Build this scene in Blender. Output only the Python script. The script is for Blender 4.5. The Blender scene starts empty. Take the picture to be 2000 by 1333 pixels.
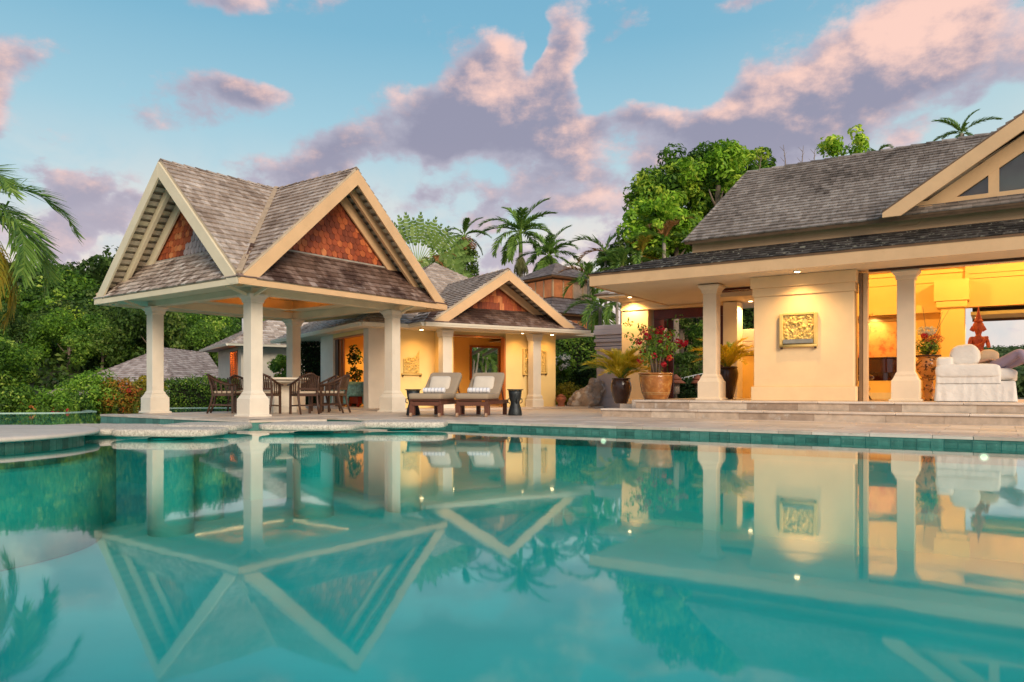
import bpy, bmesh, math, random
import numpy as np
from mathutils import Vector, Matrix, Euler
import mathutils.noise as mnoise

random.seed(7)
RNG = np.random.default_rng(11)
S = bpy.context.scene
COL = S.collection
R = math.radians
CAMZ, FPX, HZ, CX = 0.604, 1451.0, 762.0, 1000.0

# ------------------------------------------------------------------ camera
cam = bpy.data.cameras.new('camera')
cam.sensor_width = 36.0
cam.lens = 36.0 * FPX / 2000.0
cam.shift_y = (HZ - 666.5) / 2000.0
cam.clip_start, cam.clip_end = 0.05, 6000
cam_o = bpy.data.objects.new('camera', cam)
cam_o.location = (0, 0, CAMZ)
cam_o.rotation_euler = (R(90), 0, 0)
COL.objects.link(cam_o)
S.camera = cam_o

# ------------------------------------------------------------------ view, sun, world
S.view_settings.view_transform = 'Standard'
S.view_settings.look = 'None'
S.view_settings.gamma = 1.0
S.view_settings.use_curve_mapping = False
S.view_settings.exposure = 0.35
S.render.engine = 'CYCLES'
S.cycles.max_bounces = 8
S.cycles.diffuse_bounces = 3
S.cycles.glossy_bounces = 3
S.cycles.transparent_max_bounces = 16
S.cycles.sample_clamp_indirect = 4.0
S.cycles.use_denoising = True

SUN_AZ, SUN_EL = R(158), R(24)          # azimuth from +Y, clockwise: behind the camera, to its right
sd = Vector((math.sin(SUN_AZ) * math.cos(SUN_EL), math.cos(SUN_AZ) * math.cos(SUN_EL), math.sin(SUN_EL)))
sun = bpy.data.lights.new('sun', 'SUN')
sun.energy = 2.7
sun.angle = R(28)
sun.color = (1.0, 0.82, 0.64)
sun_o = bpy.data.objects.new('sun', sun)
sun_o.rotation_euler = sd.to_track_quat('Z', 'Y').to_euler()
sun_o.location = (10, -20, 20)
COL.objects.link(sun_o)


def build_world():
    w = bpy.data.worlds.new('World')
    S.world = w
    w.use_nodes = True
    nt = w.node_tree
    nt.nodes.clear()
    N = nt.nodes.new
    L = nt.links.new

    def math_(op, a, b=None, c=None, clamp=False):
        n = N('ShaderNodeMath'); n.operation = op; n.use_clamp = clamp
        for i, v in enumerate((a, b, c)):
            if v is None: continue
            if isinstance(v, (int, float)): n.inputs[i].default_value = v
            else: L(v, n.inputs[i])
        return n.outputs[0]

    def mix(f, a, b):
        n = N('ShaderNodeMix'); n.data_type = 'RGBA'
        for s, v in ((0, f), (6, a), (7, b)):
            if isinstance(v, (int, float)): n.inputs[s].default_value = v
            elif isinstance(v, tuple): n.inputs[s].default_value = (*v, 1)
            else: L(v, n.inputs[s])
        return n.outputs[2]

    def smooth(x, a, b):
        n = N('ShaderNodeMapRange'); n.interpolation_type = 'SMOOTHSTEP'
        L(x, n.inputs[0]); n.inputs[1].default_value = a; n.inputs[2].default_value = b
        return n.outputs[0]

    tc = N('ShaderNodeTexCoord')
    sep = N('ShaderNodeSeparateXYZ'); L(tc.outputs['Generated'], sep.inputs[0])
    X, Y, Z = sep.outputs
    az = math_('ARCTAN2', X, Y)
    el = math_('ARCSINE', Z)
    # noise fields, in (azimuth, elevation) space; az/el are bent a little so that cloud outlines billow
    comb = N('ShaderNodeCombineXYZ'); L(az, comb.inputs[0]); L(math_('MULTIPLY', el, 1.5), comb.inputs[1])

    def noise(scale, detail=6, rough=0.55, off=(0, 0, 0), dist=0.0):
        m = N('ShaderNodeVectorMath'); m.operation = 'ADD'
        L(comb.outputs[0], m.inputs[0]); m.inputs[1].default_value = off
        n = N('ShaderNodeTexNoise'); n.inputs['Scale'].default_value = scale
        n.inputs['Detail'].default_value = detail; n.inputs['Roughness'].default_value = rough
        n.inputs['Distortion'].default_value = dist
        L(m.outputs[0], n.inputs['Vector'])
        return n.outputs[0]

    n1 = noise(12.0, 9, 0.6)
    n1s = noise(12.0, 9, 0.6, (0.018, 0.03, 0))         # the same field sampled towards the light
    n2 = noise(2.3, 5, 0.5, (3.1, 1.7, 0))
    n3 = noise(5.5, 7, 0.6, (7.7, 4.1, 0), 0.3)
    wx = noise(6.0, 4, 0.5, (11.3, 2.2, 0)); wy = noise(6.0, 4, 0.5, (5.1, 19.2, 0))
    az0, el0 = az, el
    az = math_('MULTIPLY_ADD', math_('SUBTRACT', wx, 0.5), 0.12, az)
    el = math_('MULTIPLY_ADD', math_('SUBTRACT', wy, 0.5), 0.09, el)

    def PX(px, py):
        x = (px - CX) / FPX; z = (HZ - py) / FPX
        return math.atan2(x, 1.0), math.atan2(z, math.hypot(x, 1.0))

    # clouds seen in the photograph: centre, half sizes (px), tilt, weight
    blobs = [(870, 215, 120, 60, -15, 1.0), (935, 95, 62, 60, 0, .85), (1110, 110, 48, 80, 12, .9), (1000, 195, 115, 58, -25, .9), (930, 280, 120, 35, 0, .6),
             (1620, 180, 210, 70, -22, 1.1), (1800, 70, 110, 75, -28, 1.05), (1470, 235, 150, 45, -8, .9), (1260, 245, 75, 30, 0, .75),
             (1120, 260, 110, 40, -5, .8), (490, 195, 95, 36, -14, .95), (290, 245, 50, 22, 0, .4), (670, 290, 70, 48, -15, .85), (550, 335, 80, 26, 0, .7),
             (450, 5, 130, 22, 0, .6), (655, 60, 38, 45, 0, .5), (1480, 0, 140, 22, 0, .65), (1215, 50, 22, 42, 35, .5),
             (-20, 190, 32, 80, 0, .8), (135, 340, 34, 18, -15, .42), (190, 385, 50, 16, -15, .4), (320, 400, 60, 22, 0, .42), (240, 455, 120, 20, 0, .3), (60, 490, 120, 18, 0, .25), (100, 320, 110, 26, 0, -.3), (230, 300, 60, 20, 0, -.3),
             (1060, 345, 150, 30, -5, .6), (850, 395, 100, 24, 0, .5), (1310, 330, 90, 22, 0, .4), (1120, 400, 120, 26, 0, .4), (960, 345, 50, 20, 0, -.4), (1190, 330, 40, 20, 0, -.4), (1120, 400, 90, 30, 0, .5), (1890, 185, 45, 18, -25, .55), (1800, 260, 40, 22, -25, .5),
             (40, 110, 30, 20, 0, .3), (2150, 60, 120, 60, -20, .8), (-260, 120, 150, 60, 0, .7), (-330, 420, 190, 40, 0, .6), (2350, 260, 150, 50, 0, .7),
             # gaps of clear sky
             (1290, 140, 95, 60, -20, -1.0), (1330, 200, 60, 30, -25, -.6), (640, 180, 70, 60, 0, -.6), (1920, 250, 110, 50, -20, -.5), (560, 100, 200, 40, 0, -.6), (1040, 95, 18, 60, 15, -1.0), (1180, 190, 40, 40, 0, -.7), (1390, 190, 40, 25, -30, -.6), (740, 330, 40, 30, 0, -.5), (1200, 170, 30, 30, 0, -.6)]
    total = None
    lit = None
    for (px, py, rx, ry, rot, wt) in blobs:
        a, e = PX(px, py)
        ca, sa = math.cos(R(-rot)), math.sin(R(-rot))
        ra, re = rx / FPX, ry / FPX
        dx = math_('SUBTRACT', az, a); dy = math_('SUBTRACT', el, e)
        u = math_('MULTIPLY_ADD', dy, sa / ra, math_('MULTIPLY', dx, ca / ra))
        v = math_('MULTIPLY_ADD', dy, ca / re, math_('MULTIPLY', dx, -sa / re))
        r2 = math_('MULTIPLY_ADD', u, u, math_('MULTIPLY', v, v))
        g = math_('MULTIPLY', math_('EXPONENT', math_('MULTIPLY', r2, -0.85)), wt)
        if wt < 0:
            total = math_('ADD', total, g); continue
        l_ = math_('MULTIPLY', g, math_('MULTIPLY_ADD', u, 0.75, math_('MULTIPLY', v, 0.50)))
        total = g if total is None else math_('ADD', total, g)
        lit = l_ if lit is None else math_('ADD', lit, l_)
    # away from the picture the same kind of sky goes on: broken cloud from noise only
    away = smooth(math_('ABSOLUTE', az0), 0.75, 1.1)
    hi = smooth(el0, 0.52, 0.75)
    outside = math_('MAXIMUM', away, hi)
    gen = math_('MULTIPLY', smooth(n2, 0.44, 0.66), 1.0)
    total = math_('ADD', total, math_('MULTIPLY', gen, math_('MULTIPLY', outside, 0.9)))
    n5 = noise(38.0, 6, 0.62, (2.2, 9.1, 0), 0.6)
    n4 = noise(8.0, 6, 0.55, (21.7, 3.3, 0), 0.2)
    band = math_('MULTIPLY', math_('SUBTRACT', 1.0, smooth(el0, 0.16, 0.36)), smooth(el0, 0.0, 0.10))
    total = math_('ADD', total, math_('MULTIPLY', math_('MULTIPLY', smooth(n4, 0.46, 0.62), band), 0.75))
    dens = math_('ADD', total, math_('MULTIPLY', math_('SUBTRACT', n1, 0.5), 1.5))
    cloud = smooth(math_('MULTIPLY_ADD', math_('SUBTRACT', n5, 0.5), 0.35, dens), 0.19, 0.60)
    # thin bright veil low in the sky
    low = math_('SUBTRACT', 1.0, smooth(el0, 0.10, 0.34))
    veil = math_('MULTIPLY', smooth(n3, 0.34, 0.60), low)

    ramp = N('ShaderNodeValToRGB'); L(el0, ramp.inputs[0])
    cr = ramp.color_ramp
    cr.elements[0].position = 0.0; cr.elements[0].color = (.52, .50, .56, 1)
    cr.elements[1].position = 1.0; cr.elements[1].color = (.07, .24, .44, 1)
    for p, c in ((0.07, (.55, .54, .58)), (0.16, (.56, .61, .63)), (0.25, (.44, .61, .67)), (0.33, (.33, .55, .65)), (0.44, (.19, .43, .58)), (.7, (.09, .30, .50))):
        k = cr.elements.new(p); k.color = (*c, 1)
    sky_tex = N('ShaderNodeTexSky'); sky_tex.sky_type = 'NISHITA'; sky_tex.sun_disc = False
    sky_tex.sun_elevation = SUN_EL; sky_tex.sun_rotation = SUN_AZ
    vm = N('ShaderNodeVectorMath'); vm.operation = 'SCALE'; L(sky_tex.outputs[0], vm.inputs[0]); vm.inputs['Scale'].default_value = 0.06
    base = mix(0.12, ramp.outputs[0], vm.outputs[0])
    # the right of the sky is paler and warmer (the afterglow side)
    glow = math_('MULTIPLY', smooth(az0, 0.15, 0.9), math_('SUBTRACT', 1.0, smooth(el0, 0.15, 0.6)))
    base = mix(math_('MULTIPLY', glow, 0.55), base, (.70, .70, .62))
    base = mix(math_('MULTIPLY', veil, 0.85), base, (.86, .69, .59))
    shade = (.255, .24, .33)
    pink = (.86, .55, .46)
    edge = math_('SUBTRACT', n1, n1s)
    litv = math_('ADD', math_('MULTIPLY', lit, 0.60), math_('MULTIPLY', edge, 1.5))
    litv = math_('ADD', litv, math_('MULTIPLY', smooth(az0, -0.25, 0.55), 0.14))
    litf = smooth(litv, -0.10, 0.55)
    ccol = mix(litf, shade, pink)
    thin = smooth(dens, 0.40, 0.95)
    ccol = mix(math_('MULTIPLY', math_('SUBTRACT', 1.0, thin), 0.45), ccol, (.56, .53, .60))
    lowmix = math_('SUBTRACT', 1.0, smooth(el0, 0.1, 0.33))
    ccol = mix(math_('MULTIPLY', lowmix, 0.6), ccol, (.52, .46, .53))
    full = mix(math_('MULTIPLY', cloud, 0.92), base, ccol)
    bg = N('ShaderNodeBackground'); L(full, bg.inputs[0]); bg.inputs[1].default_value = 0.95
    out = N('ShaderNodeOutputWorld'); L(bg.outputs[0], out.inputs[0])


build_world()

# ------------------------------------------------------------------ materials
MATS = {}


def mat(name, col, rough=.6, var=.12, scale=3.0, bump=0.0, bscale=40.0, metal=0.0, spec=.35, tone=None, stain=None, stretch=None, leaf=False, emit=None, coat=0.0):
    """tone: list of (pos, colour) driven by the face attribute 'tone'; stain: (colour, scale, low, high) noise patches"""
    if name in MATS: return MATS[name]
    m = bpy.data.materials.new(name); m.use_nodes = True
    nt = m.node_tree; N = nt.nodes.new; L = nt.links.new
    b = nt.nodes['Principled BSDF']
    b.inputs['Roughness'].default_value = rough
    b.inputs['Metallic'].default_value = metal
    b.inputs['Specular IOR Level'].default_value = spec
    if coat: b.inputs['Coat Weight'].default_value = coat
    g = N('ShaderNodeNewGeometry')
    vec = g.outputs['Position']
    if stretch:
        mp = N('ShaderNodeMapping'); mp.inputs['Scale'].default_value = stretch; L(vec, mp.inputs[0]); vec = mp.outputs[0]
    if tone:
        at = N('ShaderNodeAttribute'); at.attribute_name = 'tone'
        rp = N('ShaderNodeValToRGB'); L(at.outputs['Fac'], rp.inputs[0])
        e = rp.color_ramp.elements
        e[0].position, e[0].color = tone[0][0], (*tone[0][1], 1)
        e[1].position, e[1].color = tone[-1][0], (*tone[-1][1], 1)
        for p, c in tone[1:-1]:
            k = e.new(p); k.color = (*c, 1)
        base = rp.outputs[0]
    else:
        rgb = N('ShaderNodeRGB'); rgb.outputs[0].default_value = (*col, 1); base = rgb.outputs[0]
    nz = N('ShaderNodeTexNoise'); nz.inputs['Scale'].default_value = scale; nz.inputs['Detail'].default_value = 6
    nz.inputs['Roughness'].default_value = .6
    L(vec, nz.inputs['Vector'])
    if var:
        mr = N('ShaderNodeMapRange'); L(nz.outputs[0], mr.inputs[0])
        mr.inputs[1].default_value, mr.inputs[2].default_value = .3, .7
        mr.inputs[3].default_value, mr.inputs[4].default_value = 1 - var, 1 + var
        vs = N('ShaderNodeVectorMath'); vs.operation = 'SCALE'; L(base, vs.inputs[0]); L(mr.outputs[0], vs.inputs['Scale'])
        base = vs.outputs[0]
    if stain:
        sn = N('ShaderNodeTexNoise'); sn.inputs['Scale'].default_value = stain[1]; sn.inputs['Detail'].default_value = 8
        sn.inputs['Roughness'].default_value = .65; L(vec, sn.inputs['Vector'])
        mr = N('ShaderNodeMapRange'); mr.interpolation_type = 'SMOOTHSTEP'; L(sn.outputs[0], mr.inputs[0])
        mr.inputs[1].default_value, mr.inputs[2].default_value = stain[2], stain[3]
        mx = N('ShaderNodeMix'); mx.data_type = 'RGBA'; L(mr.outputs[0], mx.inputs[0]); L(base, mx.inputs[6]); mx.inputs[7].default_value = (*stain[0], 1)
        base = mx.outputs[2]
    L(base, b.inputs['Base Color'])
    if bump:
        bn = N('ShaderNodeTexNoise'); bn.inputs['Scale'].default_value = bscale; bn.inputs['Detail'].default_value = 5; L(vec, bn.inputs['Vector'])
        bp = N('ShaderNodeBump'); bp.inputs['Strength'].default_value = bump; bp.inputs['Distance'].default_value = .02
        L(bn.outputs[0], bp.inputs['Height']); L(bp.outputs[0], b.inputs['Normal'])
    if emit:
        b.inputs['Emission Color'].default_value = (*emit[0], 1); b.inputs['Emission Strength'].default_value = emit[1]
    if leaf:
        tr = N('ShaderNodeBsdfTranslucent'); L(base, tr.inputs[0])
        ms = N('ShaderNodeMixShader'); ms.inputs[0].default_value = .38
        o = nt.nodes['Material Output']
        L(b.outputs[0], ms.inputs[1]); L(tr.outputs[0], ms.inputs[2]); L(ms.outputs[0], o.inputs[0])
    MATS[name] = m
    return m


PLASTER = mat('cream plaster', (.66, .60, .50), .75, .09, 1.2, .05, 60, stain=((.58, .53, .44), 1.1, .55, .8))
COLUMN = mat('painted column plaster', (.72, .65, .53), .7, .08, 1.5, .06, 70, stain=((.62, .54, .42), 1.6, .56, .8))
TRIM = mat('tan painted timber', (.66, .43, .23), .55, .08, 2.0, .05, 30, stain=((.58, .37, .19), 2.2, .58, .75))
CREAMTRIM = mat('cream painted timber', (.72, .63, .44), .55, .07, 2.0, .05, 30)
GUTTER = mat('cream gutter', (.72, .67, .55), .4, .05, 2.0)
SOFFITW = mat('painted soffit boards', (.66, .57, .44), .6, .05, 2.0, .05, 40)
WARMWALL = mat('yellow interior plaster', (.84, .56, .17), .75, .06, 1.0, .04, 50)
CEILW = mat('varnished ceiling boards', (.78, .52, .22), .55, .07, 2.0, .05, 30)
DARKWOOD = mat('dark brown hardwood', (.062, .030, .018), .42, .3, 6, .08, 60, stretch=(1, 1, .25))
LOUNGEWOOD = mat('reddish brown hardwood', (.12, .045, .026), .45, .25, 8, .08, 60)
REDWOOD = mat('dark red lacquered timber', (.10, .022, .014), .4, .2, 3)
DOORWOOD = mat('orange varnished door timber', (.42, .14, .04), .35, .2, 4, stretch=(1, 1, .15))
ROOFUNDER = mat('roof boarding', (.20, .12, .07), .8, .2, 4)
SH_GREY = mat('weathered grey shingle', (0, 0, 0), .85, .28, 9, .25, 60, tone=[(0, (.17, .12, .09)), (.3, (.34, .265, .21)), (.7, (.50, .42, .355)), (1, (.64, .57, .50))],
              stain=((.15, .105, .08), 1.3, .56, .74), stretch=(1, 1, .45))
SH_BROWN = mat('brown stained shingle', (0, 0, 0), .85, .28, 9, .25, 60, tone=[(0, (.08, .045, .03)), (.4, (.16, .095, .068)), (.75, (.26, .18, .145)), (1, (.42, .34, .30))],
               stain=((.06, .03, .022), 1.2, .5, .66), stretch=(1, 1, .45))
SH_VILLA = mat('aged taupe shingle', (0, 0, 0), .88, .28, 9, .25, 60, tone=[(0, (.11, .09, .075)), (.4, (.24, .20, .17)), (.8, (.36, .315, .275)), (1, (.48, .43, .385))],
               stain=((.05, .036, .028), 1.0, .57, .74), stretch=(1, 1, .6))
SH_LICHEN = mat('black lichen shingle', (0, 0, 0), .9, .4, 9, .3, 60, tone=[(0, (.022, .018, .014)), (.6, (.05, .04, .033)), (1, (.10, .085, .07))],
                stain=((.30, .29, .22), 9.0, .56, .66))
SH_FAR = mat('far grey shingle', (0, 0, 0), .88, .25, 6, tone=[(0, (.17, .13, .115)), (.5, (.30, .245, .22)), (1, (.45, .39, .36))], stain=((.16, .12, .11), 1.2, .55, .72))
SCALE = mat('red fish scale shingle', (0, 0, 0), .6, .25, 12, .2, 50, tone=[(0, (.42, .37, .36)), (.14, (.36, .29, .27)), (.2, (.17, .045, .025)), (.5, (.36, .08, .03)), (.8, (.50, .14, .045)), (1, (.62, .24, .09))], stretch=(1, 1, .3))
RED_PLANK = mat('red gable wall', (.30, .07, .03), .7, .25, 6)
PAVER = mat('travertine paving', (0, 0, 0), .45, .14, 3, .1, 50, tone=[(0, (.50, .40, .31)), (.5, (.60, .49, .39)), (1, (.68, .58, .48))], stain=((.40, .32, .25), 2.0, .56, .74))
DECK = mat('travertine deck', (.56, .46, .365), .5, .14, 2.5, .1, 50)
RISER = mat('mottled travertine riser', (0, 0, 0), .6, .22, 6, .15, 40, tone=[(0, (.36, .26, .185)), (.5, (.52, .40, .29)), (1, (.62, .51, .39))], stain=((.56, .49, .41), 4.5, .55, .7))
AGG = mat('pebble aggregate stone', (.58, .52, .43), .85, .3, 26, .9, 45, stain=((.33, .28, .22), 40, .52, .64))
TILE = mat('teal pool tile', (0, 0, 0), .3, .25, 14, tone=[(0, (.03, .115, .09)), (.5, (.05, .17, .135)), (1, (.08, .23, .185))], stain=((.22, .34, .30), 30, .62, .72))
POOLFLOOR = mat('turquoise pool plaster', (.004, .45, .40), .6, .10, .6)
POOLLEDGE = mat('pale teal underwater ledge', (.01, .46, .38), .5, .1, 2)
CUSH = mat('taupe cushion fabric', (.33, .255, .175), .9, .06, 5, .2, 300)
PILLOW = mat('oatmeal pillow fabric', (.60, .53, .43), .9, .05, 5, .2, 300)
TOWEL = mat('white towelling', (0, 0, 0), .95, .04, 8, .4, 250, tone=[(0, (.30, .33, .42)), (1, (.80, .80, .80))])
WHITEFAB = mat('white slipcover fabric', (.74, .70, .64), .9, .05, 4, .9, 8)
SEATPAD = mat('beige seat pad', (.46, .37, .27), .9, .08, 5)
BRONZE = mat('dark patinated bronze', (.035, .042, .045), .45, .35, 12, .4, 40, metal=.5)
VERDI = mat('verdigris bronze', (.10, .22, .21), .6, .5, 14, .6, 30, metal=.2)
REDLACQ = mat('red lacquer', (.28, .02, .01), .35, .15, 5)
DARKPOT = mat('dark brown glazed pot', (.055, .027, .02), .22, .3, 5, .05, 20, coat=.4)
GLAZE = mat('ochre brown glazed pot', (.33, .125, .03), .22, .3, 7, .08, 20, coat=.5, stain=((.46, .23, .065), 7, .52, .66))
SOIL = mat('soil', (.03, .02, .014), .95, .3, 20)
BARK = mat('bark', (.20, .155, .115), .9, .3, 6, .4, 30)
PALMBARK = mat('grey palm trunk', (.30, .26, .21), .85, .25, 5, .3, 25)
CROWNSHAFT = mat('green palm crownshaft', (.16, .30, .05), .4, .12, 3)
STONEC = mat('grey brown boulder', (.33, .25, .185), .9, .35, 2.5, .7, 14, stain=((.52, .47, .42), 3, .52, .64))
CARVE = mat('carved sandstone', (.72, .50, .15), .7, .25, 14, .35, 40)
CARVEFR = mat('sandstone frame', (.66, .46, .15), .6, .12, 6, .1, 40)
GREYSLATE = mat('grey slate strip', (.22, .22, .20), .6, .15, 8)
LILACWALL = mat('pinkish grey plaster', (.52, .44, .42), .8, .07, 2, .06, 50)
STATUE = mat('red orange carved timber', (.45, .085, .03), .5, .3, 14, .4, 50)
PIANO = mat('polished dark red piano', (.055, .012, .006), .12, .15, 3, coat=.8)
BRASS = mat('brass', (.75, .50, .18), .3, .1, 5, metal=.9)
VASE = mat('painted oriental vase', (.60, .30, .10), .25, .1, 5, coat=.4, stain=((.07, .03, .02), 14, .52, .58))
FRAMEW = mat('bronze picture frame', (.30, .18, .07), .4, .2, 6)
PAINTING = mat('abstract ochre painting', (.62, .32, .10), .6, .25, 2.5, .1, 20, stain=((.50, .12, .04), 3.2, .50, .66))
STEEL = mat('grey painted steel', (.45, .45, .45), .5, .1, 5)
SKIN = mat('skin', (.48, .27, .18), .55, .05, 5)
HAIR = mat('brown hair', (.10, .035, .018), .5, .25, 30)
TROUSER = mat('lavender trousers', (.34, .27, .36), .9, .08, 6, .2, 120)
SHIRT = mat('tan top', (.55, .40, .26), .9, .08, 6)
TERRA = mat('terracotta', (.30, .10, .05), .7, .2, 8)
GROUND = mat('garden earth', (.06, .065, .028), .95, .4, 1.2, .3, 8)
WHITEPAINT = mat('white paint', (.70, .70, .68), .5, .05, 3)
LAMPON = mat('lit lamp lens', (1, .8, .5), .5, 0, emit=((1, .72, .36), 14))
LAMPWARM = mat('warm diffuser', (1, .6, .3), .5, 0, emit=((1, .5, .18), .05))
POOLLAMP = mat('pool lamp lens', (1, .85, .6), .4, 0, emit=((1, .85, .55), 1.6))
VWALL = mat('peach villa plaster', (.83, .59, .32), .75, .08, 1.2, .06, 60, stain=((.73, .51, .27), 1.1, .55, .8))
VCOL = mat('peach villa column', (.77, .62, .44), .7, .06, 1.5, .06, 70, stain=((.67, .52, .36), 1.6, .56, .8))
PALEBOARD = mat('pale roof boarding', (.47, .40, .29), .8, .15, 4)
LAMPRIM = mat('white lamp rim', (.75, .7, .6), .4, .02)
PAGODAGLOW = mat('orange lit window', (.35, .12, .04), .25, .4, 3, emit=((1, .30, .07), .16))


def leafmat(name, ramp, rough=.5, spec=.25):
    return mat(name, (0, 0, 0), rough, .18, 1.5, tone=ramp, leaf=True, spec=spec)


L_FOREST = leafmat('forest leaf', [(0, (0.031, 0.065, 0.012)), (.45, (0.065, 0.132, 0.022)), (.8, (0.132, 0.217, 0.034)), (1, (0.202, 0.264, 0.054))])
L_BRIGHT = leafmat('bright bush leaf', [(0, (0.078, 0.186, 0.019)), (.5, (0.186, 0.372, 0.034)), (1, (0.403, 0.589, 0.078))])
L_MANGO = leafmat('mango leaf', [(0, (0.039, 0.101, 0.012)), (.45, (0.109, 0.240, 0.022)), (.8, (0.232, 0.419, 0.034)), (1, (0.434, 0.558, 0.054))])
L_LIME = leafmat('lime green leaf', [(0, (0.109, 0.264, 0.019)), (.5, (0.279, 0.527, 0.034)), (1, (0.651, 0.775, 0.093))])
L_HEDGE = leafmat('hedge leaf', [(0, (0.031, 0.078, 0.012)), (.45, (0.093, 0.202, 0.025)), (.8, (0.232, 0.403, 0.046)), (1, (0.496, 0.620, 0.109))])
L_DARKH = leafmat('dark hedge leaf', [(0, (0.009, 0.020, 0.007)), (.6, (0.022, 0.050, 0.013)), (1, (0.066, 0.132, 0.022))])
L_CROTON = leafmat('croton leaf', [(0, (0.110, 0.176, 0.022)), (.4, (0.264, 0.286, 0.033)), (.7, (0.440, 0.242, 0.033)), (1, (0.550, 0.132, 0.033))])
L_YELLOW = leafmat('yellow shrub leaf', [(0, (0.176, 0.187, 0.017)), (.5, (0.396, 0.330, 0.028)), (1, (0.605, 0.462, 0.055))])
L_PALM = leafmat('green palm leaflet', [(0, (.08, .16, .03)), (.5, (.17, .31, .055)), (1, (.34, .48, .10))], .4)
L_PALMY = leafmat('yellowing palm leaflet', [(0, (0.093, 0.139, 0.023)), (.5, (0.341, 0.295, 0.031)), (1, (0.698, 0.419, 0.062))], .45)
L_PALMG = leafmat('olive hanging frond', [(0, (0.187, 0.209, 0.066)), (.5, (0.297, 0.308, 0.121)), (1, (0.396, 0.374, 0.187))], .6)
L_PALMDRY = leafmat('orange dry palm leaflet', [(0, (0.220, 0.121, 0.039)), (.5, (0.418, 0.187, 0.055)), (1, (0.550, 0.330, 0.154))], .6)
L_ARECA = leafmat('lamplit golden areca leaflet', [(0, (.30, .32, .025)), (.5, (.74, .60, .04)), (1, (.86, .68, .08))], .4)  # yellow light of the gate lamp is put into the leaf colour
L_FAN = leafmat('traveller palm blade', [(0, (0.109, 0.202, 0.046)), (.5, (0.217, 0.341, 0.078)), (1, (0.372, 0.480, 0.139))], .45)
L_BOUG = leafmat('bougainvillea leaf', [(0, (0.078, 0.171, 0.023)), (.5, (0.171, 0.310, 0.046)), (1, (0.341, 0.465, 0.078))])
L_MAGENTA = leafmat('red magenta bract', [(0, (0.462, 0.017, 0.033)), (.5, (0.605, 0.022, 0.066)), (1, (0.660, 0.110, 0.033))])
L_WHITEFL = leafmat('white blossom', [(0, (0.550, 0.550, 0.506)), (1, (0.825, 0.814, 0.770))])
L_ORANGEFL = leafmat('orange blossom', [(0, (0.550, 0.132, 0.033)), (1, (0.682, 0.286, 0.088))])
L_HILL = leafmat('distant hill leaf', [(0, (0.054, 0.093, 0.031)), (.5, (0.109, 0.171, 0.054)), (1, (0.202, 0.264, 0.093))])


def water_mat():
    m = bpy.data.materials.new('pool water'); m.use_nodes = True
    nt = m.node_tree; nt.nodes.clear(); N = nt.nodes.new; L = nt.links.new
    o = N('ShaderNodeOutputMaterial')
    tr = N('ShaderNodeBsdfTransparent'); tr.inputs[0].default_value = (.55, .96, .96, 1)
    gl = N('ShaderNodeBsdfGlossy'); gl.inputs['Roughness'].default_value = .035; gl.inputs[0].default_value = (1, 1, 1, 1)
    g = N('ShaderNodeNewGeometry')
    mp = N('ShaderNodeMapping'); mp.inputs['Scale'].default_value = (1, .55, 1); L(g.outputs['Position'], mp.inputs[0])
    n1 = N('ShaderNodeTexNoise'); n1.inputs['Scale'].default_value = 2.2; n1.inputs['Detail'].default_value = 3; L(mp.outputs[0], n1.inputs['Vector'])
    bp = N('ShaderNodeBump'); bp.inputs['Strength'].default_value = .022; bp.inputs['Distance'].default_value = .035; L(n1.outputs[0], bp.inputs['Height'])
    # Schlick reflectance of water, the same from above and from below
    dt = N('ShaderNodeVectorMath'); dt.operation = 'DOT_PRODUCT'; L(g.outputs['Incoming'], dt.inputs[0]); L(g.outputs['Normal'], dt.inputs[1])
    def mth(op, x, y=None):
        n = N('ShaderNodeMath'); n.operation = op
        for k, v in enumerate((x, y)):
            if v is None: continue
            if isinstance(v, (int, float)): n.inputs[k].default_value = v
            else: L(v, n.inputs[k])
        return n.outputs[0]
    cosv = mth('ABSOLUTE', dt.outputs['Value'])
    fr = mth('ADD', mth('MULTIPLY', mth('POWER', mth('SUBTRACT', 1.0, cosv), 5.6), .98), .02)
    L(bp.outputs[0], gl.inputs['Normal'])
    mx = N('ShaderNodeMixShader'); L(fr, mx.inputs[0]); L(tr.outputs[0], mx.inputs[1]); L(gl.outputs[0], mx.inputs[2])
    L(mx.outputs[0], o.inputs[0])
    return m


def glass_mat():
    m = bpy.data.materials.new('window glass'); m.use_nodes = True
    nt = m.node_tree; nt.nodes.clear(); N = nt.nodes.new; L = nt.links.new
    o = N('ShaderNodeOutputMaterial')
    tr = N('ShaderNodeBsdfTransparent'); tr.inputs[0].default_value = (.85, .86, .86, 1)
    gl = N('ShaderNodeBsdfGlossy'); gl.inputs['Roughness'].default_value = .02
    fr = N('ShaderNodeFresnel'); fr.inputs[0].default_value = 1.7
    mx = N('ShaderNodeMixShader'); L(fr.outputs[0], mx.inputs[0]); L(tr.outputs[0], mx.inputs[1]); L(gl.outputs[0], mx.inputs[2])
    L(mx.outputs[0], o.inputs[0])
    return m


WATER, GLASS = water_mat(), glass_mat()

# ------------------------------------------------------------------ helpers


def P(px, py, d):
    return Vector(((px - CX) / FPX * d, d, CAMZ - (py - HZ) / FPX * d))


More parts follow.
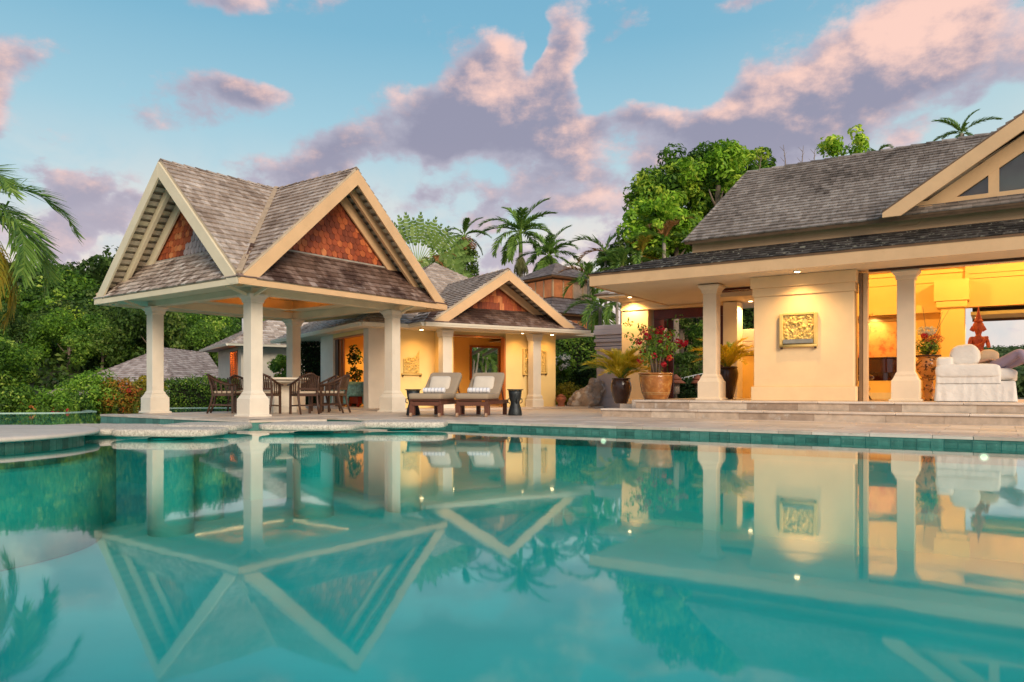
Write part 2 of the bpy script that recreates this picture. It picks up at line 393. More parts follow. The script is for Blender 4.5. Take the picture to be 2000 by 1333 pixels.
class Frame:
    """o origin, ex/ey horizontal axes; p(a,b,c) -> world point"""

    def __init__(s, o, ex, ey=None):
        s.o = Vector((o[0], o[1], o[2] if len(o) > 2 else 0.0))
        s.ex = Vector((ex[0], ex[1], 0)).normalized()
        s.ey = Vector((ey[0], ey[1], 0)).normalized() if ey else Vector((-s.ex.y, s.ex.x, 0))
        s.ez = Vector((0, 0, 1))

    def p(s, a, b, c=0.0):
        return s.o + s.ex * a + s.ey * b + s.ez * c

    def px(s, px, b):
        """a-coordinate where the line b = const crosses the picture column px"""
        r = (px - CX) / FPX
        # (o+ex*a+ey*b).x = r * (...).y
        q = s.o + s.ey * b
        return (r * q.y - q.x) / (s.ex.x - r * s.ex.y)


WORLD = Frame((0, 0, 0), (1, 0), (0, 1))


class MB:
    def __init__(s):
        s.v, s.f, s.t, s.sm = [], [], [], []

    def add(s, vs, fs, tone=.5, smooth=False):
        n = len(s.v)
        s.v.extend([tuple(q) for q in vs])
        for f in fs:
            s.f.append(tuple(i + n for i in f)); s.t.append(tone); s.sm.append(smooth)

    def box(s, F, a0, a1, b0, b1, c0, c1, tone=.5):
        vs = [F.p(a, b, c) for c in (c0, c1) for b in (b0, b1) for a in (a0, a1)]
        fs = [(0, 2, 3, 1), (4, 5, 7, 6), (0, 1, 5, 4), (2, 6, 7, 3), (0, 4, 6, 2), (1, 3, 7, 5)]
        if F.ex.cross(F.ey).z < 0: fs = [f[::-1] for f in fs]
        s.add(vs, fs, tone)

    def stack(s, F, a, b, levels, tone=.5, wb=None):
        """square frustums; levels (z, half width)"""
        vs, fs = [], []
        for z, w in levels:
            for sx, sy in ((-1, -1), (1, -1), (1, 1), (-1, 1)):
                vs.append(F.p(a + sx * w, b + sy * (w if wb is None else w + wb), z))
        n = len(levels)
        for i in range(n - 1):
            for k in range(4):
                fs.append((i * 4 + k, i * 4 + (k + 1) % 4, i * 4 + 4 + (k + 1) % 4, i * 4 + 4 + k))
        fs.append((3, 2, 1, 0)); fs.append(tuple((n - 1) * 4 + k for k in range(4)))
        s.add(vs, fs, tone)

    def prism(s, pts, d, tone=.5):
        """polygon pts (3-D, planar) extruded by vector d"""
        n = len(pts); d = Vector(d)
        vs = [Vector(q) for q in pts] + [Vector(q) + d for q in pts]
        fs = [tuple(range(n))[::-1], tuple(range(n, 2 * n))] + [(i, (i + 1) % n, n + (i + 1) % n, n + i) for i in range(n)]
        s.add(vs, fs, tone)

    def beam(s, p, q, w, h, up=Vector((0, 0, 1)), tone=.5, w2=None, h2=None):
        p, q = Vector(p), Vector(q)
        d = (q - p).normalized()
        sx = d.cross(up)
        if sx.length < 1e-5: sx = d.cross(Vector((1, 0, 0)))
        sx.normalize(); uz = sx.cross(d)
        vs = []
        for c, ww, hh in ((p, w, h), (q, w2 or w, h2 or h)):
            for a, b in ((-1, -1), (1, -1), (1, 1), (-1, 1)):
                vs.append(c + sx * a * ww / 2 + uz * b * hh / 2)
        s.add(vs, [(3, 2, 1, 0), (4, 5, 6, 7)] + [(k, (k + 1) % 4, 4 + (k + 1) % 4, 4 + k) for k in range(4)], tone)

    def tube(s, pts, rad, seg=6, tone=.5, cap=True):
        pts = [Vector(q) for q in pts]
        if not isinstance(rad, (list, tuple)): rad = [rad] * len(pts)
        vs, fs = [], []
        prev = None
        for i, q in enumerate(pts):
            d = (pts[min(i + 1, len(pts) - 1)] - pts[max(i - 1, 0)]).normalized()
            if prev is None:
                x = d.orthogonal().normalized()
            else:
                x = (prev - d * prev.dot(d)).normalized()
            prev = x; y = d.cross(x)
            for k in range(seg):
                a = 2 * math.pi * k / seg
                vs.append(q + (x * math.cos(a) + y * math.sin(a)) * rad[i])
        for i in range(len(pts) - 1):
            for k in range(seg):
                fs.append((i * seg + k, i * seg + (k + 1) % seg, (i + 1) * seg + (k + 1) % seg, (i + 1) * seg + k))
        if cap:
            fs.append(tuple(range(seg))[::-1]); fs.append(tuple((len(pts) - 1) * seg + k for k in range(seg)))
        s.add(vs, fs, tone, True)

    def lathe(s, c, prof, seg=24, tone=.5, sx=1, sy=1):
        c = Vector(c); vs, fs = [], []
        for r, z in prof:
            for k in range(seg):
                a = 2 * math.pi * k / seg
                vs.append(c + Vector((math.cos(a) * r * sx, math.sin(a) * r * sy, z)))
        n = len(prof)
        for i in range(n - 1):
            for k in range(seg):
                fs.append((i * seg + k, i * seg + (k + 1) % seg, (i + 1) * seg + (k + 1) % seg, (i + 1) * seg + k))
        fs.append(tuple(range(seg))[::-1]); fs.append(tuple((n - 1) * seg + k for k in range(seg)))
        s.add(vs, fs, tone, True)

    def sell(s, F, c, size, e1=.35, e2=.35, nu=24, nv=12, noise=0, nscale=2.0, seed=0, tone=.5, rot=None):
        """superellipsoid: cushions, stones, boulders. c in frame coordinates"""
        def pw(x, e): return math.copysign(abs(x) ** e, x)
        vs, fs = [], []
        for j in range(nv + 1):
            t = -math.pi / 2 + math.pi * j / nv
            for i in range(nu):
                a = 2 * math.pi * i / nu
                q = Vector((size[0] / 2 * pw(math.cos(t), e1) * pw(math.cos(a), e2), size[1] / 2 * pw(math.cos(t), e1) * pw(math.sin(a), e2), size[2] / 2 * pw(math.sin(t), e1)))
                if noise:
                    q *= 1 + noise * mnoise.fractal(q * nscale + Vector((seed * 3.1, seed * 7.7, 1)), .6, 2.0, 4)
                if rot: q = rot @ q
                q = q + Vector(c)
                vs.append(F.p(q.x, q.y, q.z))
        for j in range(nv):
            for i in range(nu):
                fs.append((j * nu + i, j * nu + (i + 1) % nu, (j + 1) * nu + (i + 1) % nu, (j + 1) * nu + i))
        s.add(vs, fs, tone, True)

    def mesh(s, name, origin=(0, 0, 0)):
        me = bpy.data.meshes.new(name)
        o = Vector(origin)
        me.from_pydata([(x - o.x, y - o.y, z - o.z) for x, y, z in s.v], [], s.f)
        me.polygons.foreach_set('use_smooth', s.sm)
        at = me.attributes.new('tone', 'FLOAT', 'FACE'); at.data.foreach_set('value', s.t)
        me.update()
        return me


def wloc(o):
    q = Vector((0, 0, 0))
    while o:
        q += Vector(o.location); o = o.parent
    return q


def thing(name, label, cat, loc=(0, 0, 0), group=None):
    o = bpy.data.objects.new(name, None); o.location = loc
    o.empty_display_size = .2
    COL.objects.link(o)
    o['label'] = label; o['category'] = cat
    if group: o['group'] = group
    return o


def tag(o, label, cat, group=None):
    o['label'] = label; o['category'] = cat
    if group: o['group'] = group
    return o


def obj(name, mb, m, parent=None, bevel=0, kind=None, smooth_angle=None, label=None):
    """one mesh object; coordinates in mb are world coordinates"""
    me = mb.mesh(name, wloc(parent))
    me.materials.append(m)
    o = bpy.data.objects.new(name, me); COL.objects.link(o)
    o.parent = parent
    if bevel:
        b = o.modifiers.new('bevel', 'BEVEL'); b.width = bevel; b.segments = 2; b.limit_method = 'ANGLE'; b.angle_limit = R(40)
    if kind: o['kind'] = kind
    if label: o['label'] = label
    return o


def top(name, mb, m, label, cat, loc, group=None, bevel=0):
    """a single-mesh thing with its origin at loc"""
    me = mb.mesh(name, loc); me.materials.append(m)
    o = bpy.data.objects.new(name, me); o.location = loc; COL.objects.link(o)
    if bevel:
        b = o.modifiers.new('bevel', 'BEVEL'); b.width = bevel; b.segments = 2; b.limit_method = 'ANGLE'; b.angle_limit = R(40)
    return tag(o, label, cat, group)


def copy_tree(o, loc=None, rotz=None, scale=None, label=None, parent=None):
    c = o.copy(); COL.objects.link(c); c.parent = parent
    for ch in list(o.children): copy_tree(ch, parent=c)
    if loc is not None: c.location = loc
    if rotz is not None: c.rotation_euler = (0, 0, rotz)
    if scale is not None: c.scale = (scale,) * 3 if isinstance(scale, (int, float)) else scale
    if label: c['label'] = label
    return c


def subsurf(o, n=1):
    m = o.modifiers.new('subdivision', 'SUBSURF'); m.levels = n; m.render_levels = n
    return o


def quads_mesh(name, pts, tone):
    """pts (N,4,3) -> mesh of N quads"""
    n = len(pts)
    me = bpy.data.meshes.new(name)
    me.vertices.add(n * 4); me.loops.add(n * 4); me.polygons.add(n)
    me.vertices.foreach_set('co', pts.reshape(-1).astype(np.float32))
    me.loops.foreach_set('vertex_index', np.arange(n * 4, dtype=np.int32))
    me.polygons.foreach_set('loop_start', np.arange(0, n * 4, 4, dtype=np.int32))
    at = me.attributes.new('tone', 'FLOAT', 'FACE'); at.data.foreach_set('value', np.clip(tone, 0, 1).astype(np.float32))
    me.update(calc_edges=True); me.validate()
    return me


def leaves(pos, nrm, length, width, tone, rng, droop=.3):
    """rhombic leaves at pos, lying across nrm"""
    n = len(pos)
    rv = rng.normal(size=(n, 3)); rv[:, 2] -= droop
    ax = rv - nrm * np.sum(rv * nrm, 1)[:, None]
    ax /= np.linalg.norm(ax, axis=1)[:, None] + 1e-9
    sd = np.cross(nrm, ax)
    ln = (length * rng.uniform(.6, 1.25, n))[:, None]; wd = (width * rng.uniform(.7, 1.2, n))[:, None]
    p0 = pos - ax * ln * .5; p2 = pos + ax * ln * .5
    fold = nrm * wd * .25
    p1 = pos + sd * wd * .5 + fold - ax * ln * .08; p3 = pos - sd * wd * .5 + fold - ax * ln * .08
    return np.stack([p0, p1, p2, p3], 1), tone


def clump_leaves(rng, centers, radii, per, length, width, tone_c, spread=.25, squash=.8, droop=.3):
    """leaves on and in clumps; centres (K,3), radii (K,)"""
    k = len(centers)
    idx = np.repeat(np.arange(k), per)
    n = len(idx)
    d = rng.normal(size=(n, 3)); d /= np.linalg.norm(d, axis=1)[:, None]
    rr = radii[idx] * rng.uniform(.55, 1.08, n) ** .6
    pos = centers[idx] + d * rr[:, None] * np.array([1, 1, squash])
    nr = d + rng.normal(size=(n, 3)) * .55 + np.array([0, 0, .35]); nr /= np.linalg.norm(nr, axis=1)[:, None]
    tone = tone_c[idx] + rng.normal(size=n) * spread
    return leaves(pos, nr, length, width, tone, rng, droop)


def ellipsoid_clumps(rng, k, radii, fill=.35, low=-.7):
    d = rng.normal(size=(k * 3, 3)); d /= np.linalg.norm(d, axis=1)[:, None]
    d = d[d[:, 2] > low][:k]
    r = rng.uniform(fill, 1, len(d)) ** .5
    return d * r[:, None] * np.array(radii)


def mesh_obj(name, me, m, parent=None, loc=(0, 0, 0), kind=None):
    me.materials.append(m) if not me.materials else None
    o = bpy.data.objects.new(name, me); o.location = loc; o.parent = parent; COL.objects.link(o)
    if kind: o['kind'] = kind
    return o
# ------------------------------------------------------------------ shingled roofs


def clip_poly(poly, a, b, c):
    """keep the side a*x+b*y+c >= 0"""
    out = []
    for i in range(len(poly)):
        p, q = poly[i], poly[(i + 1) % len(poly)]
        dp, dq = a * p[0] + b * p[1] + c, a * q[0] + b * q[1] + c
        if dp >= 0: out.append(p)
        if (dp >= 0) != (dq >= 0):
            t = dp / (dp - dq); out.append((p[0] + (q[0] - p[0]) * t, p[1] + (q[1] - p[1]) * t))
    return out


def plane_axes(poly):
    n = (poly[1] - poly[0]).cross(poly[2] - poly[0]).normalized()
    if n.z < 0: n = -n
    e = n.cross(Vector((0, 0, 1)))
    e = e.normalized()
    up = n.cross(e)
    if up.z < 0: up, e = -up, -e
    return n, e, up


def shingles(poly, expo, wmin, wmax, thick, rng, tone_f=None, lift=.004):
    """list of (verts, faces, tone, centre) covering the planar convex polygon"""
    poly = [Vector(q) for q in poly]
    n, e, up = plane_axes(poly)
    o = poly[0]
    p2 = [((q - o).dot(e), (q - o).dot(up)) for q in poly]
    area = sum(p2[i][0] * p2[(i + 1) % len(p2)][1] - p2[(i + 1) % len(p2)][0] * p2[i][1] for i in range(len(p2)))
    if area < 0: p2 = p2[::-1]
    bmin, bmax = min(q[1] for q in p2), max(q[1] for q in p2)
    res = []
    nrow = max(1, round((bmax - bmin) / expo)); ex = (bmax - bmin) / nrow
    for r in range(nrow):
        b0 = bmin + r * ex; b1 = b0 + ex * 1.12
        band = clip_poly(clip_poly(p2, 0, 1, -b0), 0, -1, min(b1, bmax))
        if len(band) < 3: continue
        a0, a1 = min(q[0] for q in band), max(q[0] for q in band)
        x = a0 - rng.uniform(0, wmax)
        while x < a1:
            w = rng.uniform(wmin, wmax)
            sh = clip_poly(clip_poly(band, 1, 0, -(x + .003)), -1, 0, x + w - .003)
            drop = rng.uniform(0, .012)
            x += w
            if len(sh) < 3: continue
            k = len(sh)
            hh = [lift + thick * (1 - (q[1] - b0) / (b1 - b0)) for q in sh]
            topv = [o + e * q[0] + up * (q[1] - (drop if q[1] < b0 + .001 else 0)) + n * h for q, h in zip(sh, hh)]
            botv = [o + e * q[0] + up * (q[1] - (drop if q[1] < b0 + .001 else 0)) + n * (max(h - thick * .9, .0005)) for q, h in zip(sh, hh)]
            fs = [tuple(range(k))]
            for i in range(k):
                j = (i + 1) % k
                fs.append((i, k + i, k + j, j))
            # orientation outward
            if (topv[1] - topv[0]).cross(topv[2] - topv[0]).dot(n) < 0: fs = [f[::-1] for f in fs]
            c = sum(topv, Vector()) / k
            t = rng.random()
            if tone_f: t = tone_f(c, t)
            sz = (max(q[0] for q in sh) - min(q[0] for q in sh)) * ex
            res.append((topv + botv, fs, t, c, n, sz))
    return res


def place_shingles(sets, parent, limit=300, name='shingle'):
    """sets: list of (shingle list, material). The ones that show largest become parts, the rest one mesh per material"""
    allp = []
    eye = Vector((0, 0, CAMZ))
    for lst, m in sets:
        for sh in lst:
            d = eye - sh[3]
            f = sh[4].dot(d.normalized())
            allp.append((max(f, 0) * sh[5] / d.length_squared if f > 0 else -1, sh, m))
    allp.sort(key=lambda q: -q[0])
    rest = {}
    for i, (s, sh, m) in enumerate(allp):
        if i < limit and s > 0:
            mb = MB(); mb.add(sh[0], sh[1], sh[2]); obj(name, mb, m, parent)
        else:
            rest.setdefault(m.name, (m, MB()))[1].add(sh[0], sh[1], sh[2])
    for m, mb in rest.values():
        obj(name + '_field', mb, m, parent, kind='stuff')


def slab(mb, poly, th, tone=.5):
    poly = [Vector(q) for q in poly]
    n, e, up = plane_axes(poly)
    # faces wind outward
    if (poly[1] - poly[0]).cross(poly[2] - poly[0]).dot(n) < 0: poly = poly[::-1]
    mb.prism([q - n * th for q in poly], n * th, tone)


def ridge_caps(parent, p, q, m, w=.14, step=.3, rng=random):
    """a row of capping shingles along the ridge or hip p-q"""
    p, q = Vector(p), Vector(q)
    L_ = (q - p).length; n = max(1, int(L_ / step)); d = (q - p) / n
    side = d.cross(Vector((0, 0, 1))).normalized() * w
    mb = MB()
    for i in range(n):
        a = p + d * i; b = p + d * (i + 1.1)
        l = Vector((0, 0, .03)); dn = Vector((0, 0, -w * .55))
        for s in (-1, 1):
            vs = [a + l * 1.6, b + l * .8, b + side * s + dn + l * .8, a + side * s + dn + l * 1.6]
            vs2 = [v - Vector((0, 0, .018)) for v in vs]
            f = [(0, 1, 2, 3), (7, 6, 5, 4), (0, 3, 7, 4), (3, 2, 6, 7), (2, 1, 5, 6)]
            mb.add(vs + vs2, f if s < 0 else [x[::-1] for x in f], rng.random() * .8)
    return obj('ridge_cap', mb, m, parent, kind='stuff')


def column(parent, F, a, b, z0, z1, w=.15, base_w=.25, base_h=.5, cap_w=.25, name='column', m=None):
    m = m or COLUMN
    mb = MB(); mb.stack(F, a, b, [(z0 + base_h, w * 1.22), (z0 + base_h + .02, w * 1.22), (z0 + base_h + .08, w), (z1 - .2, w)])
    c = obj(name, mb, m, parent, bevel=.006)
    mb = MB(); mb.stack(F, a, b, [(z0, base_w * 1.16), (z0 + .035, base_w * 1.16), (z0 + .05, base_w), (z0 + base_h - .1, base_w), (z0 + base_h - .085, base_w * .93), (z0 + base_h - .05, base_w * .86), (z0 + base_h - .02, w * 1.3), (z0 + base_h, w * 1.3)])
    obj('base', mb, m, c, bevel=.006)
    mb = MB(); mb.stack(F, a, b, [(z1 - .2, w * 1.02), (z1 - .18, w * 1.15), (z1 - .12, w * 1.2), (z1 - .06, cap_w * .92), (z1 - .045, cap_w), (z1, cap_w)])
    obj('capital', mb, m, c, bevel=.005)
    return c


class Face:
    """one gable face: o origin on the wall line centre; t right (seen from outside), n outward"""

    def __init__(s, o, n):
        s.o = Vector((o[0], o[1], 0)); s.n = Vector((n[0], n[1], 0)).normalized(); s.t = Vector((-s.n.y, s.n.x, 0))

    def p(s, a, o, z):
        return s.o + s.t * a + s.n * o + Vector((0, 0, z))

    def frame(s):
        return Frame(s.o, s.t, s.n)


def rake(mb, Fc, sgn, o0, o1, half, zr, zf, top_off, depth, a_in=0.0, plumb=False):
    """board following a gable rake, from the apex to the foot; top edge top_off below the roof line"""
    sl = (zr - zf) / half
    def q(a, o, z): return Fc.p(sgn * a, o, z)
    a0, a1 = 0.0, half
    pts = [(a0, zr - top_off), (a1, zf - top_off), (a1 - (0 if plumb else depth * .55), zf - top_off - (depth if plumb else depth * .42)), (a0, zr - top_off - depth)]
    if not plumb:
        # foot cut level: the lower edge stops where it meets the foot height
        zlow = zf - top_off - depth * .30
        a_low = (zr - top_off - depth - zlow) / sl
        pts = [(a0, zr - top_off), (a1, zf - top_off), (a1, zlow), (a_low, zlow), (a0, zr - top_off - depth)]
    mb.prism([q(a, o0, z) for a, z in pts], Fc.n * (o1 - o0))


def fish_scales(parent, Fc, o, half, zb, za, w=.165, expo=.145, rng=random, tone_f=None, mat_=None):
    """rounded scale shingles on the triangle (base at zb, apex za)"""
    m = mat_ or SCALE
    rows = int((za - zb) / expo) + 1
    for r in range(rows):
        z = zb + r * expo
        hw = half * max(0.0, (za - z) / (za - zb)) + w * .35
        n = int(2 * hw / w) + 1
        off = (r % 2) * w / 2
        for i in range(-n // 2 - 1, n // 2 + 2):
            a = i * w + off
            if abs(a) > hw: continue
            ww = w * rng.uniform(.9, .985); h = expo * 1.45; dz = rng.uniform(-.008, .008)
            pts = [(a - ww / 2, z + h * .98)]
            for k in range(7):
                t = math.pi + math.pi * k / 6
                pts.append((a + ww / 2 * math.cos(t), z + dz + ww * .42 + ww * .42 * math.sin(t)))
            pts.append((a + ww / 2, z + h * .98))
            vs = []
            for th in (.026, .004):
                for aa, zz in pts:
                    k_ = 1 - (zz - z) / h
                    vs.append(Fc.p(aa, o + .004 + th * k_ + (0 if th < .01 else .006), zz))
            k = len(pts)
            fs = [tuple(range(k))] + [(i_, k + i_, k + (i_ + 1) % k, (i_ + 1) % k) for i_ in range(k)]
            if (vs[1] - vs[0]).cross(vs[2] - vs[0]).dot(Fc.n) < 0: fs = [f[::-1] for f in fs]
            t = rng.uniform(.2, 1)
            if tone_f: t = tone_f(a, z, t)
            mb = MB(); mb.add(vs, fs, t); obj('scale_shingle', mb, m, parent)


# ------------------------------------------------------------------ ground, pool, deck
U, VV = Vector((.836, -.549, 0)), Vector((.549, .836, 0))
VF = Frame((0, 0, 0), (.836, -.549), (.549, .836))
WZ = -.117
VFAR = 11.21


def sstep(x, a, b):
    t = np.clip((x - a) / (b - a), 0, 1); return t * t * (3 - 2 * t)


def terrain_h(x, y):
    x = np.asarray(x, float); y = np.asarray(y, float)
    h = np.full(np.broadcast(x, y).shape, -.25)
    v = .549 * x + .836 * y
    pool = (1 - sstep(v, 13.5, 15.0)) * sstep(v, -9, -5)
    left = (1 - sstep(x, -4.5, -2.5)) * (1 - sstep(y, 30.5, 32.5)) * sstep(y, -9, -5)
    h = h - 2.4 * np.maximum(pool, left)
    # wooded hill on the left, rising behind the pool house
    r = x / np.maximum(y, 1)
    hill = sstep(-r, .18, .55) * np.clip((y - 40) * .19, 0, 12) * (y > 0)
    hill = hill - sstep(-x, 10, 22) * .8 * (1 - sstep(y, 30, 40))
    # garden bank behind the guest house, gentle
    bank = (1 - sstep(r, .28, .42)) * sstep(r, -.25, -.05) * np.clip((y - 36) * .12, 0, 4)
    # far hill seen through the open end of the villa
    far = sstep(r, .35, .6) * 6.5 * np.exp(-((y - 150) / 55.0) ** 2) * (y > 0)
    nz = np.sin(x * .11 + 1.3) * np.cos(y * .09) * .8 * sstep(y, 34, 60)
    return h + hill + bank + far + nz


def build_ground():
    xs = np.concatenate([[-2500, -1200, -600, -320, -200], np.arange(-130, 176, 3.0), [220, 330, 600, 1200, 2500]])
    ys = np.concatenate([[-2500, -1000, -300, -80, -30], np.arange(-12, 40, 1.5), np.arange(40, 250, 4.0), [300, 500, 1200, 2800]])
    gx, gy = np.meshgrid(xs, ys)
    gz = terrain_h(gx, gy)
    edge = (np.abs(gx) > 400) | (np.abs(gy) > 400)
    gz[edge] = -1.0
    vs = np.stack([gx, gy, gz], -1).reshape(-1, 3).tolist()
    w = len(xs); fs = []
    for j in range(len(ys) - 1):
        for i in range(w - 1):
            fs.append((j * w + i, j * w + i + 1, (j + 1) * w + i + 1, (j + 1) * w + i))
    mb = MB(); mb.add(vs, fs, .5, True)
    o = obj('ground', mb, GROUND); o['kind'] = 'structure'


build_ground()


def vf(u, v, z=0.0): return VF.p(u, v, z)


C_ = Vector((-4.0, 16.04, 0)); D1 = Vector((-3.78, 15.15, 0)); D2 = Vector((-5.12, 14.52, 0)); D3 = Vector((-10.02, 18.12, 0))
D4 = Vector((-6.9, 22.4, 0)); E1 = Vector((-8.3, 27.0, 0))
RIM = [Vector((-9.0, 29.8, 0)), Vector((-12.8, 29.5, 0)), Vector((-15.7, 28.4, 0)), Vector((-15.2, 26.5, 0)), Vector((-13.75, 24.6, 0)), Vector((-13.9, 23.1, 0)), Vector((-15.8, 22.6, 0)), Vector((-26, 21, 0)), Vector((-30, 8, 0))]
B_ = vf(14, VFAR); A_ = vf(14, .73); Z_ = vf(-26, .73)
OUT = [A_, B_, C_, D1, D2, D3, D4, E1] + RIM + [Z_]


def build_pool():
    wp = MB(); wp.add([Vector((p.x, p.y, WZ)) for p in OUT], [tuple(range(len(OUT)))])
    o = obj('pool_water', wp, WATER); o['kind'] = 'structure'
    # basin: floor and sides
    fl = MB(); fl.add([Vector((p.x, p.y, -1.55)) for p in OUT], [tuple(range(len(OUT)))])
    o = obj('pool_floor', fl, POOLFLOOR); o['kind'] = 'structure'
    wall = MB()
    n = len(OUT)
    for i in range(n):
        p, q = OUT[i], OUT[(i + 1) % n]
        top_z = -.035 if i < 7 or i == n - 1 else -.125
        wall.add([Vector((p.x, p.y, -1.55)), Vector((q.x, q.y, -1.55)), Vector((q.x, q.y, top_z)), Vector((p.x, p.y, top_z))], [(0, 1, 2, 3)])
    o = obj('pool_wall', wall, POOLFLOOR); o['kind'] = 'structure'
    return o


pool_wall = build_pool()

# waterline tiles on the long far wall (parts of the pool wall) and on the pavilion deck edge
def tile_band(p, q, z0, z1, w, thick=.012, inward=None, name='waterline_tile'):
    p, q = Vector(p), Vector(q)
    d = (q - p); L_ = d.length; d = d / L_
    nrm = inward.normalized()
    n = int(L_ / w)
    ww = L_ / n
    for i in range(n):
        a = p + d * (i * ww + .003); b = p + d * ((i + 1) * ww - .003)
        k = thick + random.uniform(-.002, .003)
        vs = []
        for z in (z0, z1):
            vs += [a + Vector((0, 0, z)), b + Vector((0, 0, z)), b + nrm * k + Vector((0, 0, z)), a + nrm * k + Vector((0, 0, z))]
        mb = MB(); mb.add(vs, [(3, 2, 1, 0), (4, 5, 6, 7), (2, 3, 7, 6), (1, 2, 6, 5), (3, 0, 4, 7)], random.random())
        obj(name, mb, TILE, pool_wall)


tile_band(C_, vf(7.5, VFAR), -.0745, -.038, .31, inward=-VV)
tile_band(C_, vf(7.5, VFAR), -.345, -.078, .155, inward=-VV)
tile_band(D2, D1, -.30, -.038, .3, inward=Vector((.4, -.9, 0)))
tile_band(D3, D2, -.30, -.038, .3, inward=Vector((-.6, -.8, 0)))
tile_band(D1, C_, -.30, -.038, .3, inward=Vector((.97, .24, 0)))

# rim of the vanishing edge
mb = MB()
for i in range(len(RIM) - 1):
    p, q = RIM[i], RIM[i + 1]
    d = (q - p).normalized(); nn = Vector((d.y, -d.x, 0))
    mb.prism([p + Vector((0, 0, -.55)), q + Vector((0, 0, -.55)), q + nn * .22 + Vector((0, 0, -.55)), p + nn * .22 + Vector((0, 0, -.55))], (0, 0, .455))
o = obj('pool_rim', mb, mat('pale green rim tile', (.34, .46, .38), .4, .15, 6)); o['kind'] = 'structure'


def build_deck():
    outer = [vf(14, 34), Vector((6, 44, 0)), Vector((-6, 44, 0)), Vector((-9.5, 36, 0))]
    pts = [B_] + outer[0:] + [E1, D4, D3, D2, D1, C_]
    mb = MB(); mb.prism([Vector((p.x, p.y, -.6)) for p in pts], (0, 0, .565))      # body, a little behind the coping
    # body sides sit 4 mm behind the pool wall
    slab_ = MB(); slab_.prism([Vector((p.x, p.y, -.034)) for p in pts], (0, 0, .034))
    d = obj('pool_deck', slab_, DECK); d['kind'] = 'structure'
    near = MB(); near.prism([vf(14, .70, -.035), vf(-26, .70, -.035), vf(-26, -14, -.035), vf(14, -14, -.035)], (0, 0, .035))
    nd = obj('near_pool_deck', near, DECK); nd['kind'] = 'structure'
    return d


deck = build_deck()

# coping stones along the far edge
cu0, cu1 = VF.px(632, VFAR), 9.0
x = cu0
while x < cu1:
    w = random.choice((.46, .6, .62, .75))
    mb = MB(); h = random.uniform(.008, .014); ov = random.uniform(.018, .03)
    mb.box(VF, x + .003, x + w - .003, VFAR - ov, VFAR + .34, -.045 if False else .001, h, random.random())
    mb.box(VF, x + .003, x + w - .003, VFAR - ov, VFAR - .002, -.036, .001, random.random())
    obj('coping_stone', mb, PAVER, deck, bevel=.004); x += w
# paving slabs between pool and steps
for r in range(6):
    v0 = VFAR + .345 + r * .6
    off = (r % 2) * .45
    u = -11.5 + off
    while u < 7.5:
        w = .9
        c = vf(u + w / 2, v0 + .3)
        rr = c.x / c.y
        hid = (vf(u, v0).x < -3.6 and v0 < 16) and False
        if abs(rr) < .74 and (c.x > -3.2 or c.y > 16.3):
            mb = MB(); mb.box(VF, u + .006, u + w - .006, v0 + .006, v0 + .594, .001, .007 + random.uniform(0, .004), random.random() ** 1.4)
            obj('paving_slab', mb, PAVER, deck)
        u += w
# coping of the pavilion platform
PC0 = Vector((-5.82, 16.7, 0)); PE1 = Vector((.6, .8, 0)); PE2 = Vector((-.8, .6, 0))
for p, q in ((D2, D1), (D3, D2)):
    d = (q - p); L_ = d.length; d = d / L_; inn = Vector((-d.y, d.x, 0))
    n = int(L_ / .62)
    for i in range(n):
        a, b = i * L_ / n + .003, (i + 1) * L_ / n - .003
        FF = Frame(p, d, inn)
        mb = MB(); mb.box(FF, a, b, -.03, .34, .001, .012, random.random()); mb.box(FF, a, b, -.03, -.002, -.036, .001, random.random())
        obj('coping_stone', mb, PAVER, deck, bevel=.004)
# floor tiles of the pavilion platform
PFm = Frame(PC0, PE1, PE2)
for i in range(-2, 8):
    for j in range(-2, 7):
        a, b = i * .72 + .35, j * .72 - .1
        if a < -.95 or b > 4.1 or a > 5.6 or b < -1.2: continue
        mb = MB(); mb.box(PFm, a + .004, a + .716, b + .004, b + .716, .001, .006 + random.uniform(0, .002), random.random() * .8)
        obj('floor_tile', mb, PAVER, deck)

# ------------------------------------------------------------------ stepping stones, island
STONES = [(60, 290, 11.2, 13.0, .015, 'long pale stepping stone joining the round platform to the others'),
          (231, 437, 10.75, 11.6, .03, 'nearest stepping stone, long with a dark wet underside'),
          (330, 480, 11.9, 13.0, .04, 'stepping stone partly behind the nearest one, left of the front column'),
          (518, 708, 12.1, 13.3, .04, 'stepping stone right below the front pavilion column'),
          (706, 873, 12.85, 13.75, .05, 'stepping stone touching the pool deck below the loungers')]
for i, (x0, x1, d0, d1, zt, lab) in enumerate(STONES):
    dm = (d0 + d1) / 2
    w = (x1 - x0) / FPX * dm; cx = ((x0 + x1) / 2 - CX) / FPX * dm
    mb = MB(); F_ = Frame((cx, dm, 0), (1, -.05))
    mb.sell(F_, (0, 0, zt - .055), (w, d1 - d0, .13), .34, .42, 72, 14, .035, 1.6, i)
    top('stepping_stone', mb, AGG, lab, 'stepping stone', (cx, dm, 0), 'stepping stones across the pool')
    # stem under the stone, part of it
    st = bpy.data.objects['stepping_stone' if i == 0 else 'stepping_stone.%03d' % i]
    mb = MB(); mb.lathe((cx, dm, -1.56), [(w * .2, 0), (w * .2, 1.45)], 16)
    obj('stem', mb, POOLFLOOR, st)

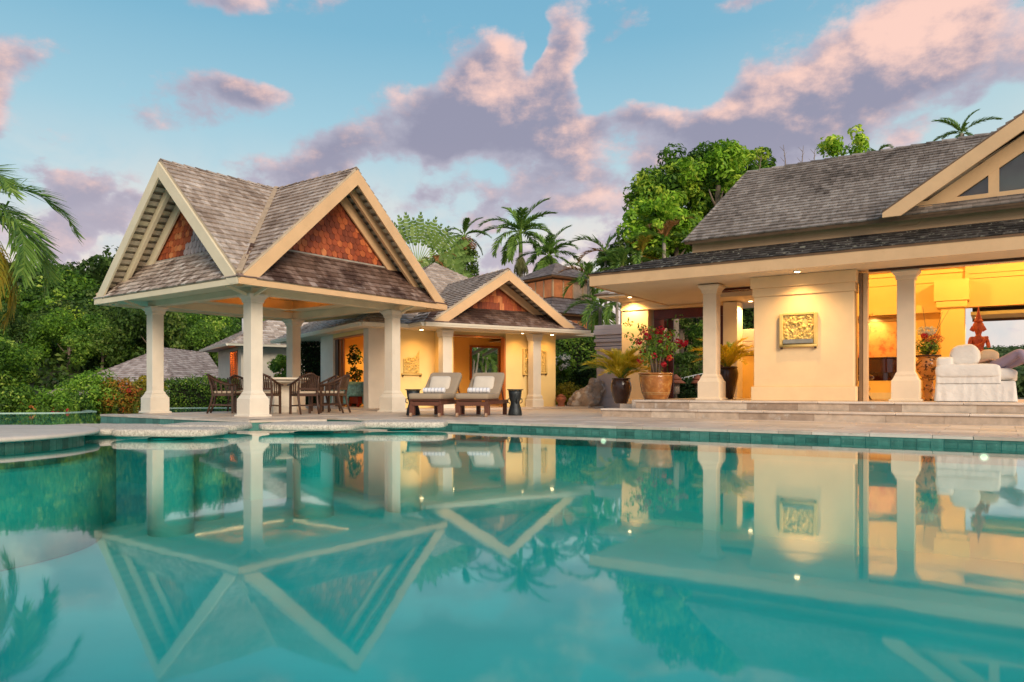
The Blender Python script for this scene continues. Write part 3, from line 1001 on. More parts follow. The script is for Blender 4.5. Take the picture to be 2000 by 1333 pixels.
isl = thing('round_platform', 'round stone slab on a teal tiled drum at the left end of the stepping stones', 'pool platform', (-8.0, 9.9, -1.55))
mb = MB(); mb.lathe((-8.0, 9.9, -.03), [(2.10, 0), (2.19, .012), (2.2, .035), (2.19, .058), (2.12, .07)], 72)
obj('top_slab', mb, mat('pale stone slab', (.60, .53, .45), .6, .12, 3, .15, 40), isl)
mb = MB(); mb.lathe((-8.0, 9.9, -.42), [(2.0, -1.1), (2.0, .385)], 72)
drum = obj('drum', mb, POOLFLOOR, isl)
for k in range(100):
    a0, a1 = 2 * math.pi * k / 100 + .0015, 2 * math.pi * (k + 1) / 100 - .0015
    if not (-130 < math.degrees((a0 + math.pi) % (2 * math.pi) - math.pi) < 20): continue
    for z0, z1 in ((-.20, -.045), (-.36, -.205)):
        vs = []
        for rr in (1.995, 2.012):
            for a, z in ((a0, z0), (a1, z0), (a1, z1), (a0, z1)):
                vs.append(Vector((-8.0 + rr * math.cos(a), 9.9 + rr * math.sin(a), z)))
        mb = MB(); mb.add(vs, [(4, 5, 6, 7), (0, 4, 7, 3), (1, 2, 6, 5), (3, 7, 6, 2), (0, 1, 5, 4)], random.random())
        obj('drum_tile', mb, TILE, drum)
mb = MB(); mb.lathe((-8.0, 9.9, -1.54), [(2.22, 0), (2.22, 1.15), (2.2, 1.16)], 72)
obj('underwater_step', mb, POOLLEDGE, isl)

# pool lamps under water
for px in (1180, 1922):
    u = VF.px(px, VFAR); c = vf(u, VFAR - .02, -.25)
    t = thing('pool_lamp', 'lit underwater pool lamp set in the far wall ' + ('below the dark potted palm' if px < 1500 else 'below the white sofa'), 'pool lamp', c, 'lamps in the pool wall')
    FF = Frame(c, VF.ex, VF.ey)
    for nm, r0, r1, m in (('rim', .0, .06, LAMPRIM), ('lens', 0, .04, POOLLAMP)):
        mb = MB(); y = 0 if nm == 'rim' else -.012
        k = 16
        pts = [FF.p(r1 * math.cos(2 * math.pi * i / k), y, r1 * math.sin(2 * math.pi * i / k)) for i in range(k)]
        mb.prism(pts, -VV * .012); obj(nm, mb, m, t)
    l = bpy.data.lights.new('pool_lamp_glow', 'SPOT'); l.energy = 5; l.color = (1, .85, .5); l.spot_size = R(150); l.shadow_soft_size = .06
    lo = bpy.data.objects.new('pool_lamp_glow', l); COL.objects.link(lo); lo.parent = t; lo.location = (-.02, -.05, 0)
    lo.rotation_euler = (-VV + Vector((0, 0, -.25))).to_track_quat('-Z', 'Y').to_euler()
# ------------------------------------------------------------------ pavilion
SIDE = 4.3
HW = SIDE / 2
PCC = PC0 + PE1 * HW + PE2 * HW
pav = thing('pavilion', 'open square pool pavilion with crossed shingled gables on four white columns', 'pavilion', PCC)
for i, j in ((0, 0), (1, 0), (0, 1), (1, 1)):
    column(pav, PFm, i * SIDE, j * SIDE, 0.007, 2.75)
FACES = [Face(PCC, -PE2), Face(PCC, -PE1), Face(PCC, PE2), Face(PCC, PE1)]   # right front, left front, two rear
ZR, ZE, OE, OG = 5.93, 2.93, 1.05, 1.0
HB = HW + OG              # half width of a gable
ZF = 2.97
prng = random.Random(3)


def pf(k, a, o, z): return FACES[k].p(a, HW + o, z)


# beams, ceiling, soffits, fascia
for k in range(4):
    mb = MB(); f = FACES[k]
    mb.prism([f.p(-HW - .13, HW - .13, 2.755), f.p(HW - .13, HW - .13, 2.755), f.p(HW - .13, HW + .13, 2.755), f.p(-HW - .13, HW + .13, 2.755)], (0, 0, .19))
    obj('beam', mb, CREAMTRIM, pav, bevel=.005)
    mb = MB()
    mb.prism([f.p(-HW - .14, HW + .14, 2.89), f.p(HW + .14, HW + .14, 2.89), f.p(HW + OE - .05, HW + OE - .05, 2.86), f.p(-HW - OE + .05, HW + OE - .05, 2.86)], (0, 0, .02))
    obj('eave_soffit', mb, CREAMTRIM, pav)
    mb = MB()
    mb.prism([f.p(-HB - .02, HW + OE - .045, 2.79), f.p(HB + .02, HW + OE - .045, 2.79), f.p(HB + .045, HW + OE, 2.79), f.p(-HB - .045, HW + OE, 2.79)], (0, 0, .12))
    obj('fascia', mb, TRIM if k in (0, 3) else CREAMTRIM, pav)  # right faces tan, left cream: warm sidelight put into the board colour
mb = MB(); mb.prism([pf(0, -HW + .1, -.1, 3.3), pf(0, HW - .1, -.1, 3.3), pf(2, -HW + .1, -.1, 3.3), pf(2, HW - .1, -.1, 3.3)], (0, 0, .03))
obj('ceiling', mb, CEILW, pav)
for k in range(4):
    f = FACES[k]
    mb = MB(); mb.prism([f.p(-HW + .1, HW - .1, 2.946), f.p(HW - .1, HW - .1, 2.946), f.p(HW - .02, HW - .02, 2.946), f.p(-HW + .02, HW - .02, 2.946)], (0, 0, .352))
    obj('tray_side', mb, CEILW, pav)
# knee braces under the corners
for k in (0, 1):
    for s in (-1, 1):
        mb = MB(); mb.beam(pf(k, s * (HW + .12), .2, 2.7), pf(k, s * (HW + .12), .75, 2.86), .05, .06)
        obj('brace', mb, CREAMTRIM, pav)
# roof
roof_mb = MB(); sets_g, sets_b = [], []
for k in range(4):
    for s in (-1, 1):
        tri = [pf(k, 0, OG, ZR), pf(k, s * HB, OG, ZF), Vector((PCC.x, PCC.y, ZR))]
        slab(roof_mb, tri, .05)
        def tf(c, t): return max(0, min(1, .22 + t * .5 + .3 * mnoise.noise(c * .9)))
        sets_g += shingles(tri, .185, .10, .19, .036, prng, tf)
    sk = [pf(k, -HB - .06, OE, ZE), pf(k, HB + .06, OE, ZE), pf(k, HW + .2, .2, 3.85), pf(k, -HW - .2, .2, 3.85)]
    slab(roof_mb, sk, .05)
    rs = shingles(sk, .16, .10, .20, .034, prng)
    if k == 0:
        for sh in rs:
            c = sh[3]; hgt = (c.z - ZE) / .9
            t = sh[2] * .55 + .40 * (1 - hgt) + .25 * mnoise.noise(c * 1.1) - .02
            sets_b.append(sh[:2] + (max(0, min(1, t)),) + sh[3:])
    else:
        sets_g += rs
roof = obj('roof', roof_mb, PALEBOARD, pav)
place_shingles([(sets_g, SH_GREY), (sets_b, SH_BROWN)], roof, 300)
apex = Vector((PCC.x, PCC.y, ZR))
for k in range(4):
    ridge_caps(roof, pf(k, 0, OG, ZR - .01), apex, SH_GREY, .10, .28, prng)
    # valley flashing strip
    mb = MB()
    v0, v1 = apex, pf(k, HB, OG, ZF)
    mb.beam(v0 + Vector((0, 0, .045)), v1 + Vector((0, 0, .07)), .12, .05)
    obj('valley_strip', mb, mat('weathered valley lead', (.40, .30, .20), .8, .2, 8), roof)
    # hip end board at the corner
for k in range(4):
    f = FACES[k]
    trim = TRIM if k in (0, 3) else CREAMTRIM  # boards coloured by face, as the warm light would tint them
    # red wall behind
    mb = MB(); zb = 3.80; za = 5.50
    hw_ = (ZR - .12 - zb) / ((ZR - ZF) / HB)
    mb.prism([pf(k, -hw_, .12, zb), pf(k, hw_, .12, zb), pf(k, 0, .12, ZR - .12)], f.n * .06)
    gw = obj('gable_wall', mb, RED_PLANK, pav)
    if k < 2:
        def tfs(a, z, t, k=k):
            if k == 1:
                g = .62 * a - .75 * (z - 3.85) + .55 + .35 * mnoise.noise(Vector((a * 2, z * 2, 3)))
                if g > .25: return prng.uniform(0, .13)
                return t * .8 + .2 if g < .1 else prng.uniform(.1, .9)
            return min(1, .2 + .62 * t * t + .35 * max(0, mnoise.noise(Vector((a * 1.2, z * 1.2, 8)))))
        fish_scales(gw, Face(f.o, f.n), HW + .18, 1.9, 3.86, 5.55, rng=prng, tone_f=tfs)
        mb = MB(); mb.prism([pf(k, -2.1, .19, 3.80), pf(k, 2.1, .19, 3.80), pf(k, 2.1, .26, 3.78), pf(k, -2.1, .26, 3.78)], (0, 0, .07))
        obj('sill_strip', mb, mat('grey timber strip', (.34, .30, .25), .8, .2, 6), pav)
    for s in (-1, 1):
        mb = MB(); rake(mb, f, s, HW + OG + .003, HW + OG + .055, HB, ZR, ZF, .055, .36)
        obj('bargeboard', mb, trim, pav, bevel=.004)
        mb = MB(); rake(mb, f, s, HW + .60, HW + .68, HB - .12, ZR - .12, ZF, .10, .22)
        obj('fly_rafter', mb, trim, pav)
        mb = MB(); rake(mb, f, s, HW + .265, HW + .31, HB - .55, ZR - .14, ZF + .42, .13, .33)
        obj('gable_trim', mb, trim, pav)
        if k < 2:
            sl = math.atan2(ZR - ZF, HB); L_ = HB / math.cos(sl)
            x = .22
            while x < L_ - .25:
                a = x * math.cos(sl); z = ZR - x * math.sin(sl) - .135
                mb = MB()
                t_ = f.t * s * math.cos(sl) + Vector((0, 0, -math.sin(sl)))
                up = f.t * s * math.sin(sl) + Vector((0, 0, math.cos(sl)))
                mb.beam(pf(k, s * a, .20, z), pf(k, s * a, OG, z), .115, .022, up)
                obj('soffit_board', mb, SOFFITW if prng.random() > .3 else CREAMTRIM, pav); x += .205
# cove strips on top of the beams wash the tray ceiling
for k in range(4):
    f = FACES[k]
    t = thing('cove_light', 'warm light strip along the top of the %s pavilion beam' % ('right front', 'left front', 'left rear', 'right rear')[k], 'strip light', pf(k, 0, -.22, 2.96), 'light strips in the pavilion ceiling')
    mb = MB(); F_ = Frame(f.p(0, HW - .22, 0), f.t, f.n)
    mb.box(F_, -1.6, 1.6, -.42, .10, 2.947, 2.97); obj('rail', mb, CREAMTRIM, t)
    mb = MB(); mb.box(F_, -1.5, 1.5, -.37, -.32, 2.971, 2.976); obj('diffuser', mb, LAMPWARM, t)
    l = bpy.data.lights.new('cove_glow', 'AREA'); l.shape = 'RECTANGLE'; l.size = 2.8; l.size_y = .05; l.energy = 4.0; l.color = (1, .66, .28)
    lo = bpy.data.objects.new('cove_glow', l); COL.objects.link(lo); lo.parent = t; lo.location = -f.n * .345 + Vector((0, 0, .03))
    m3 = Matrix((f.t, f.n, f.t.cross(f.n))).transposed()
    lo.rotation_euler = (m3 @ Matrix.Rotation(R(180), 3, 'X')).to_euler()
# ------------------------------------------------------------------ guest house (middle)
GF = Frame((.725, 23.9, 0), (.8458, .5336), (-.5336, .8458))
grng = random.Random(5)
GZ = .06                                                  # its floor
gh = thing('guest_house', 'cream guest house behind the loungers with red gabled porch and glowing yellow rooms', 'house', GF.p(-1, 4, 0))
mb = MB(); mb.prism([GF.p(-5.5, -.55, .004), GF.p(2.4, -.55, .004), GF.p(2.4, 9.5, .004), GF.p(-5.5, 9.5, .004)], (0, 0, GZ - .004))
obj('floor', mb, DECK, gh)
EZ = 2.44                                                 # eave
GX0, GX1, GY0, GY1 = -5.78, 2.4, .14, 9.7
AP = GF.p(-1.1, 5.0, 5.3)
WT = 2.56
# walls: pieces butted end to end
def gwall(a0, a1, b0, b1, z0, z1, m=PLASTER, name='wall'):
    mb = MB(); mb.box(GF, a0, a1, b0, b1, z0, z1); return obj(name, mb, m, gh, bevel=.006)
YELLOW = mat('glow tinted plaster', (.84, .62, .26), .75, .06, 1.0, .05, 50)  # yellow lamp glow put into the plaster colour
gwall(-5.3, -4.75, .85, 1.05, GZ, WT)                       # corner pier
gwall(-4.75, -2.95, .85, 1.05, GZ, WT, YELLOW)
gwall(-3.15, -2.95, -.02, .85, GZ, WT, YELLOW)             # return beside the porch opening
gwall(-2.95, -.9, .45, .60, 2.25, WT, YELLOW, 'lintel')
gwall(-.9, 1.05, .30, .50, GZ, WT, YELLOW)
gwall(.85, 1.05, .50, 2.2, GZ, WT, YELLOW)
gwall(1.05, 1.7, 2.0, 2.2, GZ, WT, YELLOW)
gwall(1.7, 1.9, 2.0, 4.8, GZ, WT, YELLOW)
# left side wall with the wide opening
gwall(-5.3, -5.1, 1.05, 1.25, GZ, WT)
gwall(-5.3, -5.1, 1.25, 4.0, 2.30, WT, YELLOW, 'lintel')
gwall(-5.3, -5.1, 4.0, 5.3, GZ, WT, PLASTER)
gwall(-4.0, -3.8, 5.3, 9.3, GZ, WT)
gwall(-5.1, -4.0, 5.1, 5.3, GZ, WT)
# inner rooms
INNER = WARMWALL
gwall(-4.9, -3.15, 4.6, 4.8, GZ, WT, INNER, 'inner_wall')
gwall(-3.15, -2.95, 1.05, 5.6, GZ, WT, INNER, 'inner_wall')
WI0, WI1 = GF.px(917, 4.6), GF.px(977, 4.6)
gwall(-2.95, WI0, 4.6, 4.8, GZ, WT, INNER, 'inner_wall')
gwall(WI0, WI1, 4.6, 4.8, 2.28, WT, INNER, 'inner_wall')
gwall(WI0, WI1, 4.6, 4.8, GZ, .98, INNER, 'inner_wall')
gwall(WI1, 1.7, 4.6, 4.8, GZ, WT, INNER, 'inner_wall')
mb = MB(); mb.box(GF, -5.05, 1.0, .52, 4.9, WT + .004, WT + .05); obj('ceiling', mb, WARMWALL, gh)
# columns of the porch
for a in (-3.215, 0):
    column(gh, GF, a, 0, 0.02, 2.38, .15, .21, .36, .2)
mb = MB(); mb.box(GF, -3.45, .3, -.13, .13, 2.383, 2.52); obj('beam', mb, CREAMTRIM, gh)
# sliding doors: leaves stacked at the left of the porch opening, frame at the right, track above
for i, (a, b) in enumerate(((-2.86, .62), (-2.72, .70), (-2.6, .78))):
    mb = MB(); mb.box(GF, a, a + .09, b, b + .05, GZ + .01, 2.245); obj('door_leaf', mb, DOORWOOD, gh, bevel=.004)
mb = MB(); mb.box(GF, -.965, -.903, .30, .50, GZ, 2.25); obj('door_jamb', mb, DOORWOOD, gh)
mb = MB(); mb.box(GF, -2.93, -.97, .33, .44, 2.25, 2.30); obj('door_track', mb, DOORWOOD, gh)
for a in (WI0 + .004, WI1 - .08):
    mb = MB(); mb.box(GF, a, a + .076, 4.55, 4.598, .99, 2.275); w_ = obj('window_frame', mb, DOORWOOD, gh)
mb = MB(); mb.box(GF, WI0 + .084, WI1 - .084, 4.55, 4.598, 2.2, 2.275); obj('window_frame', mb, DOORWOOD, gh)
for k in range(5):
    a = WI0 - .5 + k * .62
    mb = MB(); mb.beam(GF.p(a, 4.85, 2.5), GF.p(a + .1, 7.2, 2.05), .07, .1); obj('veranda_rafter', mb, CREAMTRIM, gh)
# left opening: door leaves and track
for i, b in enumerate((3.85, 3.7, 3.55)):
    mb = MB(); mb.box(GF, -5.23 + .05 * i, -5.19 + .05 * i, b - .12, b + .14, GZ + .01, 2.295); obj('door_leaf', mb, DOORWOOD if i else DARKWOOD, gh)
mb = MB(); mb.box(GF, -5.295, -5.12, 1.26, 3.98, 2.25, 2.297); obj('door_track', mb, DOORWOOD, gh)
# eave soffit, fascia and gutters
mb = MB()
def ring(a0, a1, b0, b1): return [GF.p(a0, b0), GF.p(a1, b0), GF.p(a1, b1), GF.p(a0, b1)]
o_, i_ = ring(GX0 + .04, GX1 - .04, GY0 + .04, GY1 - .04), ring(-4.95, 1.0, 1.0, 5.2)
for k in range(4):
    q = [o_[k], o_[(k + 1) % 4], i_[(k + 1) % 4], i_[k]]
    mb.prism([p + Vector((0, 0, EZ - .02)) for p in q], (0, 0, .018))
obj('eave_soffit', mb, SOFFITW, gh)
def gutter(p, q, out):
    d = (q - p).normalized(); mb = MB(); out = Vector(out)
    prof = [(0, 0), (.07, .0), (.085, .04), (.10, .05), (.115, .095), (.115, .11), (0, .11)]
    mb.prism([p + out * x + Vector((0, 0, z)) for x, z in prof], q - p)
    return obj('gutter', mb, GUTTER, gh)
gx, gy = GF.ex, GF.ey
gutter(GF.p(GX0, GY0 - .004, EZ - .03), GF.p(-4.28, GY0 - .004, EZ - .03), -gy)
gutter(GF.p(GX0, GY1, EZ - .03), GF.p(GX0, GY0, EZ - .03), -gx)
gutter(GF.p(-4.28, -.80, EZ - .03), GF.p(1.58, -.80, EZ - .03), -gy)
gutter(GF.p(-4.284, GY0, EZ - .03), GF.p(-4.284, -.80, EZ - .03), -gx)
gutter(GF.p(1.6, GY0 - .1, EZ - .03), GF.p(GX1, GY0 - .1, EZ - .03), -gy)
mb = MB(); mb.prism([GF.p(-4.2, -.76, EZ - .02), GF.p(1.55, -.76, EZ - .02), GF.p(1.55, .20, EZ - .02), GF.p(-4.2, .20, EZ - .02)], (0, 0, .017)); obj('eave_soffit', mb, SOFFITW, gh)
# hip roof
corner = [GF.p(GX0, GY0, EZ + .09), GF.p(GX1, GY0, EZ + .09), GF.p(GX1, GY1, EZ + .09), GF.p(GX0, GY1, EZ + .09)]
rmb = MB(); sg, sb = [], []
for k in range(4):
    tri = [corner[k], corner[(k + 1) % 4], AP]
    slab(rmb, tri, .06)
    if k in (0, 3): sg += shingles(tri, .18, .11, .21, .034, grng, lambda c, t: min(1, t * .5 + .3))
# porch gable: ridge runs back into the hip
GFc = Face(GF.p(-1.45, 0), -gy)
GHB, GZR, GZF = 2.55, 4.27, 2.60
def gp(a, o, z): return GFc.p(a, o, z)
# depth where the ridge meets the hip front plane: z = EZ+.09 + (b-GY0)*slope
hs = (AP.z - EZ - .09) / (5.0 - GY0)
b_ridge = GY0 + (GZR - EZ - .09) / hs; b_foot = GY0 + (GZF - EZ - .09) / hs
for s in (-1, 1):
    tri = [gp(0, .72, GZR), gp(s * GHB, .72, GZF), gp(s * GHB, -b_foot, GZF), gp(0, -b_ridge, GZR)]
    slab(rmb, tri, .05)
    sg += shingles(tri, .17, .11, .21, .034, grng, lambda c, t: min(1, t * .5 + .25))
GSK = [gp(-2.85, .80, EZ + .09), gp(3.05, .80, EZ + .09), gp(2.2, .0, 3.10), gp(-2.1, .0, 3.10)]
slab(rmb, GSK, .05)
for sh in shingles(GSK, .15, .11, .21, .032, grng):
    hgt = (sh[3].z - EZ) / .65
    sb.append(sh[:2] + (max(0, min(1, sh[2] * .55 + .38 * (1 - hgt))),) + sh[3:])
# little side returns of the skirt
for s, a1, a0 in ((-1, -2.85, -2.1), (1, 3.05, 2.2)):
    tri = [gp(a1, .80, EZ + .09), gp(a1, -.5, EZ + .09), gp(a0, -.5, 3.10), gp(a0, 0, 3.10)]
    slab(rmb, tri, .05); sg += shingles(tri, .18, .15, .3, .03, grng)
groof = obj('roof', rmb, PALEBOARD, gh)
place_shingles([(sg, SH_GREY), (sb, SH_BROWN)], groof, 290)
ridge_caps(groof, gp(0, .72, GZR), gp(0, -b_ridge, GZR), SH_GREY, .1, .3, grng)
ridge_caps(groof, corner[0], AP, SH_GREY, .1, .3, grng)
mb = MB(); zt = GZR - .15; sl = (GZR - GZF) / GHB; hw_ = (zt - 3.05) / sl
mb.prism([gp(-hw_, -.06, 3.05), gp(hw_, -.06, 3.05), gp(0, -.06, zt)], GFc.n * .05)
gw = obj('gable_wall', mb, RED_PLANK, gh)
def fish_planks():
    w, ex = .16, .22
    for r in range(4):
        z = 3.09 + r * ex
        hw = max(0, (3.88 - z) / sl) + .1
        n = int(2 * hw / w)
        for i in range(n + 1):
            a = -hw + i * w + (r % 2) * .08
            h = ex * 1.25; dz = grng.uniform(-.02, .02)
            mb = MB(); mb.prism([gp(a + .003, .0, z + dz), gp(a + w - .003, .0, z + dz), gp(a + w - .003, -.008, z + h), gp(a + .003, -.008, z + h)], GFc.n * (.016 + grng.uniform(0, .006)), min(1, max(.2, grng.uniform(.25, .95))))
            obj('scale_shingle', mb, SCALE, gw)
fish_planks()
for s in (-1, 1):
    mb = MB(); rake(mb, GFc, s, .723, .78, GHB, GZR, GZF, .05, .30); obj('bargeboard', mb, TRIM, gh, bevel=.004)
    mb = MB(); rake(mb, GFc, s, .10, .16, GHB - .35, GZR - .12, GZF + .2, .10, .26); obj('gable_trim', mb, TRIM, gh)
    ang = math.atan2(GZR - GZF, GHB); x = .2
    while x < GHB / math.cos(ang) - .3:
        a = x * math.cos(ang); z = GZR - x * math.sin(ang) - .11
        up = GFc.t * s * math.sin(ang) + Vector((0, 0, math.cos(ang)))
        mb = MB(); mb.beam(gp(s * a, .02, z), gp(s * a, .71, z), .10, .02, up); obj('soffit_board', mb, SOFFITW, gh); x += .2

# lamps inside the rooms
def ceiling_lamp(c, label, energy, color=(1, .52, .14), size=R(150), parent_z=.03, r=.075, spot=True, group=None, blend=.5):
    t = thing('downlight', label, 'ceiling lamp', c, group)
    mb = MB(); mb.lathe(c, [(r, -.014), (r * 1.05, -.006), (r * 1.05, .012)], 20); obj('rim', mb, LAMPRIM, t)
    mb = MB(); mb.lathe(c, [(r * .72, -.020), (r * .72, -.0145)], 20); obj('lens', mb, LAMPON, t)
    l = bpy.data.lights.new('downlight_beam', 'SPOT'); l.energy = energy; l.color = color; l.spot_size = size; l.spot_blend = blend; l.shadow_soft_size = .04
    lo = bpy.data.objects.new('downlight_beam', l); COL.objects.link(lo); lo.parent = t; lo.location = (0, 0, -.04)
    return t
ceiling_lamp(GF.p(-4.0, 3.2, WT - .012), 'lamp in the ceiling of the room with the elephant figure', 130, group='lamps inside the guest house')
ceiling_lamp(GF.p(-1.6, 2.6, WT - .012), 'lamp in the ceiling behind the two loungers', 120, group='lamps inside the guest house')
PG = 'lamps under the guest house porch eave'
ceiling_lamp(GF.p(-3.85, .30, EZ - .035), 'lamp under the porch eave above the wide carved wall panel', 30, blend=.8, group=PG)
ceiling_lamp(GF.p(-.55, -.10, EZ - .035), 'lamp under the porch eave left of the right porch column', 20, blend=.8, group=PG)
ceiling_lamp(GF.p(.62, -.10, EZ - .035), 'lamp under the porch eave right of the right porch column', 20, blend=.8, group=PG)
ceiling_lamp(GF.p(-1.9, .10, EZ - .035), 'lamp under the porch eave in front of the sliding doors', 28, blend=.8, group=PG)

# wall plaques on the porch
def carved_panel(F, a, z, w, h, b, label, wing=False, mcarve=CARVE):
    """relief panel hung on a wall: F.ey points into the wall"""
    t = thing('wall_plaque', label, 'wall panel', F.p(a, b, z), 'carved stone wall panels')
    n, m_ = 40, 36
    vs, fs = [], []
    for j in range(m_ + 1):
        for i in range(n + 1):
            x, y = i / n, j / m_
            hh = h
            if wing: hh = h * (.56 + .07 * math.sin(x * 6.3) + .44 * x ** 2.4)
            q = Vector((x * w * 8.5, y * h * 8.5, a * 7.3))
            rel = mnoise.fractal(q * 1.4, .7, 2.0, 4) * .05 + abs(mnoise.noise(q * 2.3)) * .045
            edge = min(x, 1 - x, y, 1 - y)
            rel = rel * min(1, edge * 14)
            vs.append(F.p(a - w / 2 + x * w, b - .035 - max(-.02, rel), z + y * hh))
    for j in range(m_):
        for i in range(n):
            k = j * (n + 1) + i; fs.append((k, k + 1, k + n + 2, k + n + 1))
    k0 = len(vs)
    mb = MB(); mb.add(vs, fs, .5, False)
    obj('relief', mb, mcarve, t)
    fw = .07
    if not wing:
        for (a0, a1, z0, z1) in ((-w / 2 - fw, -w / 2, -.02, h + .04), (w / 2, w / 2 + fw, -.02, h + .04), (-w / 2, w / 2, h, h + .05)):
            mb = MB(); mb.box(F, a + a0, a + a1, b - .075, b - .003, z + z0, z + z1); obj('frame_bar', mb, CARVEFR, t, bevel=.01)
    mb = MB(); mb.box(F, a - w / 2, a + w / 2, b - .03, b - .004, z - .0, z + (h if not wing else h * .6)); obj('backing', mb, CARVEFR, t)
    mb = MB(); mb.tube([F.p(a - w / 2 - fw, b - .05, z - .045), F.p(a + w / 2 + fw, b - .05, z - .045)], .032, 8); obj('ledge', mb, CARVEFR, t)
    for s in (-1, 1):
        mb = MB(); mb.box(F, a + s * (w / 2 + .03) - .02, a + s * (w / 2 + .03) + .02, b - .075, b - .003, z - .11, z - .075); obj('peg', mb, DARKWOOD, t)
    return t
a_ = GF.px(803, .85)
carved_panel(GF, a_, 1.12, .52, .72, .85, 'carved yellow stone panel with a swooping wing shaped top on the porch wall', True)
carved_panel(GF, GF.px(1027.5, .30), 1.15, .16, .75, .30, 'narrow carved panel on the porch wall left of the right porch column')
carved_panel(GF, GF.px(1060, .30), 1.20, .14, .66, .30, 'narrow carved panel partly behind the right porch column')

# back wing
bw = thing('back_wing', 'low grey roofed wing with louvred window behind the dining chairs', 'house', GF.p(-5, 13, 0))
BX0, BX1, BY0, BY1 = -7.0, 2.0, 11.9, 18.0
mb = MB(); mb.box(GF, -6.35, 1.5, 12.6, 12.8, -.2, 2.5)
obj('wall', mb, PLASTER, bw)
mb = MB(); mb.box(GF, -6.35, -6.15, 12.8, 13.2, -.2, 2.5); mb.box(GF, -6.35, -6.15, 14.6, 17.4, -.2, 2.5); mb.box(GF, -6.35, -6.15, 13.2, 14.6, -.2, .62); mb.box(GF, -6.35, -6.15, 13.2, 14.6, 2.30, 2.5)
obj('side_wall', mb, PLASTER, bw)
mb = MB(); mb.box(GF, -6.33, -6.2, 13.2, 14.6, .62, 2.3)
mbf = MB()
wf = thing('w', '', '') if False else None
frame = MB()
for a, b in ((13.2, 13.26), (13.62, 13.68), (14.08, 14.14), (14.54, 14.6)):
    frame.box(GF, -6.39, -6.30, a, b, .62, 2.3)
frame.box(GF, -6.39, -6.30, 13.26, 14.54, .62, .68); frame.box(GF, -6.39, -6.30, 13.26, 14.54, 2.24, 2.3)
fo = obj('window_frame', frame, DOORWOOD, bw)
for (b0, b1) in ((13.27, 13.61), (13.69, 14.07), (14.15, 14.53)):
    for k in range(17):
        z = .72 + k * .09
        mb = MB(); mb.beam(GF.p(-6.345, b0, z), GF.p(-6.345, b1, z), .075, .012, (GF.ex * .6 + Vector((0, 0, .8))).normalized()); obj('louvre', mb, DOORWOOD, fo)
mb = MB(); mb.box(GF, -5.6, -5.55, 12.9, 15.2, 0, 2.45); obj('inner_wall', mb, WARMWALL, bw)
o2, i2 = ring(BX0 + .03, BX1, BY0 + .03, BY1), ring(-6.2, 1.4, 12.7, 17)
mb = MB()
for k in range(4):
    q = [o2[k], o2[(k + 1) % 4], i2[(k + 1) % 4], i2[k]]
    mb.prism([p + Vector((0, 0, EZ - .02)) for p in q], (0, 0, .018))
obj('eave_soffit', mb, DARKWOOD, bw)
rm = MB(); zc = EZ + .07
c = [GF.p(BX0, BY0, zc), GF.p(BX1, BY0, zc), GF.p(BX1, BY1, zc), GF.p(BX0, BY1, zc)]
r0, r1 = GF.p(BX0 + 3.05, (BY0 + BY1) / 2, 4.2), GF.p(BX1, (BY0 + BY1) / 2, 4.2)
polys = [[c[0], c[1], r1, r0], [c[2], c[3], r0, r1], [c[3], c[0], r0]]
sg = []
for pl in polys: slab(rm, pl, .06)
for pl in (polys[0], polys[2]): sg += shingles(pl, .2, .18, .34, .03, grng, lambda c, t: min(1, t * .8 + .2))
br = obj('roof', rm, ROOFUNDER, bw)
place_shingles([(sg, SH_GREY)], br, 120)
ridge_caps(br, c[0], r0, SH_GREY, .1, .3, grng)
for p, q, out in ((c[0], c[1], -gy), (c[3], c[0], -gx)):
    mb = MB(); mb.prism([p + out * x + Vector((0, 0, z - .1)) for x, z in ((0, 0), (.08, 0), (.11, .09), (0, .09))], q - p); obj('gutter', mb, GUTTER, bw)
mb = MB(); c_ = GF.p(-5.9, 14.2, 0); mb.tube([c_ + Vector((0, 0, 3.0)), c_ + Vector((0, 0, 3.75))], .07, 10); obj('vent_pipe', mb, STEEL, bw)
l = bpy.data.lights.new('back_wing_lamp', 'POINT'); l.energy = 60; l.color = (1, .55, .2); l.shadow_soft_size = .1
lo = bpy.data.objects.new('room_lamp', l); COL.objects.link(lo); lo.parent = bw; lo.location = GF.p(-5.85, 14, 1.9) - wloc(bw)

# low hip roof beyond the hedge (pool house set lower on the slope)
ph = thing('pool_house', 'grey hipped shingle roof of a lower building beyond the hedge on the left', 'house', P(300, 750, 31))
apx = P(318, 680, 39); rb = P(405, 690, 43)
l0, f0, r0_ = P(82, 772, 36.5), P(352, 792, 33.5), P(455, 762, 40)
rm = MB(); sg = []
for pl in ([l0, f0, apx], [f0, r0_, rb, apx]):
    slab(rm, pl, .05); sg += shingles(pl, .18, .2, .4, .03, grng, lambda c, t: min(1, t * .7 + .35))
bk = P(160, 772, 48)
slab(rm, [bk, l0, apx], .05)
pr = obj('roof', rm, ROOFUNDER, ph)
place_shingles([(sg, SH_FAR)], pr, 150)
ridge_caps(pr, f0, apx, SH_FAR, .1, .3, grng); ridge_caps(pr, apx, rb, SH_FAR, .1, .3, grng); ridge_caps(pr, l0, apx, SH_FAR, .1, .3, grng)
mb = MB(); mb.prism([P(120, 776, 37.5), P(345, 793, 35), P(440, 770, 40), P(220, 772, 46)], (0, 0, -2.2)); obj('wall', mb, PLASTER, ph)

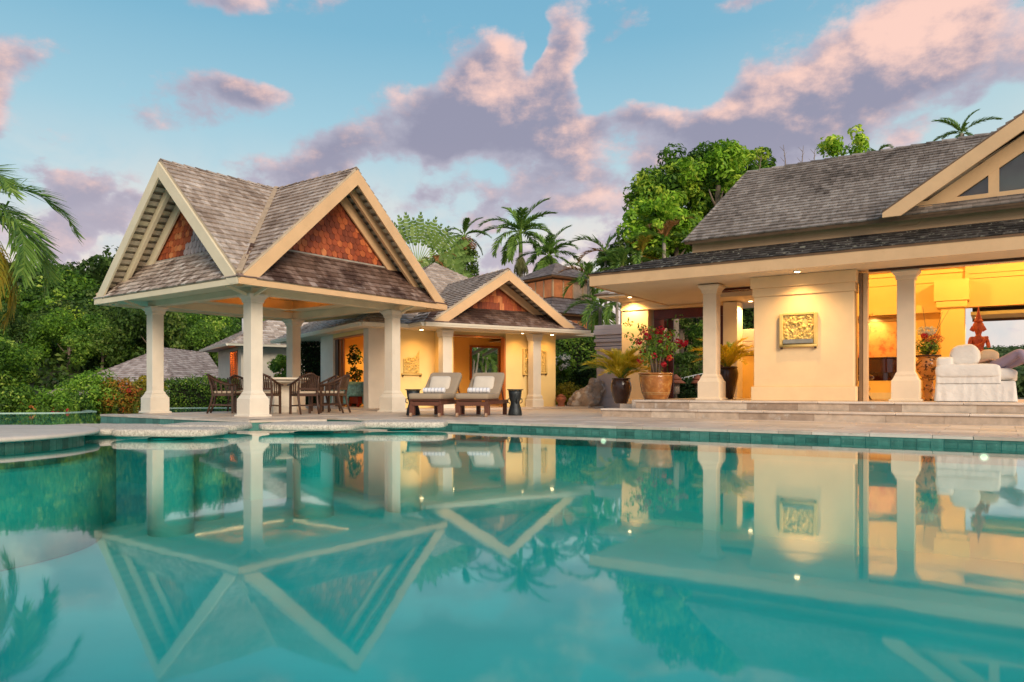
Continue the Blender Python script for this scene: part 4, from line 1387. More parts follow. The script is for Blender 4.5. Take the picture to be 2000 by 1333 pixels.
# two tier pavilion tower on the rise behind
tw = thing('tiered_house', 'distant two tier house with grey hipped roofs and orange lit windows', 'house', (2.2, 43, 0))
TF = Frame((2.55, 43.0, 0), (.80, .60), (-.60, .80))
tz = lambda py, d=43: CAMZ + (HZ - py) / FPX * d
def hip(mbr, sg, h0, h1, z0, z1, apexed=False):
    lo = [TF.p(x * h0, y * h0, z0) for x, y in ((-1, -1), (1, -1), (1, 1), (-1, 1))]
    hi = [TF.p(x * h1, y * h1, z1) for x, y in ((-1, -1), (1, -1), (1, 1), (-1, 1))]
    for k in range(4):
        pl = [lo[k], lo[(k + 1) % 4], hi[(k + 1) % 4], hi[k]] if h1 > .05 else [lo[k], lo[(k + 1) % 4], TF.p(0, 0, z1)]
        slab(mbr, pl, .06)
        if k in (0, 3): sg += shingles(pl, .26, .3, .6, .03, grng, lambda c, t: t * .55)
rm = MB(); sg = []
hip(rm, sg, 2.0, 0, 6.85, 7.95); hip(rm, sg, 2.55, 1.66, 4.75, 5.65)
tr = obj('roof', rm, ROOFUNDER, tw)
place_shingles([(sg, SH_FAR)], tr, 60)
for z0, z1, h in ((5.62, 6.80, 1.6), (1.0, 4.7, 2.0)):
    mb = MB(); mb.box(TF, -h + .1, h - .1, -h + .1, h - .1, z0, z1); obj('wall', mb, mat('brown timber wall', (.20, .12, .07), .7, .2, 4), tw)
    mb = MB(); mb.box(TF, -h - .35, h + .35, -h - .35, h + .35, z1, z1 + .09); obj('eave_fascia', mb, TRIM, tw)
    zz0 = z0 + .12 if z0 > 5 else 3.45; zz1 = z1 - .1 if z0 > 5 else 4.45
    for face in range(2):
        n = 4
        for k in range(n):
            a0 = -h + .12 + k * (2 * h - .24) / n; a1 = a0 + (2 * h - .24) / n - .1
            if face == 0: bx = lambda mb, x0, x1, y0, y1: mb.box(TF, x0, x1, -h + y0, -h + y1, zz0, zz1)
            else: bx = lambda mb, x0, x1, y0, y1: mb.box(TF, -h + y0, -h + y1, x0, x1, zz0, zz1)
            mb = MB(); bx(mb, a0, a1, .06, .098); w = obj('window', mb, PAGODAGLOW if not (face == 0 and k > 1 and z0 > 5) else mat('peach reflection pane', (.6, .42, .28), .7, .2, 3), tw)  # pale panes: reflected light painted as a flat peach colour
            mb = MB(); bx(mb, a0 - .1, a0 - .003, .03, .098); obj('window_post', mb, TRIM, tw)
# ------------------------------------------------------------------ villa (right)
FZ = .374
vrng = random.Random(9)
vl = thing('villa', 'open fronted cream villa on the right with long shingled roof and glowing living room', 'house', vf(-2, 19))
def vbox(name, u0, u1, v0, v1, z0, z1, m=PLASTER, parent=None, bevel=0):
    mb = MB(); mb.box(VF, u0, u1, v0, v1, z0, z1); return obj(name, mb, m, parent or vl, bevel=bevel)
# steps
st = thing('villa_steps', 'two long travertine steps in front of the villa', 'steps', vf(-2, 15.3))
for (v0, v1, z1, ua) in ((15.05, 15.70, .187, -7.48), (15.65, 16.3, .374, -6.93)):
    z0 = 0.001 if z1 < .2 else .188
    u = ua
    while u < 5:
        w = vrng.uniform(.9, 1.5)
        mb = MB(); mb.box(VF, u + .002, u + w - .002, v0 + .03, v0 + .08, z0, z1 - .045, vrng.random()); obj('riser', mb, RISER, st); u += w
    u = ua - .03
    while u < 5:
        w = vrng.uniform(1.0, 1.5)
        mb = MB(); mb.box(VF, u + .002, u + w - .002, v0, v1 - .052 if z1 < .2 else v1, z1 - .042, z1, vrng.uniform(.5, 1)); obj('tread', mb, PAVER, st, bevel=.012); u += w
    mb = MB(); mb.box(VF, ua + .03, 5, v0 + .085, v1 - .06, z0, z1 - .046); obj('core', mb, RISER, st)
    mb = MB(); mb.box(VF, ua, ua + .028, v0 + .032, v1 + 1.5, z0, z1 - .046, .4); obj('end_riser', mb, RISER, st)
mb = MB(); mb.prism([vf(-7.3, 16.302, .1), vf(6, 16.302, .1), vf(6, 23, .1), vf(-7.3, 23, .1)], (0, 0, FZ - .1 - .002)); obj('floor', mb, PAVER, vl)
vbox('plinth', -8.1, -7.34, 17.35, 18.9, .001, .25, PAVER)
# front wall block with mouldings
UB0, UB1 = -4.48, -2.48
vbox('wall', UB0, UB1, 16.42, 16.95, FZ + .3, 2.62, VWALL, bevel=.01)
vbox('wall_base', UB0 - .05, UB1 + .05, 16.365, 17.0, FZ, FZ + .3, VWALL, bevel=.012)
vbox('wall_frieze', UB0 - .025, UB1 + .025, 16.39, 16.975, 2.62, 2.80, VWALL, bevel=.01)
vbox('wall_frieze', UB0 - .06, UB1 + .06, 16.35, 17.0, 2.80, 3.045, VWALL, bevel=.01)
# columns
UC1, UC2 = VF.px(1390, 16.95), VF.px(1770, 16.95)
column(vl, VF, UC1, 16.95, FZ, 3.02, .155, .25, .52, .25, m=VCOL)
column(vl, VF, UC2, 16.95, FZ, 3.02, .155, .25, .52, .25, m=VCOL)
column(vl, VF, UC2 + 3.9, 16.95, FZ, 3.02, .155, .25, .52, .25, m=VCOL)
# door pocket jamb right of the block
vbox('door_jamb', UB1 + .07, UB1 + .13, 16.6, 16.75, FZ, 3.0, mat('bronze brown jamb', (.20, .12, .06), .5, .15, 5))
vbox('door_jamb', UB1 + .14, UB1 + .22, 16.66, 16.85, FZ, 3.0, TRIM)
# soffit boards
SB = mat('soffit boards', (.70, .58, .42), .6, .05, 2.0, .05, 40)
v = 15.58
while v < 22.4:
    u0, u1 = -8.0, (7.5 if v < 16.6 else (UB0 - .1 if v > 17.2 else 7.5))
    mb = MB(); mb.box(VF, u0 + .02, u1, v + .002, v + .148, 3.05 + (v > 20) * .0, 3.065, vrng.random()); obj('soffit_board', mb, SB, vl); v += .15
vbox('soffit_deck', -7.98, 7.5, 15.6, 17.2, 3.068, 3.09, ROOFUNDER)
vbox('soffit_deck', -7.98, UB0 - .1, 17.2, 22.4, 3.068, 3.09, ROOFUNDER)
for v_ in (17.75, 18.0):
    vbox('ceiling_track', -5.9, UB0 - .12, v_, v_ + .12, 2.99, 3.045, REDWOOD)
vbox('ceiling_beam', -6.2, UB0 - .1, 18.5, 18.8, 2.93, 3.046, SB)
# fascia
vbox('fascia', -8.03, 7.5, 15.53, 15.575, 3.03, 3.29, TRIM)
vbox('fascia', -8.03, -7.985, 15.578, 22.4, 3.03, 3.29, TRIM)
# upper wall band
vbox('upper_wall', -5.85, 7.5, 16.38, 16.55, 3.06, 4.05, TRIM)
vbox('upper_wall', -5.85, -5.7, 16.55, 22.0, 3.06, 3.98, TRIM)
vbox('header', UB1 + .25, 7.5, 16.6, 16.68, 3.0, 3.06, DARKWOOD)
# roofs
def vtone(c, t): return max(0, min(1, .25 + .45 * t + .35 * mnoise.noise(c * .8)))
rm = MB(); su, sk = [], []
RZ, EV, EZV, RV = 6.14, 16.08, 3.93, 19.1
main = [vf(-5.93, EV, EZV), vf(7.5, EV, EZV), vf(7.5, RV, RZ), vf(-5.37, RV, RZ)]
back = [vf(7.5, 22.1, EZV), vf(-5.93, 22.1, EZV), vf(-5.37, RV, RZ), vf(7.5, RV, RZ)]
hipe = [vf(-5.93, 22.1, EZV), vf(-5.93, EV, EZV), vf(-5.37, RV, RZ)]
for p_ in (main, back, hipe): slab(rm, p_, .07)
# front gable cuts in at u0..: shingle the part left of its valley
GU, GHW = 1.47, 3.35
gz = EZV + .04
su += shingles([vf(-5.93, EV, EZV), vf(GU - GHW + .25, EV, EZV), vf(GU, RV, RZ), vf(-5.37, RV, RZ)], .15, .09, .18, .034, vrng, vtone)
su += shingles(hipe, .155, .09, .18, .034, vrng, vtone)
VG = Face(vf(GU, 16.1), -VV)
def vg(a, o, z): return VG.p(a, o, z)
for s in (-1, 1):
    tri = [vg(0, .30, RZ + .06), vg(s * GHW, .30, gz + .05), vg(s * GHW, 0, gz + .05), vg(0, -3.0, RZ + .06)]
    slab(rm, tri, .06)
    if s < 0: su += shingles(tri, .15, .09, .18, .034, vrng, vtone)
strip = [vg(-GHW - .1, .04, EZV + .02), vg(GHW, .04, EZV + .02), vg(GHW, -.40, EZV + .30), vg(-GHW + .3, -.40, EZV + .30)]
slab(rm, strip, .04); su += shingles(strip, .15, .12, .22, .03, vrng, vtone)
skirt = [vf(-8.05, 15.50, 3.30), vf(7.5, 15.50, 3.30), vf(7.5, 16.40, 3.72), vf(-5.8, 16.40, 3.72)]
skl = [vf(-8.05, 22.4, 3.30), vf(-8.05, 15.50, 3.30), vf(-5.8, 16.40, 3.72), vf(-5.8, 22.4, 3.72)]
for p_ in (skirt, skl): slab(rm, p_, .04)
sk += shingles(skirt, .16, .13, .26, .022, vrng) + shingles(skl, .16, .13, .26, .022, vrng)
vr = obj('roof', rm, ROOFUNDER, vl)
place_shingles([(su, SH_VILLA), (sk, SH_LICHEN)], vr, 300)
ridge_caps(vr, vf(-5.37, RV, RZ), vf(7.5, RV, RZ), SH_VILLA, .1, .3, vrng)
ridge_caps(vr, vf(-5.93, EV, EZV), vf(-5.37, RV, RZ), SH_VILLA, .08, .3, vrng)
for s in (-1, 1):
    mb = MB(); rake(mb, VG, s, .303, .36, GHW, RZ + .06, gz + .05, .04, .29); obj('bargeboard', mb, TRIM, vl, bevel=.004)
# gable wall with glazed triangles
GO = -.30
sl = (RZ - gz) / GHW
zb = 4.18
def roofz(a): return RZ - .05 - abs(a) * sl
pw = GU - VF.px(1941, 16.4)
posts = [-2.9, -pw, -.35, .35, pw, 2.9]
fr_m = TRIM
mb = MB(); mb.beam(vg(-3.2, GO, zb), vg(3.2, GO, zb), .10, .14); gfr = obj('gable_sill', mb, fr_m, vl)
for a in posts[1:5]:
    mb = MB(); mb.box(Frame(vg(0, 0, 0), VG.t, VG.n), a - .085, a + .085, GO - .05, GO + .05, zb + .07, roofz(a) - .25); obj('gable_post', mb, fr_m, vl)
for s in (-1, 1):
    mb = MB(); rake(mb, VG, s, GO - .04, GO + .06, GHW - .2, RZ - .06, gz + .07, .13, .30); obj('gable_rafter', mb, fr_m, vl)
for i in range(5):
    a0, a1 = posts[i] + (.085 if i else 0), posts[i + 1] - (.085 if i < 4 else 0)
    pts = [(a0, zb + .07), (a1, zb + .07), (a1, max(zb + .08, roofz(a1) - .33)), (a0, max(zb + .08, roofz(a0) - .33))]
    if a0 * a1 < 0: pts.insert(3, (0, roofz(0) - .5))
    mb = MB(); mb.prism([vg(a, GO - .012, z) for a, z in pts], VG.n * .012); obj('gable_pane', mb, GLASS, vl)
mb = MB(); mb.prism([vg(-3.0, -.46, 4.2), vg(3.0, -.46, 4.2), vg(0, -.46, 5.95)], VV * .05); obj('pane_backing', mb, SB, vl)  # added pale board close behind the glass so the panes look lit
# rafters inside the gable
for a in (-2.2, -1.2, -.2, .8, 1.8):
    mb = MB(); mb.beam(vg(a, -.42, 4.0), vg(a + .5, -.43, 4.9), .06, .05); obj('rafter', mb, TRIM, vl)

# interior
VB = 21.3
UW0, UP0, UP1 = VF.px(1640, VB) - .5, VF.px(1838, VB - .3), VF.px(1884, VB - .3)
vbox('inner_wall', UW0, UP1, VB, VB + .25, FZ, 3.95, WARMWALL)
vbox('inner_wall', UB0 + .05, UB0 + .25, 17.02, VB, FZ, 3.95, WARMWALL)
for z, d, h in ((3.62, .07, .05), (3.50, .05, .05), (3.28, .035, .03)):
    vbox('cornice', UW0, UP1, VB - d, VB - .002, z, z + h, WARMWALL)
vbox('picture_rail', UW0, UP0 + .02, VB - .22, VB - .003, 2.52, 2.72, WARMWALL)
vbox('pier', UP0, UP1, VB - .42, VB - .003, FZ, 2.60, WARMWALL)
vbox('pier_capital', UP0 - .10, UP1 + .06, VB - .48, VB - .004, 2.60, 2.76, WARMWALL, bevel=.02)
vbox('pier_head', UP0 - .14, UP1 + .10, VB - .5, VB - .003, 2.765, 3.27, WARMWALL)
vbox('skirting', UW0, UP0, VB - .04, VB - .003, FZ, FZ + .16, CREAMTRIM)
ORW = mat('orange lamplight beam', (.80, .46, .14), .7, .06, 1.0)  # cream beam with orange lamplight put into its colour
vbox('far_beam', UP1 + .004, 7.4, VB - .12, VB + .25, 2.62, 3.95, ORW)
for z in (3.30, 3.42): vbox('beam_moulding', UP1 + .11, 7.4, VB - .15, VB - .123, z, z + .04, ORW)
vbox('far_soffit', UP1 + .12, 7.4, VB - .1, VB + 1.2, 2.42, 2.50, mat('olive soffit', (.36, .28, .12), .7, .1, 2))
vbox('far_header', UP1 + .12, 7.4, VB + 1.21, VB + 1.3, 2.36, 3.0, DARKWOOD)
vbox('far_column', 4.6, 4.9, VB + .9, VB + 1.2, FZ, 2.415, COLUMN)
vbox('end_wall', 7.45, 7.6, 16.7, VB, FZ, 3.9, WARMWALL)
for k in range(4):
    a = -.4 + k * 1.5
    mb = MB(); mb.beam(vf(a, VB + .1, 3.98), vf(a + .6, 19.2, 5.7), .12, .16); obj('roof_beam', mb, REDWOOD, vl)
vbox('tie_beam', UP1, 7.4, VB - .3, VB - .125, 3.66, 3.84, REDWOOD)

# painting
pt = thing('painting', 'large framed abstract ochre painting on the living room wall behind the piano', 'painting', vf(VF.px(1712, VB), VB, 1.2))
u0, u1 = VF.px(1655, VB - .05), VF.px(1752, VB - .05)
mb = MB(); mb.box(VF, u0, u1, VB - .045, VB - .004, 1.12, 2.36); obj('canvas', mb, PAINTING, pt)
for (a0, a1, z0, z1) in ((u0 - .10, u0 - .001, 1.02, 2.46), (u1 + .001, u1 + .10, 1.02, 2.46), (u0, u1, 2.361, 2.46), (u0, u1, 1.02, 1.119)):
    mb = MB(); mb.box(VF, a0, a1, VB - .07, VB - .004, z0, z1); obj('frame_bar', mb, FRAMEW, pt, bevel=.01)
def cyl_lamp(): pass
ceiling_lamp(vf(VF.px(1557, 15.98), 15.98, 3.044), 'lit downlight under the villa eave above the square carved plaque', 95, size=R(135), blend=1, color=(1, .62, .25))
ceiling_lamp(vf(VF.px(1466, 20.6), 20.6, 3.044), 'lit downlight in the entrance porch ceiling left of the villa front wall', 160, color=(1, .56, .18))
ceiling_lamp(vf(-5.2, 19.4, 3.044), 'downlight in the entrance porch ceiling behind the villa column', 60, color=(1, .56, .18))
ceiling_lamp(vf(VF.px(1910, VB + .5), VB + .5, 2.415), 'lit downlight over the far terrace opening behind the statue', 50)
def room_lamp(c, e, label, col=(1, .60, .18)):
    t = thing('pendant_lamp', label, 'ceiling lamp', c, 'lamps inside the villa living room')
    mb = MB(); mb.lathe(c, [(.05, -.08), (.16, -.06), (.05, .10), (.02, .12)], 20); obj('shade', mb, BRASS, t)
    mb = MB(); mb.tube([c + Vector((0, 0, .12)), c + Vector((0, 0, .9))], .008, 6); obj('cord', mb, BRASS, t)
    l = bpy.data.lights.new('pendant_glow', 'POINT'); l.energy = e; l.color = col; l.shadow_soft_size = .12
    lo = bpy.data.objects.new('pendant_glow', l); COL.objects.link(lo); lo.parent = t; lo.location = (0, 0, -.25)
room_lamp(vf(-2.9, 18.8, 4.35), 215, 'pendant lamp near the piano, above the door head')
room_lamp(vf(.3, 19.2, 4.40), 270, 'pendant lamp above the white sofa')
room_lamp(vf(3.2, 19.4, 4.35), 190, 'pendant lamp at the right end of the living room')
# picture light
c = vf(VF.px(1703, VB - .3), VB - .45, 2.50)
t = thing('picture_light', 'small picture light shining on the ochre painting', 'lamp', c)
mb = MB(); mb.tube([c + Vector((0, 0, .0)), c + VV * .22 + Vector((0, 0, .06))], .012, 6); obj('arm', mb, BRASS, t)
mb = MB(); mb.tube([c - U * .06, c + U * .06], .025, 10); obj('shade', mb, BRASS, t)
l = bpy.data.lights.new('picture_beam', 'SPOT'); l.energy = 45; l.color = (1, .60, .22); l.spot_size = R(95); l.spot_blend = .8; l.shadow_soft_size = .03
lo = bpy.data.objects.new('picture_beam', l); COL.objects.link(lo); lo.parent = t; lo.location = (0, 0, -.04); lo.rotation_euler = (VV + Vector((0, 0, -.9))).to_track_quat('-Z', 'Y').to_euler()

# square plaque on the front wall
SQ = VF.px(1560, 16.42)
sp = carved_panel(VF, SQ, 1.58, .62, .60, 16.42, 'square carved sandstone plaque with a grey strip on the villa front wall')
mb = MB(); mb.box(VF, SQ - .30, SQ + .30, 16.33, 16.385, 1.585, 1.67); obj('grey_strip', mb, GREYSLATE, sp)

# ------------------------------------------------------------------ entrance gate wall at the back of the porch
gt = thing('entrance_gate', 'yellow lit gate wall with dark red timber door frame behind the potted bougainvillea', 'gate', vf(-6.3, 20.4, 0))
VE = 20.4
ug = [VF.px(p, VE) for p in (1214, 1266, 1272, 1300, 1412, 1440)]
GFz = .30
def ebox(name, u0, u1, v0, v1, z0, z1, m=VWALL, bevel=0):
    mb = MB(); mb.box(VF, u0, u1, v0, v1, z0, z1); return obj(name, mb, m, gt, bevel=bevel)
ebox('wall', ug[0], ug[1], VE, VE + .5, GFz, 2.95, bevel=.01)
ebox('wall_base', ug[0] - .04, ug[1] + .03, VE - .04, VE + .54, .01, GFz, bevel=.01)
ebox('wall_cap', ug[0] - .03, ug[4], VE - .03, VE + .5, 2.96, 3.03, bevel=.01)
ebox('wall_cap', ug[0] - .06, ug[4], VE - .07, VE + .52, 3.22, 3.34, bevel=.01)
ebox('lintel', ug[0], ug[4], VE, VE + .48, 3.031, 3.219)
ebox('wall', ug[4], ug[5], VE, VE + .5, GFz, 3.03, mat('white porch wall', (.74, .68, .58), .7, .05, 2), bevel=.01)
ebox('door_frame', ug[2], ug[3] - .12, VE + .2, VE + .42, GFz, 2.68, REDWOOD)
ebox('door_frame', ug[4] - .15, ug[4] - .004, VE + .2, VE + .42, GFz, 2.68, REDWOOD)
ebox('door_frame', ug[2], ug[4] - .004, VE + .18, VE + .44, 2.684, 2.95, REDWOOD)
dl = MB(); dl.box(VF, ug[3] - .10, ug[3] + .06, VE + .45, VE + .5, GFz + .02, 2.66); obj('door_leaf', dl, REDWOOD, gt)
mb = MB(); cc = vf(ug[3] - .05, VE + .14, 2.1); mb.lathe(cc, [(.05, -.02), (.05, .28), (.03, .3)], 12); obj('door_lantern', mb, mat('white lantern glass', (.8, .75, .7), .4, .02), gt)
mb = MB(); mb.box(VF, ug[0] - .55, ug[1] + .3, VE - .55, VE + .75, 3.345, 3.40); obj('roof_soffit', mb, SB, gt)
rs = MB(); srp = [vf(ug[0] - .6, VE - .6, 3.41), vf(ug[1] + 1.2, VE - .6, 3.41), vf(ug[1] + 1.2, VE + .6, 3.95), vf(ug[0] + .2, VE + .6, 3.95)]
slab(rs, srp, .01); gr = obj('roof', rs, ROOFUNDER, gt)
sl2 = [vf(ug[0] - .6, VE + 1.6, 3.41), vf(ug[0] - .6, VE - .6, 3.41), vf(ug[0] + .2, VE + .6, 3.95)]
place_shingles([(shingles(srp, .2, .15, .3, .03, vrng) + shingles(sl2, .2, .15, .3, .03, vrng), SH_GREY)], gr, 60)
ceiling_lamp(vf(VF.px(1230, VE - .28), VE - .28, 3.335), 'lit downlight under the small gate roof above the golden potted palm', 170, size=R(140), blend=.8, color=(1, .64, .24))
# inner porch wall (orange) behind the second palm pot, with grooves
ow = thing('porch_wall', 'orange lit porch wall with shallow horizontal grooves behind the right potted palm', 'wall', vf(-5, 21, 0))
uo0, uo1 = VF.px(1441, 20.9), UB0 + .4
for i, (z0, z1, dv) in enumerate(((FZ, 1.55, 0), (1.56, 1.68, .03), (1.69, 1.81, .06), (1.82, 1.94, .03), (1.95, 2.3, .0))):
    mb = MB(); mb.box(VF, uo0, uo1, 20.9 - dv, 21.1, z0, z1); obj('wall_course', mb, WARMWALL if i == 0 else LILACWALL, ow, bevel=.012)
# garden wall with grooves left of the gate
bwl = thing('garden_wall', 'pinkish grey garden wall with horizontal grooves near its top beside the boulder', 'wall', P(1190, 797, 25.5))
u0, u1 = VF.px(1165, 22.6), VF.px(1222, 22.6)
zs = [(0.0, .35, .06), (.352, 1.95, 0), (1.952, 2.06, .05), (2.08, 2.2, .02), (2.21, 2.32, .07), (2.34, 2.44, .03), (2.45, 2.62, .08), (2.625, 2.78, .05)]
for z0, z1, dv in zs:
    mb = MB(); mb.box(VF, u0 - dv, u1, 22.6 - dv, 23.3, z0, z1); obj('wall_course', mb, LILACWALL, bwl, bevel=.012)
# ------------------------------------------------------------------ dining set under the pavilion
TC = Vector((-6.25, 19.75, 0))
tb = thing('dining_table', 'round ivory stone table on a thick square pedestal under the pavilion', 'table', TC)
mb = MB(); mb.lathe(TC, [(.70, .80), (.74, .81), (.74, .85), (.70, .86), (.82, .865), (.84, .88), (.84, .91), (.82, .925)], 40); obj('tabletop', mb, COLUMN, tb)
mb = MB(); mb.stack(Frame(TC, PE1, PE2), 0, 0, [(.008, .36), (.16, .36), (.2, .30), (.70, .28), (.80, .36)]); obj('pedestal', mb, COLUMN, tb)


def make_chair():
    t = thing('dining_chair', 'x', 'chair', (0, 0, 0), 'slatted armchairs round the pavilion table')
    W = WORLD
    mb = MB(); mb.box(W, -.27, .27, -.24, .27, .44, .50); obj('seat', mb, DARKWOOD, t, bevel=.008)
    mb = MB(); mb.sell(W, (0, .02, .535), (.50, .48, .075), .4, .3, 20, 8); obj('seat_pad', mb, SEATPAD, t)
    for sx in (-1, 1):
        mb = MB(); mb.beam((sx * .25, .25, .0), (sx * .25, .24, .72), .05, .05, up=Vector((0, 1, 0))); obj('leg', mb, DARKWOOD, t)
        mb = MB(); mb.tube([(sx * .23, -.36, .0), (sx * .235, -.27, .25), (sx * .24, -.22, .47), (sx * .245, -.26, .70), (sx * .24, -.33, .93)], [.024, .028, .032, .026, .02], 6); obj('leg', mb, DARKWOOD, t)
        mb = MB(); mb.beam((sx * .25, .22, .20), (sx * .235, -.27, .22), .03, .035); obj('stretcher', mb, DARKWOOD, t)
        for k in range(3):
            y = .12 - k * .12
            mb = MB(); mb.beam((sx * .265, y, .50), (sx * .275, y - .02, .74 + .05 * k), .022, .022, up=Vector((0, 1, 0))); obj('arm_slat', mb, DARKWOOD, t)
    mb = MB(); mb.beam((-.25, .0, .21), (.25, .0, .21), .03, .035); obj('stretcher', mb, DARKWOOD, t)
    pts = []
    for k in range(17):
        a = math.pi * k / 16
        x = .30 * math.cos(a); y = .30 - .70 * math.sin(a) ** .8
        z = .715 + .275 * math.sin(a) ** 1.6
        pts.append((x, y, z))
    mb = MB(); mb.tube(pts, [.024] + [.028] * 15 + [.024], 8); obj('top_rail', mb, DARKWOOD, t)
    mb = MB(); mb.beam((-.24, -.255, .62), (.24, -.255, .62), .03, .05); obj('back_rail', mb, DARKWOOD, t)
    for k in range(8):
        x = -.185 + k * .053
        mb = MB(); mb.beam((x * .9, -.255, .63), (x, -.385 + abs(x) * .25, .97 - x * x * .6), .03, .014, up=Vector((0, 1, 0))); obj('back_slat', mb, DARKWOOD, t)
    return t


CH = make_chair()
CHS = [(437, 19.05, -78, 'dark slatted armchair left of the front pavilion column, its back to the hedge'),
       (520, 18.35, -5, 'dark slatted armchair half hidden behind the front pavilion column'),
       (594, 18.35, 38, 'dark slatted armchair with its curved back to the pool, right of the table pedestal'),
       (652, 19.35, 80, 'dark slatted armchair at the right end of the table, facing left'),
       (634, 20.75, 140, 'dark slatted armchair on the far right side of the table, facing the pool'),
       (470, 20.6, -140, 'dark slatted armchair on the far left side of the table')]
for i, (px, d, rot, lab) in enumerate(CHS):
    loc = ((px - CX) / FPX * d, d, .009)
    if i == 0:
        CH.location = loc; CH.rotation_euler = (0, 0, R(rot)); CH['label'] = lab
    else: copy_tree(CH, loc, R(rot), label=lab)

# ------------------------------------------------------------------ loungers
def make_lounger():
    t = thing('sun_lounger', 'x', 'sun lounger', (0, 0, 0), 'cushioned sun loungers on the deck')
    W = WORLD                                    # foot end at y=0, head towards +y
    mb = MB()
    mb.box(W, -.36, -.30, .02, 1.95, .27, .36); mb.box(W, .30, .36, .02, 1.95, .27, .36)
    obj('side_rail', mb, LOUNGEWOOD, t, bevel=.006)
    mb = MB(); mb.box(W, -.30, .30, .02, .07, .245, .335); obj('end_board', mb, LOUNGEWOOD, t, bevel=.006)
    mb = MB(); mb.box(W, -.38, .38, -.02, .98, .362, .385); obj('seat_frame', mb, LOUNGEWOOD, t, bevel=.005)
    for s in (-1, 1):
        mb = MB(); mb.box(W, s * .33 - .055, s * .33 + .055, .03, .15, .035, .272); lg = obj('leg', mb, LOUNGEWOOD, t, bevel=.008)
        mb = MB(); q = 14
        pts = [(s * .33 - .02, -.0 + .045 * math.cos(2 * math.pi * i / q), .046 + .045 * math.sin(2 * math.pi * i / q)) for i in range(q)]
        mb.prism(pts, (.04, 0, 0)); obj('wheel', mb, mat('worn tan wheel', (.42, .27, .17), .6, .2, 8), lg)
        mb = MB(); mb.box(W, s * .33 - .045, s * .33 + .045, 1.70, 1.80, .001, .272); obj('leg', mb, LOUNGEWOOD, t, bevel=.008)
    mb = MB(); mb.sell(W, (0, .48, .455), (.78, 1.06, .135), .22, .16, 40, 12); obj('seat_cushion', mb, CUSH, t)
    ang = R(39); dy, dz = math.cos(ang), math.sin(ang)
    rot = Matrix.Rotation(ang, 3, 'X')
    mb = MB(); mb.beam((0, .98, .375), (0, .98 + .80 * dy, .375 + .80 * dz), .70, .025, up=Vector((0, -dz, dy))); obj('back_frame', mb, LOUNGEWOOD, t)
    c = Vector((0, .98 + .40 * dy - .075 * dz, .40 + .42 * dz + .075 * dy))
    mb = MB(); mb.sell(W, c, (.78, .80, .13), .22, .16, 40, 12, rot=rot); obj('back_cushion', mb, CUSH, t)
    for s in (-1, 1):
        mb = MB(); mb.beam((s * .33, 1.35, .72), (s * .33, 1.62, .33), .03, .03); obj('back_strut', mb, LOUNGEWOOD, t)
    return t


def lounger_extras(loc, rz, which):
    M = Matrix.Translation(loc) @ Matrix.Rotation(rz, 4, 'Z')
    ang = R(39); dy, dz = math.cos(ang), math.sin(ang)
    F_ = Frame(loc, (math.cos(rz), math.sin(rz)))
    c = (-.03, .98 + .34 * dy - .19 * dz, .42 + .30 * dz + .17 * dy)
    q = M @ Vector(c)
    mb = MB(); mb.sell(F_, c, (.50, .40, .13), .7, .28, 36, 12, rot=Matrix.Rotation(R(58), 3, 'X'))
    top('pillow', mb, PILLOW, 'oatmeal pillow leaning on the back cushion of the %s sun lounger' % which, 'pillow', q, 'pillows on the sun loungers')
    mb = MB(); n = 44
    c0 = Vector((-.03, .70, .585))
    vs, fs, tn = [], [], []
    seg = 16
    for i in range(n + 1):
        x = -.26 + .52 * i / n
        for k in range(seg):
            a = 2 * math.pi * k / seg
            r = .063 * (1 + .04 * math.sin(a * 2 + 1))
            if i in (0, n): r *= .6
            p = F_.p(c0.x + x, c0.y + r * math.cos(a) * 1.12, c0.z + r * math.sin(a))
            vs.append(p)
    for i in range(n):
        t_ = 0 if (i % 7) == 3 else 1
        for k in range(seg):
            f = (i * seg + k, i * seg + (k + 1) % seg, (i + 1) * seg + (k + 1) % seg, (i + 1) * seg + k)
            mb.v = vs; mb.f.append(f); mb.t.append(t_); mb.sm.append(True)
    mb.f.append(tuple(range(seg))[::-1]); mb.t.append(1); mb.sm.append(False)
    mb.f.append(tuple(n * seg + k for k in range(seg))); mb.t.append(1); mb.sm.append(False)
    top('rolled_towel', mb, TOWEL, 'rolled white towel with thin blue stripes on the %s sun lounger' % which, 'towel', M @ c0, 'rolled towels on the sun loungers')


LG = make_lounger()
LRZ = R(-13)
for i, px in enumerate((830, 921)):
    d = 16.3
    loc = Vector(((px - CX) / FPX * d, d, .009))
    lab = 'taupe cushioned dark wood sun lounger ' + ('nearer the pavilion column' if i == 0 else 'on the right, beside the bronze drum table')
    if i == 0: LG.location = loc; LG.rotation_euler = (0, 0, LRZ); LG['label'] = lab
    else: copy_tree(LG, loc, LRZ, label=lab)
    lounger_extras(loc, LRZ, 'left' if i == 0 else 'right')

